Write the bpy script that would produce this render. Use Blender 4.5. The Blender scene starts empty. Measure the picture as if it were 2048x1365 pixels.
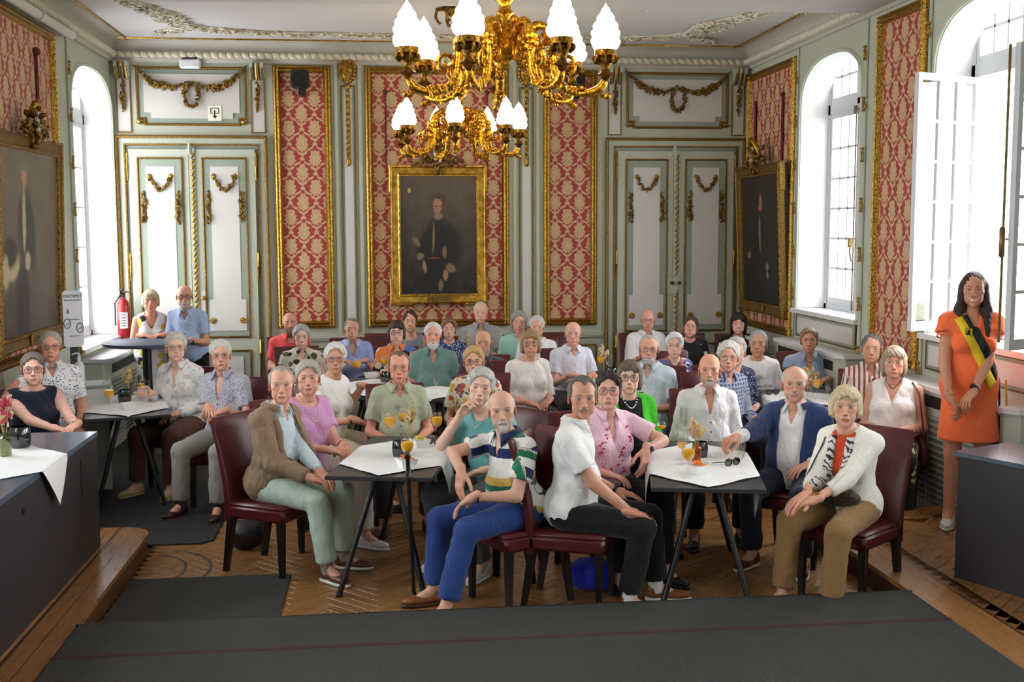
import bpy, math, random
import numpy as np
from math import sin, cos, pi, radians, sqrt, atan2
# ------------------------------------------------------------------ camera, world, light
SC = bpy.context.scene
F_PX, YAW, PIT, ROLL, CAMH = 2250.0, 0.1118, 0.09996, 0.0036, 2.2
def _cam_axes():
    f = np.array([sin(YAW)*cos(PIT), cos(YAW)*cos(PIT), -sin(PIT)])
    r = np.array([cos(YAW), -sin(YAW), 0.0]); d = np.cross(f, r)
    return np.array([cos(ROLL)*r+sin(ROLL)*d, -sin(ROLL)*r+cos(ROLL)*d, f])
CM = _cam_axes(); CC = np.array([0, 0, CAMH])
def at(x, y, X=None, Y=None, Z=None):
    """point of the place seen at pixel (x, y) of the 2048x1365 photograph, on a known plane"""
    d = np.array([(x-1024)/F_PX, (y-682.5)/F_PX, 1.0]) @ CM
    t = X/d[0] if X is not None else (Y/d[1] if Y is not None else (Z-CAMH)/d[2])
    return CC + t*d
cam_d = bpy.data.cameras.new('camera'); cam = bpy.data.objects.new('camera', cam_d)
SC.collection.objects.link(cam); SC.camera = cam
cam_d.sensor_width = 36; cam_d.lens = F_PX/2048*36; cam_d.clip_start = .05; cam_d.clip_end = 200
from mathutils import Matrix, Vector
_m = Matrix.Identity(4)
for i in range(3):
    _m[i][0] = CM[0][i]; _m[i][1] = -CM[1][i]; _m[i][2] = -CM[2][i]; _m[i][3] = CC[i]
cam.matrix_world = _m
vs = SC.view_settings
vs.view_transform = 'Standard'; vs.look = 'None'; vs.exposure = 0.05; vs.gamma = 1.0; vs.use_curve_mapping = False
W = bpy.data.worlds.new('daylight'); SC.world = W; W.use_nodes = True
_bg = W.node_tree.nodes['Background']; _bg.inputs[0].default_value = (.965, .982, 1, 1); _bg.inputs[1].default_value = 14.0
XL, XR, YB, YN, ZC = -3.011, 4.326, 13.2, -2.5, 4.3
def portal(loc, rot, sx, sy):
    l = bpy.data.lights.new('window_sky_portal', 'AREA'); l.shape = 'RECTANGLE'; l.size = sx; l.size_y = sy; l.cycles.is_portal = True
    o = bpy.data.objects.new('window_sky_portal', l); SC.collection.objects.link(o); o.location = loc; o.rotation_euler = rot
# sky light comes in by the windows of both long walls (they go on behind the camera); portals only guide the sampling
WIN_R = [(9.94, 11.47), (7.05, 8.58), (4.15, 5.68), (1.25, 2.78), (-1.65, -.12)]
WIN_L = [(11.48, 13.13), (6.85, 8.4), (4.15, 5.68), (1.25, 2.78), (-1.65, -.12)]
for a, b in WIN_R: portal((XR+.5, (a+b)/2, 2.55), (0, radians(90), 0), 2.9, b-a)
for a, b in WIN_L: portal((XL-.5, (a+b)/2, 2.45), (0, radians(-90), 0), 2.9, b-a)
# ------------------------------------------------------------------ helpers
COL = SC.collection
def tag(o, label=None, cat=None, group=None, kind=None):
    if label: o['label'] = label
    if cat: o['category'] = cat
    if group: o['group'] = group
    if kind: o['kind'] = kind
    return o
def empty(name, loc=(0, 0, 0), rz=0, parent=None):
    o = bpy.data.objects.new(name, None); COL.objects.link(o); o.location = loc; o.rotation_euler = (0, 0, rz)
    o.empty_display_size = .05
    if parent: o.parent = parent
    return o
class MB:
    """collects shapes; build() links them as one mesh object"""
    def __init__(s): s.v = []; s.f = []; s.n = 0; s.mi = []; s.cm = 0
    def add(s, v, f, T=None):
        v = np.asarray(v, float).reshape(-1, 3)
        if T is not None: v = v @ np.asarray(T)[:3, :3].T + np.asarray(T)[:3, 3]
        s.v.append(v); s.f += [tuple(int(i)+s.n for i in q) for q in f]; s.mi += [s.cm]*len(f); s.n += len(v); return s
    def box(s, x0, x1, y0, y1, z0, z1, T=None):
        v = [(x, y, z) for z in (z0, z1) for y in (y0, y1) for x in (x0, x1)]
        return s.add(v, [(0, 2, 3, 1), (4, 5, 7, 6), (0, 1, 5, 4), (2, 6, 7, 3), (0, 4, 6, 2), (1, 3, 7, 5)], T)
    def cbox(s, c, d, b=.006, T=None):
        """box with chamfered edges, centre c, full size d"""
        x, y, z = d[0]/2, d[1]/2, d[2]/2; b = min(b, x*.9, y*.9, z*.9); v = []; id = {}
        for sx in (-1, 1):
            for sy in (-1, 1):
                for sz in (-1, 1):
                    for ax in range(3):
                        p = [sx*(x-b), sy*(y-b), sz*(z-b)]; p[ax] = (sx*x, sy*y, sz*z)[ax]
                        id[(sx, sy, sz, ax)] = len(v); v.append((p[0]+c[0], p[1]+c[1], p[2]+c[2]))
        f = []
        for ax in range(3):
            o1, o2 = [a for a in range(3) if a != ax]
            for sg in (-1, 1):
                q = []
                for (p1, p2) in ((-1, -1), (1, -1), (1, 1), (-1, 1)):
                    k = [0, 0, 0]; k[ax] = sg; k[o1] = p1; k[o2] = p2; q.append(id[(*k, ax)])
                f.append(q if (sg > 0) == (ax != 1) else q[::-1])
        for ax in range(3):
            o1, o2 = [a for a in range(3) if a != ax]
            for p1 in (-1, 1):
                for p2 in (-1, 1):
                    k0 = [0, 0, 0]; k1 = [0, 0, 0]; k0[ax] = -1; k1[ax] = 1
                    for k in (k0, k1): k[o1] = p1; k[o2] = p2
                    q = [id[(*k0, o1)], id[(*k1, o1)], id[(*k1, o2)], id[(*k0, o2)]]
                    f.append(q if (p1*p2 > 0) == (ax == 1) else q[::-1])
        for sx in (-1, 1):
            for sy in (-1, 1):
                for sz in (-1, 1):
                    q = [id[(sx, sy, sz, a)] for a in range(3)]
                    f.append(q if sx*sy*sz > 0 else q[::-1])
        return s.add(v, f, T)
    def tube(s, pts, r, n=8, T=None, cap=True, flat=1.0, up=(0, 0, 1)):
        pts = np.asarray(pts, float); m = len(pts); r = np.broadcast_to(np.asarray(r, float), (m,))
        tg = np.gradient(pts, axis=0); tg /= np.linalg.norm(tg, axis=1)[:, None]+1e-12
        u = np.array(up, float)
        if abs(tg[0] @ u) > .95: u = np.array([1., 0, 0]) if abs(tg[0][0]) < .9 else np.array([0, 1., 0])
        v = []; a = np.arange(n)*2*pi/n
        for i in range(m):
            b = np.cross(tg[i], u); b /= np.linalg.norm(b)+1e-12; w = np.cross(b, tg[i]); u = w
            v.append(pts[i]+r[i]*(np.cos(a)[:, None]*b+flat*np.sin(a)[:, None]*w))
        v = np.concatenate(v); f = []
        for i in range(m-1):
            for j in range(n):
                k = (j+1) % n; f.append((i*n+j, i*n+k, (i+1)*n+k, (i+1)*n+j))
        if cap: f.append(tuple(range(n))[::-1]); f.append(tuple((m-1)*n+j for j in range(n)))
        return s.add(v, f, T)
    def lathe(s, prof, n=16, c=(0, 0, 0), T=None, ripple=0, nr=8, twist=0):
        v = []; a = np.arange(n)*2*pi/n
        for i, (r, z) in enumerate(prof):
            rr = r*(1+ripple*np.cos(nr*a+twist*z))
            v.append(np.stack([rr*np.cos(a)+c[0], rr*np.sin(a)+c[1], np.full(n, z+c[2])], 1))
        f = []
        for i in range(len(prof)-1):
            for j in range(n):
                k = (j+1) % n; f.append((i*n+j, i*n+k, (i+1)*n+k, (i+1)*n+j))
        if prof[0][0] > 1e-6: f.append(tuple(range(n))[::-1])
        if prof[-1][0] > 1e-6: f.append(tuple((len(prof)-1)*n+j for j in range(n)))
        return s.add(np.concatenate(v), f, T)
    def prism(s, poly, h0, h1, ax='z', T=None):
        """polygon (2D) pulled from h0 to h1 along an axis"""
        n = len(poly); v = []
        for h in (h0, h1):
            for (a, b) in poly: v.append({'z': (a, b, h), 'y': (a, h, b), 'x': (h, a, b)}[ax])
        f = [tuple(range(n))[::-1], tuple(range(n, 2*n))]+[(i, (i+1) % n, n+(i+1) % n, n+i) for i in range(n)]
        ar = sum(poly[i][0]*poly[(i+1) % n][1]-poly[(i+1) % n][0]*poly[i][1] for i in range(n))
        if (ar < 0) != (ax == 'y'): f = [q[::-1] for q in f]
        return s.add(v, f, T)
    def ball(s, c, r, T=None, n=6, m=4):
        r = np.broadcast_to(np.asarray(r, float), (3,)); v = [(0, 0, -1)]; f = []
        for i in range(1, m):
            p = -pi/2+pi*i/m
            for j in range(n): q = 2*pi*j/n; v.append((cos(p)*cos(q), cos(p)*sin(q), sin(p)))
        v.append((0, 0, 1)); e = len(v)-1
        for j in range(n):
            k = (j+1) % n; f.append((0, 1+k, 1+j))
            for i in range(m-2): f.append((1+i*n+j, 1+i*n+k, 1+(i+1)*n+k, 1+(i+1)*n+j))
            f.append((1+(m-2)*n+j, 1+(m-2)*n+k, e))
        return s.add(np.array(v)*r+np.asarray(c), f, T)
    def frame(s, loop, prof, nrm, closed=True, bump=None):
        """sweep a profile [(inward, outward-from-wall)] round a planar loop with mitred corners; nrm = wall normal"""
        L = np.asarray(loop, float); n = len(L); nrm = np.asarray(nrm, float)
        P = []; 
        for i in range(n):
            a = L[i]-L[i-1]; b = L[(i+1) % n]-L[i]
            a /= np.linalg.norm(a); b /= np.linalg.norm(b)
            na = np.cross(nrm, a); nb = np.cross(nrm, b); m = na+nb; m /= (m @ na)
            P.append(m)
        if bump:
            step, amp, idx = bump; L2 = []; P2 = []; off = []
            for i in range(n):
                j = (i+1) % n; k = max(2, int(np.linalg.norm(L[j]-L[i])/step)//2*2)
                for q in range(k):
                    t = q/k; L2.append(L[i]*(1-t)+L[j]*t); P2.append(P[i]*(1-t)+P[j]*t if q == 0 else None); off.append(amp if q % 2 else 0)
                    if q:
                        a = L[j]-L[i]; a /= np.linalg.norm(a); na = np.cross(nrm, a)
                        P2[-1] = na
            # interior points: mitre shifts along the edge fade in linearly by depth, so offset ends only
            L, P, n = np.array(L2), P2, len(L2)
        else: off = [0]*n; idx = ()
        v = []; mlen = len(prof)
        for i in range(n):
            for k, (d, h) in enumerate(prof): v.append(L[i]+P[i]*d+nrm*(h+(off[i] if k in idx else 0)))
        f = []
        for i in range(n if closed else n-1):
            j = (i+1) % n
            for k in range(mlen-1): f.append((i*mlen+k, i*mlen+k+1, j*mlen+k+1, j*mlen+k)[::-1])
        return s.add(v, f)
    def build(s, name, mat, parent=None, smooth=30, loc=None, col=None):
        me = bpy.data.meshes.new(name)
        v = np.concatenate(s.v) if s.v else np.zeros((0, 3))
        me.from_pydata(v.tolist(), [], s.f)
        mats = mat if isinstance(mat, (list, tuple)) else [mat]
        for q in mats: me.materials.append(q)
        if len(mats) > 1: me.polygons.foreach_set('material_index', s.mi)
        return link(name, me, parent, smooth, loc)
def link(name, me, parent=None, smooth=30, loc=None):
    if smooth:
        me.polygons.foreach_set('use_smooth', [True]*len(me.polygons))
        if smooth < 180: me.set_sharp_from_angle(angle=radians(smooth))
    me.update()
    o = bpy.data.objects.new(name, me); COL.objects.link(o)
    if parent: o.parent = parent
    if loc is not None: o.location = loc
    return o
def copy_tree(o, parent=None):
    c = o.copy(); COL.objects.link(c); c.parent = parent
    for ch in [q for q in o.children]: copy_tree(ch, c)
    return c
def TR(loc=(0, 0, 0), rz=0, rx=0, ry=0, s=1):
    m = Matrix.Translation(loc) @ Matrix.Rotation(rz, 4, 'Z') @ Matrix.Rotation(ry, 4, 'Y') @ Matrix.Rotation(rx, 4, 'X') @ Matrix.Scale(s, 4)
    return np.array(m)
# ------------------------------------------------------------------ materials
MATS = {}
def s2l(c): return tuple(((x/255)/12.92 if x/255 <= .04045 else ((x/255+.055)/1.055)**2.4) for x in c)
class NT:
    def __init__(s, name):
        s.m = bpy.data.materials.new(name); s.m.use_nodes = True; s.t = s.m.node_tree; s.N = s.t.nodes; s.L = s.t.links
        s.b = s.N['Principled BSDF']
    def n(s, typ, **k):
        o = s.N.new('ShaderNode'+typ)
        for a, v in k.items(): setattr(o, a, v)
        return o
    def set(s, sock, v):
        if hasattr(v, 'is_output') or isinstance(v, bpy.types.NodeSocket): s.L.new(v, sock)
        else:
            try: sock.default_value = v
            except Exception: sock.default_value = (*v, 1) if len(v) == 3 else v
    def math(s, op, a, b=None, c=None):
        o = s.n('Math', operation=op); s.set(o.inputs[0], a)
        if b is not None: s.set(o.inputs[1], b)
        if c is not None: s.set(o.inputs[2], c)
        return o.outputs[0]
    def mix(s, f, a, b, mode='MIX'):
        o = s.n('Mix', data_type='RGBA', blend_type=mode); s.set(o.inputs[0], f); s.set(o.inputs[6], a); s.set(o.inputs[7], b); return o.outputs[2]
    def ramp(s, f, stops, interp='LINEAR'):
        o = s.n('ValToRGB'); o.color_ramp.interpolation = interp; e = o.color_ramp.elements
        while len(e) < len(stops): e.new(.5)
        for q, (p, c) in zip(e, stops): q.position = p; q.color = (*c, 1) if len(c) == 3 else c
        s.L.new(f, o.inputs[0]); return o.outputs[0]
    def coord(s, kind='Object'): return s.n('TexCoord').outputs[kind]
    def mapn(s, v, scale=(1, 1, 1), rot=(0, 0, 0), loc=(0, 0, 0)):
        o = s.n('Mapping'); s.L.new(v, o.inputs[0]); o.inputs[1].default_value = loc; o.inputs[2].default_value = rot; o.inputs[3].default_value = scale; return o.outputs[0]
    def noise(s, v, scale=5, detail=3, rough=.5, out=0, dist=0):
        o = s.n('TexNoise'); s.L.new(v, o.inputs['Vector']); o.inputs['Scale'].default_value = scale; o.inputs['Detail'].default_value = detail
        o.inputs['Roughness'].default_value = rough; o.inputs['Distortion'].default_value = dist; return o.outputs[out]
    def voro(s, v, scale=5, feature='F1', out=0, rnd=1):
        o = s.n('TexVoronoi', feature=feature); s.L.new(v, o.inputs['Vector']); o.inputs['Scale'].default_value = scale; o.inputs['Randomness'].default_value = rnd; return o.outputs[out]
    def wave(s, v, scale=5, dist=0, dirn='X', typ='BANDS', ds=1):
        o = s.n('TexWave', wave_type=typ, bands_direction=dirn) if typ == 'BANDS' else s.n('TexWave', wave_type=typ)
        s.L.new(v, o.inputs['Vector']); o.inputs['Scale'].default_value = scale; o.inputs['Distortion'].default_value = dist; o.inputs['Detail Scale'].default_value = ds; return o.outputs['Fac']
    def sep(s, v):
        o = s.n('SeparateXYZ'); s.L.new(v, o.inputs[0]); return o.outputs
    def attr(s, name, out='Color'):
        o = s.n('Attribute'); o.attribute_name = name; return o.outputs[out]
    def bump(s, h, strength=.3, dist=.01):
        o = s.n('Bump'); s.L.new(h, o.inputs['Height']); o.inputs['Strength'].default_value = strength; o.inputs['Distance'].default_value = dist
        s.L.new(o.outputs[0], s.b.inputs['Normal']); return o
    def p(s, col=None, rough=None, metal=None, **k):
        if col is not None: s.set(s.b.inputs['Base Color'], col if isinstance(col, bpy.types.NodeSocket) else (*col[:3], 1))
        if rough is not None: s.set(s.b.inputs['Roughness'], rough)
        if metal is not None: s.set(s.b.inputs['Metallic'], metal)
        for a, v in k.items(): s.set(s.b.inputs[a.replace('_', ' ')], v)
        return s
def plain(name, rgb, rough=.6, metal=0, var=.06, vscale=8, bump=0, bscale=60, **k):
    """painted/plain surface with slight tone variation and fine relief"""
    if name in MATS: return MATS[name]
    t = NT(name); c = s2l(rgb); v = t.coord()
    n = t.noise(v, vscale, 4)
    col = t.mix(n, tuple(x*(1-var) for x in c)+(1,), tuple(min(1, x*(1+var)) for x in c)+(1,))
    t.p(col, rough, metal, **k)
    if bump: t.bump(t.noise(v, bscale, 3), bump, .004)
    MATS[name] = t.m; return t.m
# ------------------------------------------------------------------ room materials
def mk_damask():
    t = NT('red damask wallpaper'); o = t.coord('Object'); x, y, z = t.sep(o)
    al = t.math('ADD', x, y)                       # one of the two is constant on each wall
    u = t.math('DIVIDE', al, .292); v = t.math('DIVIDE', z, .335)
    nz = t.noise(o, 22, 2); 
    uf = t.math('ABSOLUTE', t.math('SUBTRACT', t.math('FRACT', u), .5))          # |u| 0..0.5
    cv = t.math('COSINE', t.math('MULTIPLY', v, 2*pi))
    edge = t.math('MULTIPLY_ADD', cv, .25, .25)
    e0 = t.math('SUBTRACT', uf, edge)
    ins = t.math('LESS_THAN', e0, 0)
    lu = t.math('MULTIPLY_ADD', t.math('SUBTRACT', 1, ins), -.5, uf)              # local u (cell A: uf, cell B: uf-.5)
    vf = t.math('SUBTRACT', t.math('FRACT', t.math('ADD', v, .5)), .5)
    vg = t.math('SUBTRACT', t.math('FRACT', v), .5)
    m = t.n('Mix', data_type='FLOAT'); t.set(m.inputs[0], ins); t.set(m.inputs[2], vg); t.set(m.inputs[3], vf); lv = m.outputs[0]
    r = t.math('SQRT', t.math('ADD', t.math('POWER', t.math('MULTIPLY', lu, 1.25), 2), t.math('POWER', t.math('MULTIPLY', lv, 1.0), 2)))
    th = t.math('ARCTAN2', lu, t.math('ADD', lv, .12))
    pet = t.math('SINE', t.math('MULTIPLY', th, 11))
    rad = t.math('ADD', r, t.math('MULTIPLY', pet, .035))
    flower = t.math('LESS_THAN', rad, .30)
    vein = t.math('GREATER_THAN', t.math('SINE', t.math('ADD', t.math('MULTIPLY', r, 85), t.math('MULTIPLY', pet, 1.5))), .72)
    vein = t.math('MULTIPLY', vein, t.math('GREATER_THAN', r, .1))
    sc = t.math('SINE', t.math('MULTIPLY', v, 2*pi*6))
    sc2 = t.math('MULTIPLY', t.math('SUBTRACT', nz, .5), .07)
    ed = t.math('ADD', t.math('ADD', t.math('ABSOLUTE', e0), t.math('MULTIPLY', sc, .03)), sc2)
    up = t.math('MULTIPLY', t.math('SIGN', t.math('ADD', lv, .06)), .02)
    rad = t.math('ADD', t.math('ADD', rad, up), sc2)
    gap = t.math('MULTIPLY', t.math('GREATER_THAN', rad, .285), t.math('GREATER_THAN', ed, .062))
    line = t.math('LESS_THAN', t.math('ABSOLUTE', t.math('SUBTRACT', ed, .045)), .009)
    red = t.math('MAXIMUM', gap, t.math('MULTIPLY', t.math('MULTIPLY', vein, flower), .45))
    red = t.math('MAXIMUM', red, t.math('MULTIPLY', line, .6))
    red = t.math('MAXIMUM', red, t.math('MULTIPLY', t.math('GREATER_THAN', t.noise(o, 60, 2), .63), .4))
    c = t.mix(red, (*s2l((198, 168, 126)), 1), (*s2l((158, 48, 44)), 1))
    t.p(c, .55, 0, Sheen_Weight=.2); t.bump(red, .12, .003); return t.m
def mk_gold(name, a, b, rough=.32, bs=90, bump=.6, metal=.85):
    t = NT(name); v = t.coord('Object'); n = t.noise(v, bs, 3); w = t.noise(v, 9, 3)
    c = t.mix(t.ramp(n, [(.35, (0, 0, 0)), (.62, (1, 1, 1))]), (*s2l(a), 1), (*s2l(b), 1)); t.p(c, t.math('MULTIPLY_ADD', w, .25, rough-.1), metal); t.bump(n, bump, .006); return t.m
damask = mk_damask()
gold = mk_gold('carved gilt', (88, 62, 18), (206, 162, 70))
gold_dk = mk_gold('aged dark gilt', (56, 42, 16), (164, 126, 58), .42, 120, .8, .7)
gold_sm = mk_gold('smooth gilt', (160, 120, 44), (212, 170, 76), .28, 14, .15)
sage = plain('sage wall paint', (182, 186, 170), .5, 0, .04, 3)
sage_dk = plain('grey green panel paint', (146, 156, 142), .5, 0, .05, 4)
cream = plain('off white panel paint', (206, 202, 198), .45, 0, .03, 3)
white_pt = plain('white window paint', (240, 240, 240), .4, 0, .02, 3)
ceil_pt = plain('ceiling plaster', (200, 196, 198), .85, 0, .03, 2)
stucco = plain('stucco relief plaster', (212, 204, 186), .8, 0, .14, 25, .4, 60)
marble = plain('pale marble', (214, 214, 216), .25, 0, .1, 5)
black_pl = plain('matt black plastic', (18, 18, 20), .5, 0, .05)
def NRM(w): return {'B': (0, -1, 0), 'L': (1, 0, 0), 'R': (-1, 0, 0)}[w]
def wp(w, a, z, d=0):
    return {'B': (a, YB-d, z), 'L': (XL+d, a, z), 'R': (XR-d, a, z)}[w]
def loop(w, pts):
    """polygon given counter-clockwise with a to the right as seen from the room"""
    return [wp(w, a, z) for a, z in (pts if w != 'R' else pts[::-1])]
def rect(w, a0, a1, z0, z1): return loop(w, [(a0, z0), (a1, z0), (a1, z1), (a0, z1)])
def slab(mb, w, a0, a1, z0, z1, d0, d1):
    p, q = wp(w, a0, z0, d0), wp(w, a1, z1, d1)
    lo = np.minimum(p, q); hi = np.maximum(p, q); return mb.box(lo[0], hi[0], lo[1], hi[1], lo[2], hi[2])
def frame_obj(name, w, pts, prof, mat, parent, d=0, bump=None, smooth=40):
    lp = [np.array(p)+np.array(NRM(w))*d for p in loop(w, pts)]
    return MB().frame(lp, prof, NRM(w), bump=bump).build(name, mat, parent, smooth)
def R4(a0, a1, z0, z1): return [(a0, z0), (a1, z0), (a1, z1), (a0, z1)]
RNG = random.Random(7)
def clump(mb, pts, r, n_per, rng=RNG, nrm=(0, -1, 0), flat=.7, spread=.6):
    """carved leaves and blossoms heaped along a curve; r may vary"""
    pts = np.asarray(pts, float); seg = np.linalg.norm(np.diff(pts, axis=0), axis=1); L = np.r_[0, np.cumsum(seg)]
    r = np.broadcast_to(np.asarray(r, float), (len(pts),)); n = max(3, int(L[-1]*n_per)); nr = np.abs(np.array(nrm))
    for i in range(n):
        s = L[-1]*(i+rng.random()*.8)/n; p = np.array([np.interp(s, L, pts[:, k]) for k in range(3)]); rr = np.interp(s, L, r)
        off = np.array([rng.uniform(-1, 1) for _ in range(3)])*rr*spread; q = rr*rng.uniform(.42, .75)
        c = p+off+np.array(nrm)*abs(rng.random())*rr*.5
        T = TR(c, rng.uniform(0, 6.3), rng.uniform(0, 6.3), rng.uniform(0, 6.3))
        mb.ball((0, 0, 0), (q*1.25, q*.8, q*.62), T, 5, 4)
    return mb
def stext(body, size, parent, name, mat, T, depth=.001):
    cu = bpy.data.curves.new('txt', 'FONT'); cu.body = body; cu.size = size; cu.extrude = depth; cu.align_x = 'CENTER'; cu.align_y = 'CENTER'; cu.resolution_u = 2
    o = bpy.data.objects.new('txt', cu); COL.objects.link(o); dg = bpy.context.evaluated_depsgraph_get()
    me = bpy.data.meshes.new_from_object(o.evaluated_get(dg)); bpy.data.objects.remove(o)
    me.materials.clear(); me.materials.append(mat); me.transform(Matrix(T.tolist())); return link(name, me, parent, 0)
# ------------------------------------------------------------------ walls
def arch(t, z0, z1): return z0+(z1-z0)*(1-abs(t)**2.5)**(1/2.5)
ARZ = (3.40, 3.87)
def wall_windows(name, w, wins, sills):
    mb = MB(); out = -.55; ys = [YN]+[q for ab in sorted(wins) for q in ab]+[YB+(.5 if w else 0)]
    for i in range(0, len(ys), 2):
        if ys[i+1]-ys[i] > .001: slab(mb, w, ys[i], ys[i+1], 0, ZC+.15, out, 0)
    for (a, b), sz in zip(wins, sills):
        slab(mb, w, a, b, 0, sz-.03, out, 0); n = 20
        for k in range(n):
            t0, t1 = -cos(pi*k/n), -cos(pi*(k+1)/n); y0, y1 = (a+b)/2+(b-a)/2*t0, (a+b)/2+(b-a)/2*t1
            za, zb = arch(t0, *ARZ), arch(t1, *ARZ)
            v = [wp(w, y0, za), wp(w, y1, zb), wp(w, y1, ZC+.15), wp(w, y0, ZC+.15), wp(w, y0, za, out), wp(w, y1, zb, out), wp(w, y1, ZC+.15, out), wp(w, y0, ZC+.15, out)]
            mb.add(v, [(0, 1, 2, 3), (4, 7, 6, 5), (0, 4, 5, 1), (3, 2, 6, 7)])
    o = mb.build(name, sage, None, 20); tag(o, kind='structure', label='sage painted side wall with arched window openings'); return o
wallL = wall_windows('wall_left', 'L', WIN_L, [1.02]+[1.35]*4)
wallR = wall_windows('wall_right', 'R', WIN_R, [1.35]*5)
wallB = slab(MB(), 'B', XL-.5, XR+.5, 0, ZC+.15, -.2, 0).build('wall_back', sage, None, 0); tag(wallB, 'sage and gilt panelled end wall with portrait', kind='structure')
wn = MB().box(XL-.5, XR+.5, YN-.2, YN, 0, ZC+.15).build('wall_front', sage, None, 0); tag(wn, 'plain sage wall behind the camera', kind='structure')
fl = MB().box(XL-.6, XR+.6, YN, YB+.2, -.1, -.012).build('floor', plain('dark floor base', (52, 36, 22), .6), None, 0); tag(fl, 'brown herringbone parquet floor', kind='structure')
ce = MB().box(XL-.6, XR+.6, YN, YB+.2, ZC, ZC+.2).build('ceiling', ceil_pt, None, 0); tag(ce, 'white plaster ceiling with stucco relief and gilt lines', kind='structure')
# cornice and cove on the three visible walls, beam across
for w, a0, a1 in (('B', XL, XR), ('L', YN, YB), ('R', YN, YB)):
    par = {'B': wallB, 'L': wallL, 'R': wallR}[w]; mb = MB()
    prof = [(0, 4.06), (.02, 4.06), (.035, 4.09), (.06, 4.10)]
    cove = [(.075+.135*(1-cos(t)), 4.18+.115*sin(t)) for t in np.linspace(0, pi/2, 7)]
    cove = [(.03+.19*(1-cos(t)), 4.18+.12*sin(t)) for t in np.linspace(0, pi/2, 7)]
    pr = prof+[(.06, 4.18), (.03, 4.18)]+cove
    v = []; f = []
    for a in (a0, a1):
        for d, z in pr: v.append(wp(w, a, z, d))
    k = len(pr); f = [(i, i+1, k+i+1, k+i) for i in range(k-1)]
    mb.add(v, f).build('cornice_cove', sage if w == 'x' else plain('cove paint', (184, 180, 170), .7), par, 40)
    lf = MB(); rng = random.Random(3); n = int((a1-max(a0, 5))/.085) if w != 'B' else int((a1-a0)/.085)
    for i in range(n):
        a = (a0 if w == 'B' else max(a0, 5))+(i+.5)*.085
        if w != 'B' and (a < 5): continue
        c = wp(w, a, 4.14, .065); T = TR(c, pi/2 if w != 'B' else 0, 0, .5 if (i % 2) else .35)
        lf.ball((0, 0, 0), (.055, .03, .034), T, 6, 4)
    lf.build('leaf_moulding', stucco, par, 60)
    g = MB(); g.tube([wp(w, a0, 4.295, .222), wp(w, a1, 4.295, .222)], .013, 6); g.build('gilt_line', gold_sm, par)
bm = MB().box(XL, XR, 8.95, 9.83, 4.09, ZC+.01); o = bm.build('trim_1', ceil_pt, None, 0); tag(o, 'white ceiling beam across the top edge', kind='structure')
sb = MB(); clump(sb, [(x, 9.84, 4.11) for x in np.linspace(2.2, 4.25, 30)], .03, 22, nrm=(0, 0, -1)); sb.build('stucco_border', stucco, o, 60)
# stucco scrolls on the ceiling, near the end wall and in both far corners
def stucco_run(ctrl, w, seed):
    rng = random.Random(seed); c = np.array(ctrl, float); t = np.linspace(0, 1, 60); k = np.linspace(0, 1, len(c))
    pts = np.stack([np.interp(t, k, c[:, 0]), np.interp(t, k, c[:, 1]), np.full(60, ZC-.004)], 1)
    for _ in range(4): pts[1:-1] = (pts[:-2]+pts[1:-1]*2+pts[2:])/4
    mb = MB(); clump(mb, pts, np.full(60, w), 130, rng, (0, 0, -1), spread=1.3); mb.v = [np.c_[q[:, :2], ZC-.03+np.clip((q[:, 2]-ZC+.03)*.6, -.02, .06)] for q in mb.v]
    for q in range(3):
        off = (q-1)*w*.8; d = np.gradient(pts, axis=0); nn = np.stack([-d[:, 1], d[:, 0], d[:, 2]*0], 1); nn /= np.linalg.norm(nn, axis=1)[:, None]
        mb.tube(pts+nn*off+np.array([0, 0, -.006]), .01+.006*(q == 1), 5)
    mb.build('stucco_scroll', stucco, ce, 60)
W_ST = .05
stucco_run([(-2.5, 9.9), (-2.35, 10.7), (-2.2, 11.3), (-2.15, 11.9), (-1.75, 12.35), (-1.2, 12.5), (-.4, 12.52), (.6, 12.55)], W_ST, 1)
stucco_run([(3.85, 9.9), (3.75, 10.7), (3.55, 11.3), (3.5, 11.9), (3.1, 12.35), (2.5, 12.5), (1.7, 12.52), (.6, 12.55)], W_ST, 2)
stucco_run([(-2.3, 11.0), (-2.0, 11.6), (-2.0, 12.2), (-2.35, 12.6)], W_ST, 3)
stucco_run([(3.65, 11.0), (3.3, 11.6), (3.3, 12.2), (3.7, 12.6)], W_ST, 4)
# ------------------------------------------------------------------ end wall: gilt framed damask panels
GP = [(0, 0), (0, .03), (.012, .045), (.026, .05), (.038, .04), (.05, .052), (.066, .05), (.08, .022), (.086, .006), (.086, 0)]
def damask_panel(w, a0, a1, z0, z1, parent):
    p = slab(MB(), w, a0+.05, a1-.05, z0+.05, z1-.05, .001, .012).build('damask_panel', damask, parent, 0)
    frame_obj('gilt_frame', w, R4(a0, a1, z0, z1), GP, gold, parent, bump=(.028, .008, (2, 3, 6)))
    return p
damask_panel('B', -1.235, -.585, 1.055, 4.045, wallB)
damask_panel('B', -.205, 1.452, 1.055, 4.045, wallB)
damask_panel('B', 1.860, 2.497, 1.05, 4.035, wallB)
damask_panel('R', 11.58, 13.12, 1.03, 3.985, wallR)
damask_panel('R', 8.70, 9.60, 1.03, 4.02, wallR)
damask_panel('L', 8.75, 10.90, 1.10, 3.985, wallL)
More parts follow.
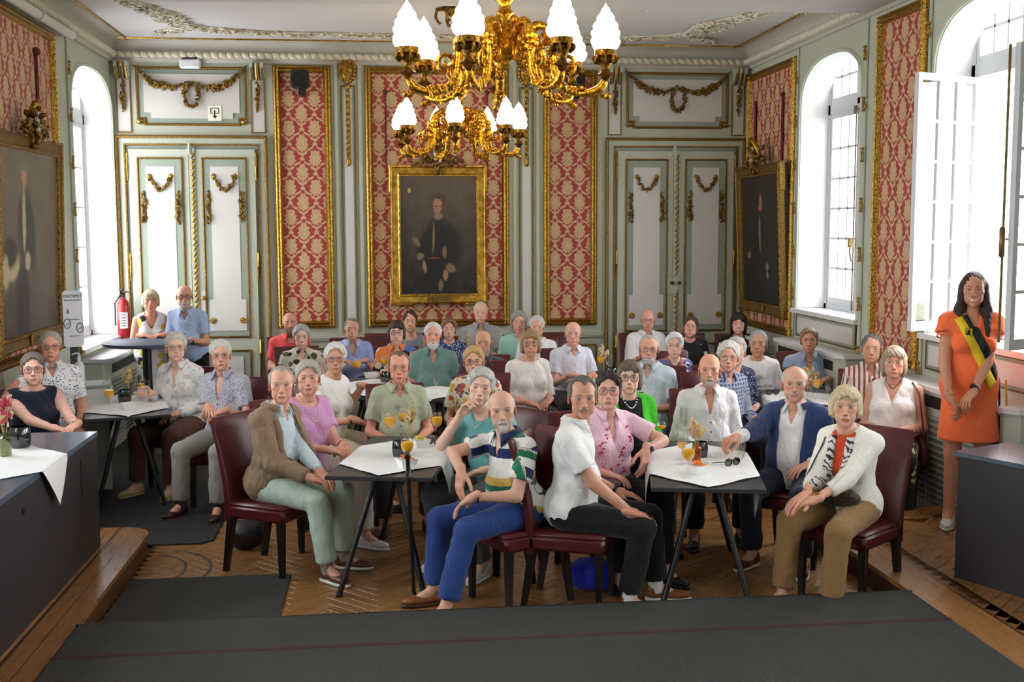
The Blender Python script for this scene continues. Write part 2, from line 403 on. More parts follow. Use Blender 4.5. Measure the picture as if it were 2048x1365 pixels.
# pilasters with lion masks and husk drops
def lion(mb, x, z):
    y = YB-.06
    mb.ball((x, y, z), (.075, .05, .11), None, 10, 8)
    for k in range(16):
        a = 2*pi*k/16; mb.ball((x+.085*cos(a), y+.02, z+.115*sin(a)), (.028, .03, .034), None, 6, 4)
    for sx in (-1, 1):
        mb.ball((x+sx*.034, y-.035, z+.035), (.024, .02, .014)); mb.ball((x+sx*.03, y-.035, z-.04), (.03, .025, .022)); mb.ball((x+sx*.07, y-.01, z+.09), .022)
    mb.ball((x, y-.055, z), (.018, .022, .05)); mb.ball((x, y-.06, z-.03), (.024, .018, .016)); mb.box(x-.03, x+.03, y-.05, y-.03, z-.085, z-.07); mb.ball((x, y-.035, z-.1), (.035, .02, .02))
def husks(mb, x, z0, z1, r=.026):
    n = int((z1-z0)/.062)
    for i in range(n):
        z = z1-(i+.5)*(z1-z0)/n
        mb.ball((x, YB-.045, z), (r, r*.7, .042), None, 6, 5); mb.ball((x-.014, YB-.055, z+.01), (r*.5, r*.5, .034)); mb.ball((x+.014, YB-.055, z+.01), (r*.5, r*.5, .034))
    mb.ball((x, YB-.045, z0-.01), (r*1.15, r, .06), None, 8, 6)
for x in (-.397, 1.657):
    slab(MB(), 'B', x-.082, x+.082, 1.0, 3.83, .002, .012).build('pilaster_recess', sage_dk, wallB, 0)
    slab(MB(), 'B', x-.048, x+.048, 1.05, 3.79, .012, .022).build('pilaster_panel', cream, wallB, 0)
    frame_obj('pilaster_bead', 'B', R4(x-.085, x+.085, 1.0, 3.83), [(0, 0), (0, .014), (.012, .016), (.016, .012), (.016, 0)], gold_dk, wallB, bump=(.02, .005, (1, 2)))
    for s in (-1, 1): slab(MB(), 'B', x+s*.135-.02, x+s*.135+.02, .98, 4.06, 0, .025).build('pilaster_fillet', sage, wallB, 0)
    m = MB(); lion(m, x, 3.99); m.build('lion_mask', gold, wallB, 60)
    m = MB(); husks(m, x, 2.98, 3.84); m.build('husk_drop', gold, wallB, 60)
# chair rail, dado panels
for a0, a1 in ((-1.3, 2.58),):
    m = MB(); slab(m, 'B', a0, a1, .93, .965, 0, .03); slab(m, 'B', a0, a1, .9, .93, 0, .018); m.build('chair_rail', sage, wallB, 0)
    slab(MB(), 'B', a0, a1, .905, .915, .018, .024).build('rail_line', sage_dk, wallB, 0)
for a0, a1 in ((-1.24, -.6), (-.2, 1.45), (1.87, 2.5)):
    slab(MB(), 'B', a0, a1, .16, .82, .002, .01).build('dado_recess', sage_dk, wallB, 0)
    slab(MB(), 'B', a0+.06, a1-.06, .22, .76, .01, .02).build('dado_panel', cream, wallB, 0)
    frame_obj('dado_bead', 'B', R4(a0, a1, .16, .82), [(0, 0), (0, .016), (.016, .02), (.02, 0)], gold_dk, wallB)
for w, a0, a1, pr in (('R', 11.55, 13.15, wallR), ('L', 8.4, 10.95, wallL), ('R', 8.62, 9.66, wallR)):
    slab(MB(), w, a0, a1, .88, .93, 0, .03).build('chair_rail', sage, pr, 0)
    slab(MB(), w, a0+.08, a1-.08, .2, .78, .002, .01).build('dado_recess', sage_dk, pr, 0)
    slab(MB(), w, a0+.14, a1-.14, .26, .72, .01, .018).build('dado_panel', cream, pr, 0)
m = MB(); slab(m, 'B', XL, XR, 0, .14, 0, .03); o = m.build('baseboard_back', sage, None, 0); tag(o, 'sage skirting under the end wall panels', kind='structure')
# ------------------------------------------------------------------ double doors
def swag(x0, z0, x1, z1, sag, n=24):
    return [(x0+(x1-x0)*t, YB-.04, z0+(z1-z0)*t-sag*4*t*(1-t)) for t in np.linspace(0, 1, n)]
def door(n, a0, a1, label):
    """a0..a1 outer gilt surround"""
    D = empty(f'door_{n}', ((a0+a1)/2, YB, 0)); tag(D, label, kind='structure')
    class P: pass
    def add(mb, name, mat, par=D, sm=40):
        o = mb.build(name, mat, None, sm); o.parent = par
        wx, wy = ((a0+a1)/2, YB); o.location = (-wx, -wy, 0) if par is D else (0, 0, 0)
        return o
    zt = 3.255
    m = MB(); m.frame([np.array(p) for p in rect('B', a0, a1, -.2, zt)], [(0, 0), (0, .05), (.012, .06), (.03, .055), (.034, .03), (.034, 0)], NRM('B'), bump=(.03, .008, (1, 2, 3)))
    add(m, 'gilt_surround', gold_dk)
    i0, i1, zi = a0+.09, a1-.09, zt-.095
    m = MB(); slab(m, 'B', a0+.034, i0, 0, zt-.034, 0, .03); slab(m, 'B', i1, a1-.034, 0, zt-.034, 0, .03); slab(m, 'B', i0, i1, zi, zt-.034, 0, .03); add(m, 'architrave', sage, sm=0)
    m = MB(); m.frame([np.array(p) for p in rect('B', i0, i1, -.2, zi)], [(0, .03), (0, .042), (.016, .042), (.018, 0)], NRM('B'), bump=(.022, .006, (1, 2))); add(m, 'gilt_bead', gold_dk)
    m = MB(); slab(m, 'B', i0, i1, 0, zi, .004, .012); add(m, 'door_rebate', sage_dk, sm=0)
    xm = (i0+i1)/2; w = (i1-i0)/2-.062
    for s in (-1, 1):
        b0 = xm+s*.012 if s > 0 else xm-.012-w; b1 = b0+w; zl = zi-.062
        m = MB(); slab(m, 'B', b0, b1, .02, zl, .012, .045); lf = add(m, 'door_leaf', sage, sm=0)
        def sub(mb, nm, mat, sm=40): o = mb.build(nm, mat, lf, sm); return o
        p0, p1, q0, q1 = b0+.11, b1-.11, .98, zl-.11
        m = MB(); slab(m, 'B', p0, p1, q0, q1, .045, .05); sub(m, 'panel_band', sage_dk, 0)
        m = MB(); m.frame([np.array(p) for p in rect('B', p0-.02, p1+.02, q0-.02, q1+.02)], [(0, .044), (0, .06), (.012, .064), (.02, .058), (.022, .044)], NRM('B'), bump=(.02, .005, (1, 2))); sub(m, 'panel_bead', gold_dk)
        c0, c1 = p0+.075, p1-.075
        m = MB(); m.prism([(c0, q0+.42), (c0, q1-.08), (c1, q1-.08), (c1, q0+.42), (c1+.05, q0+.42), (c1+.05, q0+.06), (c0-.05, q0+.06), (c0-.05, q0+.42)][::-1], YB-.056, YB-.045, 'y'); sub(m, 'door_panel', cream, 0)
        m = MB(); slab(m, 'B', p0, p1, .16, .8, .045, .05); sub(m, 'lower_band', sage_dk, 0)
        m = MB(); slab(m, 'B', p0+.07, p1-.07, .22, .74, .05, .056); sub(m, 'lower_panel', cream, 0)
        m = MB(); m.frame([np.array(p) for p in rect('B', p0-.02, p1+.02, .14, .82)], [(0, .044), (0, .06), (.012, .064), (.02, .058), (.022, .044)], NRM('B')); sub(m, 'lower_bead', gold_dk)
        xc = (c0+c1)/2; zs = q1-.2; m = MB()
        clump(m, [(x, y-.02, z) for x, y, z in swag(xc-.115, zs, xc+.115, zs, .145)], .030, 130, nrm=(0, -1, 0)); sub(m, 'swag_garland', gold_dk, 60)
        for e in (-1, 1):
            m = MB(); x = xc+e*.118; m.ball((x, YB-.062, zs+.01), (.02, .015, .02), None, 8, 5)
            for k in range(7): m.ball((x+.021*cos(k*.9), YB-.058, zs+.01+.021*sin(k*.9)), (.011, .01, .011))
            sub(m, 'rosette', gold, 60)
            m = MB(); x = xc+e*(c1-c0)/2+e*.028; clump(m, [(x, YB-.05, z) for z in np.linspace(zs-.17, zs-.5, 14)], np.linspace(.03, .04, 14), 120); sub(m, 'leaf_pendant', gold_dk, 60)
            m = MB(); x = xc+e*((c1-c0)/2+.012); m.ball((x, YB-.062, q0+.24-.06), (.03, .014, .03), None, 10, 6)
            for k in range(8): m.ball((x+.026*cos(k*pi/4), YB-.066, q0+.18+.026*sin(k*pi/4)), (.012, .01, .012))
            sub(m, 'gilt_boss', gold, 60)
        for zz in (.62, 1.62, 2.75):
            xh = b0-.014 if s < 0 else b1+.014
            m = MB(); m.lathe([(.004, 0), (.011, .012), (.011, .15), (.015, .155), (.015, .165), (.011, .17), (.011, .3), (.004, .315)], 8, (xh, YB-.05, zz)); sub(m, 'hinge', gold_sm)
    m = MB(); slab(m, 'B', xm-.03, xm+.03, .02, zi-.05, .045, .062); slab(m, 'B', xm-.055, xm-.04, .02, zi-.05, .045, .055); add(m, 'meeting_stile', sage, sm=0)
    m = MB(); 
    for k in range(46):
        z = .1+k*.065
        if n == 2 and 1.42 < z < 1.6: continue
        m.ball((0, 0, 0), (.017, .014, .04), TR((xm+.008, YB-.066, z), 0, 0, .5), 6, 4)
    add(m, 'gilt_astragal', gold, sm=60)
    m = MB(); slab(m, 'B', xm-.04, xm-.005, zi-.12, zi+.01, .06, .075); m.lathe([(.008, 0), (.008, .1)], 8, (xm-.022, YB-.08, zi-.1)); add(m, 'top_bolt', sage)
    if n == 2:
        m = MB(); slab(m, 'B', xm-.1, xm+.06, 1.42, 1.6, .06, .068); pl = add(m, 'lock_plate', sage, sm=0)
        m = MB(); m.ball((xm+.035, YB-.1, 1.545), (.022, .035, .022), None, 10, 6); m.ball((xm-.05, YB-.1, 1.545), (.03, .03, .02), None, 10, 6); m.build('door_knob', plain('dark bronze', (70, 62, 48), .35, .8), pl, 60)
        m = MB(); slab(m, 'B', xm+.022, xm+.03, 1.44, 1.465, .068, .07); m.build('keyhole', black_pl, pl, 0)
    else:
        m = MB(); slab(m, 'B', xm+.06, xm+.11, 1.2, 1.5, .045, .052); pl = add(m, 'lock_plate', cream, sm=0)
        m = MB(); m.ball((xm+.085, YB-.085, 1.42), (.025, .035, .025), None, 10, 6); m.build('door_knob', gold_sm, pl, 60)
    # panel above the door
    o0, o1, z0, z1 = a0+.255, a1-.225, 3.375, 4.005
    nt = .075
    pts = [(o0+nt, z0), (o1-nt, z0), (o1-nt, z0+nt*.85), (o1, z0+nt*.85), (o1, z1), (o0, z1), (o0, z0+nt*.85), (o0+nt, z0+nt*.85)]
    def inset(p, d): 
        return [(o0+nt+d, z0+d), (o1-nt-d, z0+d), (o1-nt-d, z0+nt*.85+d), (o1-d, z0+nt*.85+d), (o1-d, z1-d), (o0+d, z1-d), (o0+d, z0+nt*.85+d), (o0+nt+d, z0+nt*.85+d)]
    m = MB(); m.prism(pts, YB-.008, YB-.002, 'y'); add(m, 'overdoor_band', sage_dk, sm=0)
    m = MB(); m.prism(inset(pts, .07), YB-.02, YB-.008, 'y'); add(m, 'overdoor_panel', cream, sm=0)
    m = MB(); m.frame([np.array(wp('B', *p)) for p in pts], [(-.012, 0), (-.012, .02), (0, .028), (.014, .022), (.018, .008)], NRM('B')); add(m, 'overdoor_bead', gold_dk)
    xc = (o0+o1)/2; zw = z1-.275; m = MB()
    cl = [(xc-.14*0-.115*cos(a), YB-.05, zw+.165*sin(a)) for a in np.linspace(0, 2*pi, 40)]
    clump(m, [(xc+.078*cos(a), YB-.045, zw-.03+.135*sin(a)) for a in np.linspace(0, 2*pi, 40)], .034, 120); add(m, 'oval_wreath', gold_dk, sm=60)
    for s in (-1, 1):
        m = MB(); xe = xc+s*((o1-o0)/2+.03); t = np.linspace(0, 1, 30)
        pts2 = [(xc+s*.06+(xe-xc-s*.06)*q, YB-.045, (zw+.11)*(1-q)+(z1+.03)*q-.6*q*(1-q)*(1.05-.3*q)) for q in t]
        clump(m, pts2, .016+.03*np.sin(pi*np.clip(t*1.05, 0, 1)), 130); add(m, 'swag_garland', gold_dk, sm=60)
        m = MB(); m.lathe([(0, -.035), (.03, -.03), (.045, -.012), (.05, 0), (0, 0)], 12, (0, 0, 0), TR((xc+s*((o1-o0)/2-.02), YB-.012, z0+.035))); add(m, 'gilt_shell', gold, sm=50)
        # console bracket and its pendant
        xb = a0+.105 if s < 0 else a1-.09
        m = MB(); slab(m, 'B', xb-.075, xb+.075, 3.29, 3.9, .002, .01); add(m, 'side_panel', cream, sm=0)
        m = MB(); m.frame([np.array(p) for p in rect('B', xb-.08, xb+.08, 3.285, 3.9)], [(0, 0), (0, .016), (.012, .018), (.014, 0)], NRM('B')); add(m, 'side_bead', gold_dk)
        m = MB()
        for e in (-1, 0, 1):
            pf = [(YB, 4.06), (YB-.12, 4.06), (YB-.115, 4.0), (YB-.07, 3.92), (YB-.03, 3.88), (YB, 3.86)]
            m.prism([(a, b) for a, b in pf], xb+e*.058-.018, xb+e*.058+.018, 'x')
        add(m, 'console_bracket', sage, sm=0)
        m = MB(); m.tube([(xb, YB-.125, 4.05), (xb, YB-.12, 4.0), (xb, YB-.075, 3.915), (xb, YB-.035, 3.87)], .014, 6)
        for e in (-1, 1): m.tube([(xb+e*.058, YB-.12, 4.0), (xb+e*.058, YB-.072, 3.915), (xb+e*.058, YB-.034, 3.875)], .012, 6)
        add(m, 'console_gilding', gold)
        m = MB(); clump(m, [(xb, YB-.03, z) for z in np.linspace(3.86, 3.52, 16)], .016+.02*np.sin(pi*np.linspace(.1, .95, 16)), 130); add(m, 'leaf_pendant', gold_dk, sm=60)
    return D
d1 = door(1, -2.985, -1.315, 'white and sage double door beside the fire extinguisher, gilt garlands')
d2 = door(2, 2.60, 4.285, 'white and sage double door near the right corner, gilt garlands')
# ------------------------------------------------------------------ windows
def mk_glass(name, tint=(1, 1, 1), gl=.07, rough=0.02):
    t = NT(name); tr = t.n('BsdfTransparent'); tr.inputs[0].default_value = (*tint, 1); g = t.n('BsdfGlossy'); g.inputs['Roughness'].default_value = rough
    lw = t.n('LayerWeight'); lw.inputs[0].default_value = .12
    f = t.math('MULTIPLY_ADD', lw.outputs['Facing'], .5, gl)
    m = t.n('MixShader'); t.L.new(f, m.inputs[0]); t.L.new(tr.outputs[0], m.inputs[1]); t.L.new(g.outputs[0], m.inputs[2])
    t.L.new(m.outputs[0], t.N['Material Output'].inputs[0]); return t.m
pane_gl = mk_glass('window glass', (.97, .98, .98), .04)
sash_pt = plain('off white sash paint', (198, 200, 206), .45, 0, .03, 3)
oldbrass = plain('dull brass', (120, 100, 60), .4, .8, .2, 30)
PANE = {}
def sash(par, W_, H_, nc, nr, loc, rz, name='sash'):
    m = MB(); st = .045; m.box(0, st, -.02, .02, 0, H_); m.box(W_-st, W_, -.02, .02, 0, H_); m.box(st, W_-st, -.02, .02, 0, .07); m.box(st, W_-st, -.02, .02, H_-.05, H_)
    pw = (W_-2*st)/nc; ph = (H_-.12)/nr
    for i in range(1, nc): m.box(st+i*pw-.011, st+i*pw+.011, -.016, .016, .07, H_-.05)
    for j in range(1, nr): m.box(st, W_-st, -.016, .016, .07+j*ph-.011, .07+j*ph+.011)
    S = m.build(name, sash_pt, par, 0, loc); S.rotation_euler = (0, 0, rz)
    k = (round(pw, 3), round(ph, 3))
    for i in range(nc):
        for j in range(nr):
            if k not in PANE:
                PANE[k] = MB().box(-pw/2+.012, pw/2-.012, -.002, .002, -ph/2+.012, ph/2-.012).build('pane', pane_gl, None, 0); o = PANE[k]
            else: o = PANE[k].copy(); COL.objects.link(o)
            o.parent = S; o.location = (st+(i+.5)*pw, 0, .07+(j+.5)*ph)
    return S
def window(n, w, a, b, sill, op=(-90, 90), label=''):
    s = 1 if w == 'R' else -1; X0 = XR if w == 'R' else XL
    Wd = empty(f'window_{n}', (X0, (a+b)/2, sill)); tag(Wd, label, kind='structure')
    off = (-X0, -(a+b)/2, -sill)
    def add(mb, nm, mat, sm=0, par=None): return mb.build(nm, mat, Wd, sm, off)
    # reveal lining
    m = MB(); N = 28; pts = [(a, sill)]+[((a+b)/2+(b-a)/2*t, arch(t, *ARZ)) for t in -np.cos(np.linspace(0, pi, N))]+[(b, sill)]
    v = []; f = []; e = .006
    for (y, z) in pts:
        for dx in (0, .52): v.append((X0+s*dx-s*.002*(dx == 0), y, z))
    cy, cz = (a+b)/2, 2.5
    v = [(x, y+(cy-y)*.006, z+(cz-z)*.004) for x, y, z in v]
    for i in range(len(pts)-1): f.append((2*i, 2*i+1, 2*i+3, 2*i+2))
    m.add(v, f); add(m, 'reveal', white_pt, 50)
    m = MB()
    v = []; f = []
    for (y, z) in pts:
        for d, h in ((0, 0), (0, .02), (.03, .024), (.045, .012), (.05, 0)): 
            dy, dz = (y-cy), (z-cz)
            q = d/ (b-a)*2
            v.append((X0-s*h, y+np.sign(dy)*d if z <= ARZ[0]+.01 else y+dy*q*.8, z if z <= ARZ[0]+.01 else z+(z-3.0)*q*.55))
    for i in range(len(pts)-1):
        for k in range(4): f.append((5*i+k, 5*i+k+1, 5*i+k+6, 5*i+k+5))
    m.add(v, f); add(m, 'reveal_moulding', sage, 50)
    xg = X0+s*.29
    bx = lambda x0, x1, y0, y1, z0, z1: MB().box(min(x0, x1), max(x0, x1), y0, y1, z0, z1)
    m = MB(); zt = 3.40
    for q in (bx(xg, xg+s*.07, a, a+.06, sill, 3.9), bx(xg, xg+s*.07, b-.06, b, sill, 3.9), bx(xg, xg+s*.07, a, b, zt-.04, zt+.06), bx(xg, xg+s*.07, a, b, sill, sill+.05), bx(xg-s*.0, xg+s*.07, cy-.03, cy+.03, zt, 3.9)):
        m.add(q.v[0], q.f)
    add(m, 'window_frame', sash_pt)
    lw = (b-a-.12)/2; H_ = zt-.04-sill-.05
    # casements: hinged at both jambs
    for k, (y, sgn) in enumerate(((b-.06, -1), (a+.06, 1))):
        ang = op[k]; sash(Wd, lw, H_, 3, 6 if n != 1 else 5, (xg-X0+s*.03, y-cy, .05), radians(ang), 'casement')
    for k in (0, 1):
        y = a+.06 if k == 0 else cy+.03
        sash(Wd, lw-.03, .52, 3, 2, (xg-X0+s*.03, y-cy, zt+.05-sill), radians(90), 'fanlight')
    m = MB(); q = bx(X0-s*.06, X0+s*.5, a-.06, b+.06, sill-.045, sill); m.add(q.v[0], q.f); add(m, 'window_sill', marble)
    # espagnolette
    if op == (-90, 90):
        m = MB(); xx = xg-s*.012; m.tube([(xx, cy+.02, sill+.02), (xx, cy+.02, zt-.03)], .008, 6); m.box(min(xx, xx-s*.05), max(xx, xx-s*.05), cy, cy+.03, 2.0, 2.09); m.tube([(xx-s*.03, cy+.02, 2.05), (xx-s*.05, cy-.02, 1.95), (xx-s*.045, cy-.05, 1.86)], .008, 6)
        m.box(min(xx, xx-s*.02), max(xx, xx-s*.02), cy, cy+.04, zt-.1, zt-.02)
        add(m, 'espagnolette', oldbrass, 40)
    else:
        pass
    # gilded ribbon ties on the edge beads
    for y in (a-.085, b+.085):
        if w == 'L' and y > YB-.05: continue
        m = MB(); m.tube([(X0-s*.012, y, .1), (X0-s*.012, y, 4.05)], .016, 8); add(m, 'edge_bead', sage, 60)
        for k in range(8):
            z = .6+k*.45; g = MB()
            for e in (-1, 1):
                g.ball((0, 0, 0), (.01, .014, .05), TR((X0-s*.03, y+e*.008, z), 0, e*.35, 0)); g.ball((X0-s*.035, y+e*.014, z+.055), .012); g.ball((X0-s*.035, y+e*.014, z-.055), .012)
            g.tube([(X0-s*.03, y-.022, z-.03), (X0-s*.032, y+.022, z+.03)], .009, 5); add(g, 'ribbon_tie', gold, 60)
    return Wd
window(1, 'L', *WIN_L[0], 1.02, label='tall arched window left of the door with the exit sticker')
window(2, 'R', *WIN_R[0], 1.35, label='tall arched closed window between damask panels')
w3 = window(3, 'R', *WIN_R[1], 1.35, (-156, 202), label='tall arched window with open casements behind the woman in orange')
for i, ab in enumerate(WIN_R[2:]): window(4+i, 'R', *ab, 1.35, label='arched window in the right wall behind the camera')
for i, ab in enumerate(WIN_L[1:]): window(8+i, 'L', *ab, 1.35, label='arched window in the left wall out of view')
m = MB(); hx, hy = 4.616, 7.11; ang = radians(202); ex, ey = hx+.70*cos(ang), hy+.70*sin(ang)
m.tube([(ex-.01, ey+.03, 1.45), (ex-.01, ey+.03, 3.35)], .009, 6); m.cbox((ex-.015, ey+.03, 2.1), (.035, .035, .2), .01); m.tube([(ex-.02, ey+.03, 2.13), (ex+.06, ey+.06, 2.11), (ex+.1, ey+.07, 2.08)], .008, 6)
o = m.build('espagnolette', oldbrass, w3, 40, tuple(-np.array(w3.location)))
# apron panels, radiator covers
grille = plain('radiator grille', (120, 124, 116), .6, 0, .1, 40)
def cover(w, a, b, z, d, label, dark_top=True):
    s = 1 if w == 'R' else -1; X0 = XR if w == 'R' else XL
    E = empty('radiator_cover', (X0-s*d/2, (a+b)/2, 0)); tag(E, label, 'radiator cover'); off = tuple(-np.array(E.location))
    q = lambda x0, x1, y0, y1, z0, z1: MB().box(min(x0, x1), max(x0, x1), y0, y1, z0, z1)
    m = MB(); c = .1; xf = X0-s*d
    poly = [(X0-s*.002, a), (X0-s*.002, b), (xf+s*c*.6, b), (xf, b-c), (xf, a+c), (xf+s*c*.6, a)]
    m.prism(poly if s < 0 else poly[::-1], .0, z-.035, 'z'); m.build('cover_body', sage, E, 0, off)
    big = [(x-s*.03*(abs(x-X0) > .01), y+(.03 if y > (a+b)/2 else -.03)) for x, y in poly]
    MB().prism(big if s < 0 else big[::-1], z-.035, z, 'z').build('cover_top', marble, E, 0, off)
    m = q(xf-s*.004, xf+s*.01, a+c+.05, b-c-.05, z-.16, z-.07); m.build('air_slot', black_pl, E, 0, off)
    n = 3
    for k in range(n):
        y0 = a+c+.04+(b-a-2*c-.08)*k/n; y1 = a+c+.04+(b-a-2*c-.08)*(k+1)/n-.04
        m = q(xf-s*.004, xf+s*.01, y0, y1, .12, z-.22); g = m.build('grille_panel', grille, E, 0, off)
        m = MB()
        for j in range(14):
            zz = .14+(z-.38)*j/13; u = q(xf-s*.008, xf, y0, y1, zz, zz+.012); m.add(u.v[0], u.f)
        m.build('grille_bars', sage, g, 0)
    return E
cover('L', 11.4, 13.05, .93, .28, 'sage radiator cover with pale top under the left window')
cover('R', 9.75, 11.5, 1.04, .24, 'sage radiator cover with pale top under the closed right window')
cover('R', 6.9, 8.72, 1.0, .24, 'sage radiator cover behind the woman in orange')
for a, b in (WIN_R[0], WIN_R[1]):
    slab(MB(), 'R', a, b, 1.06, 1.30, .002, .01).build('apron_band', sage_dk, wallR, 0)
    slab(MB(), 'R', a+.06, b-.06, 1.10, 1.26, .01, .018).build('apron_panel', cream, wallR, 0)
    frame_obj('apron_bead', 'R', R4(a, b, 1.06, 1.30), [(0, 0), (0, .014), (.014, .018), (.016, 0)], gold_dk, wallR)
# outdoors: lawn and hedge seen through the panes
lawn = MB().box(XR+1.2, XR+40, -20, 60, -1.2, -1.0).build('lawn', plain('grass', (150, 160, 140), .9, 0, .2, 2), None, 0); tag(lawn, 'pale lawn outside the open window', 'lawn', kind='stuff')
# ------------------------------------------------------------------ portraits
def canvas_mat(name, bg0, bg1, skin, coat, trim, ph):
    """dark oil portrait of a standing man: flat print, painted procedurally. generated coords x 0..1, z 0..1"""
    t = NT(name); g = t.coord('UV'); x, y, _ = t.sep(g); n = t.noise(g, 7, 5)
    col = t.mix(t.math('MULTIPLY', t.math('ADD', y, t.math('SUBTRACT', n, .5)), 1.0), (*s2l(bg0), 1), (*s2l(bg1), 1))
    wob = t.math('MULTIPLY', t.math('SUBTRACT', t.noise(g, 14, 3), .5), .03)
    def ell(cx, cy, rx, ry, rot=0):
        dx = t.math('ADD', t.math('SUBTRACT', x, cx), wob); dy = t.math('ADD', t.math('SUBTRACT', y, cy), wob)
        if rot:
            c_, s_ = cos(rot), sin(rot); ex = t.math('ADD', t.math('MULTIPLY', dx, c_), t.math('MULTIPLY', dy, s_)); ey = t.math('SUBTRACT', t.math('MULTIPLY', dy, c_), t.math('MULTIPLY', dx, s_)); dx, dy = ex, ey
        d = t.math('SQRT', t.math('ADD', t.math('POWER', t.math('DIVIDE', dx, rx), 2), t.math('POWER', t.math('DIVIDE', dy, ry), 2)))
        return t.ramp(d, [(.62, (1, 1, 1)), (1.0, (0, 0, 0))])
    def put(m, c): 
        nonlocal col
        col = t.mix(m, col, (*s2l(c), 1))
    for e in ph:
        kind, args = e[0], e[1:]
        c = {'skin': skin, 'coat': coat, 'trim': trim}.get(kind, None) or e[-1]
        put(ell(*(args if kind in ('skin', 'coat', 'trim') else args[:-1])), c)
    t.p(col, .45); t.bump(t.noise(g, 120, 2), .08, .003); return t.m
PB = [('coat', .50, .40, .20, .32), ('coat', .48, .10, .24, .24), ('coat', .66, .42, .13, .22, .25), ('coat', .34, .40, .12, .2, -.5), ('x', .53, .78, .085, .075, (74, 52, 40)), ('skin', .49, .745, .065, .085), ('x', .50, .655, .07, .035, (120, 108, 96)),
      ('trim', .435, .48, .017, .15, -.06), ('trim', .22, .45, .03, .07, .9), ('trim', .27, .33, .05, .035), ('skin', .32, .245, .028, .06, .3), ('trim', .65, .23, .075, .045, -.3), ('skin', .58, .175, .04, .055), ('trim', .52, .09, .035, .055), ('trim', .57, .36, .035, .06), ('x', .44, .315, .09, .012, (110, 52, 40)), ('x', .14, .865, .022, .025, (190, 160, 90)), ('x', .47, .735, .012, .008, (60, 36, 30)), ('x', .52, .735, .012, .008, (60, 36, 30)), ('x', .5, .845-.03, .08, .022, (60, 44, 36))]
cv_B = canvas_mat('dark portrait of a standing man', (26, 21, 18), (88, 76, 64), (158, 110, 86), (25, 24, 25), (116, 100, 76), PB)
PL = [('coat', .40, .58, .13, .22), ('coat', .36, .18, .14, .28), ('coat', .50, .55, .1, .24, .15), ('skin', .41, .845, .055, .07), ('x', .42, .9, .06, .03, (120, 110, 100)), ('trim', .40, .62, .035, .2), ('trim', .22, .37, .12, .07, .4), ('x', .18, .45, .12, .1, (40, 34, 30)), ('trim', .45, .4, .05, .06), ('trim', .1, .35, .06, .1)]
cv_L = canvas_mat('portrait of a man in evening dress', (66, 58, 46), (112, 100, 82), (170, 130, 108), (34, 34, 36), (176, 160, 124), PL)
PR = [('coat', .5, .5, .2, .3), ('coat', .5, .15, .2, .25), ('skin', .50, .78, .06, .075), ('x', .46, .8, .06, .07, (26, 22, 20)), ('skin', .53, .775, .045, .065), ('trim', .49, .55, .03, .17), ('trim', .66, .3, .05, .03), ('skin', .66, .24, .03, .04), ('trim', .2, .38, .05, .03)]
cv_R = canvas_mat('very dark portrait of a man', (16, 13, 11), (38, 32, 26), (150, 100, 74), (12, 12, 13), (120, 104, 80), PR)
PF = [(0, 0), (0, .035), (.012, .05), (.02, .04), (.07, .03), (.078, .036), (.088, .03), (.092, .008), (.092, 0)]
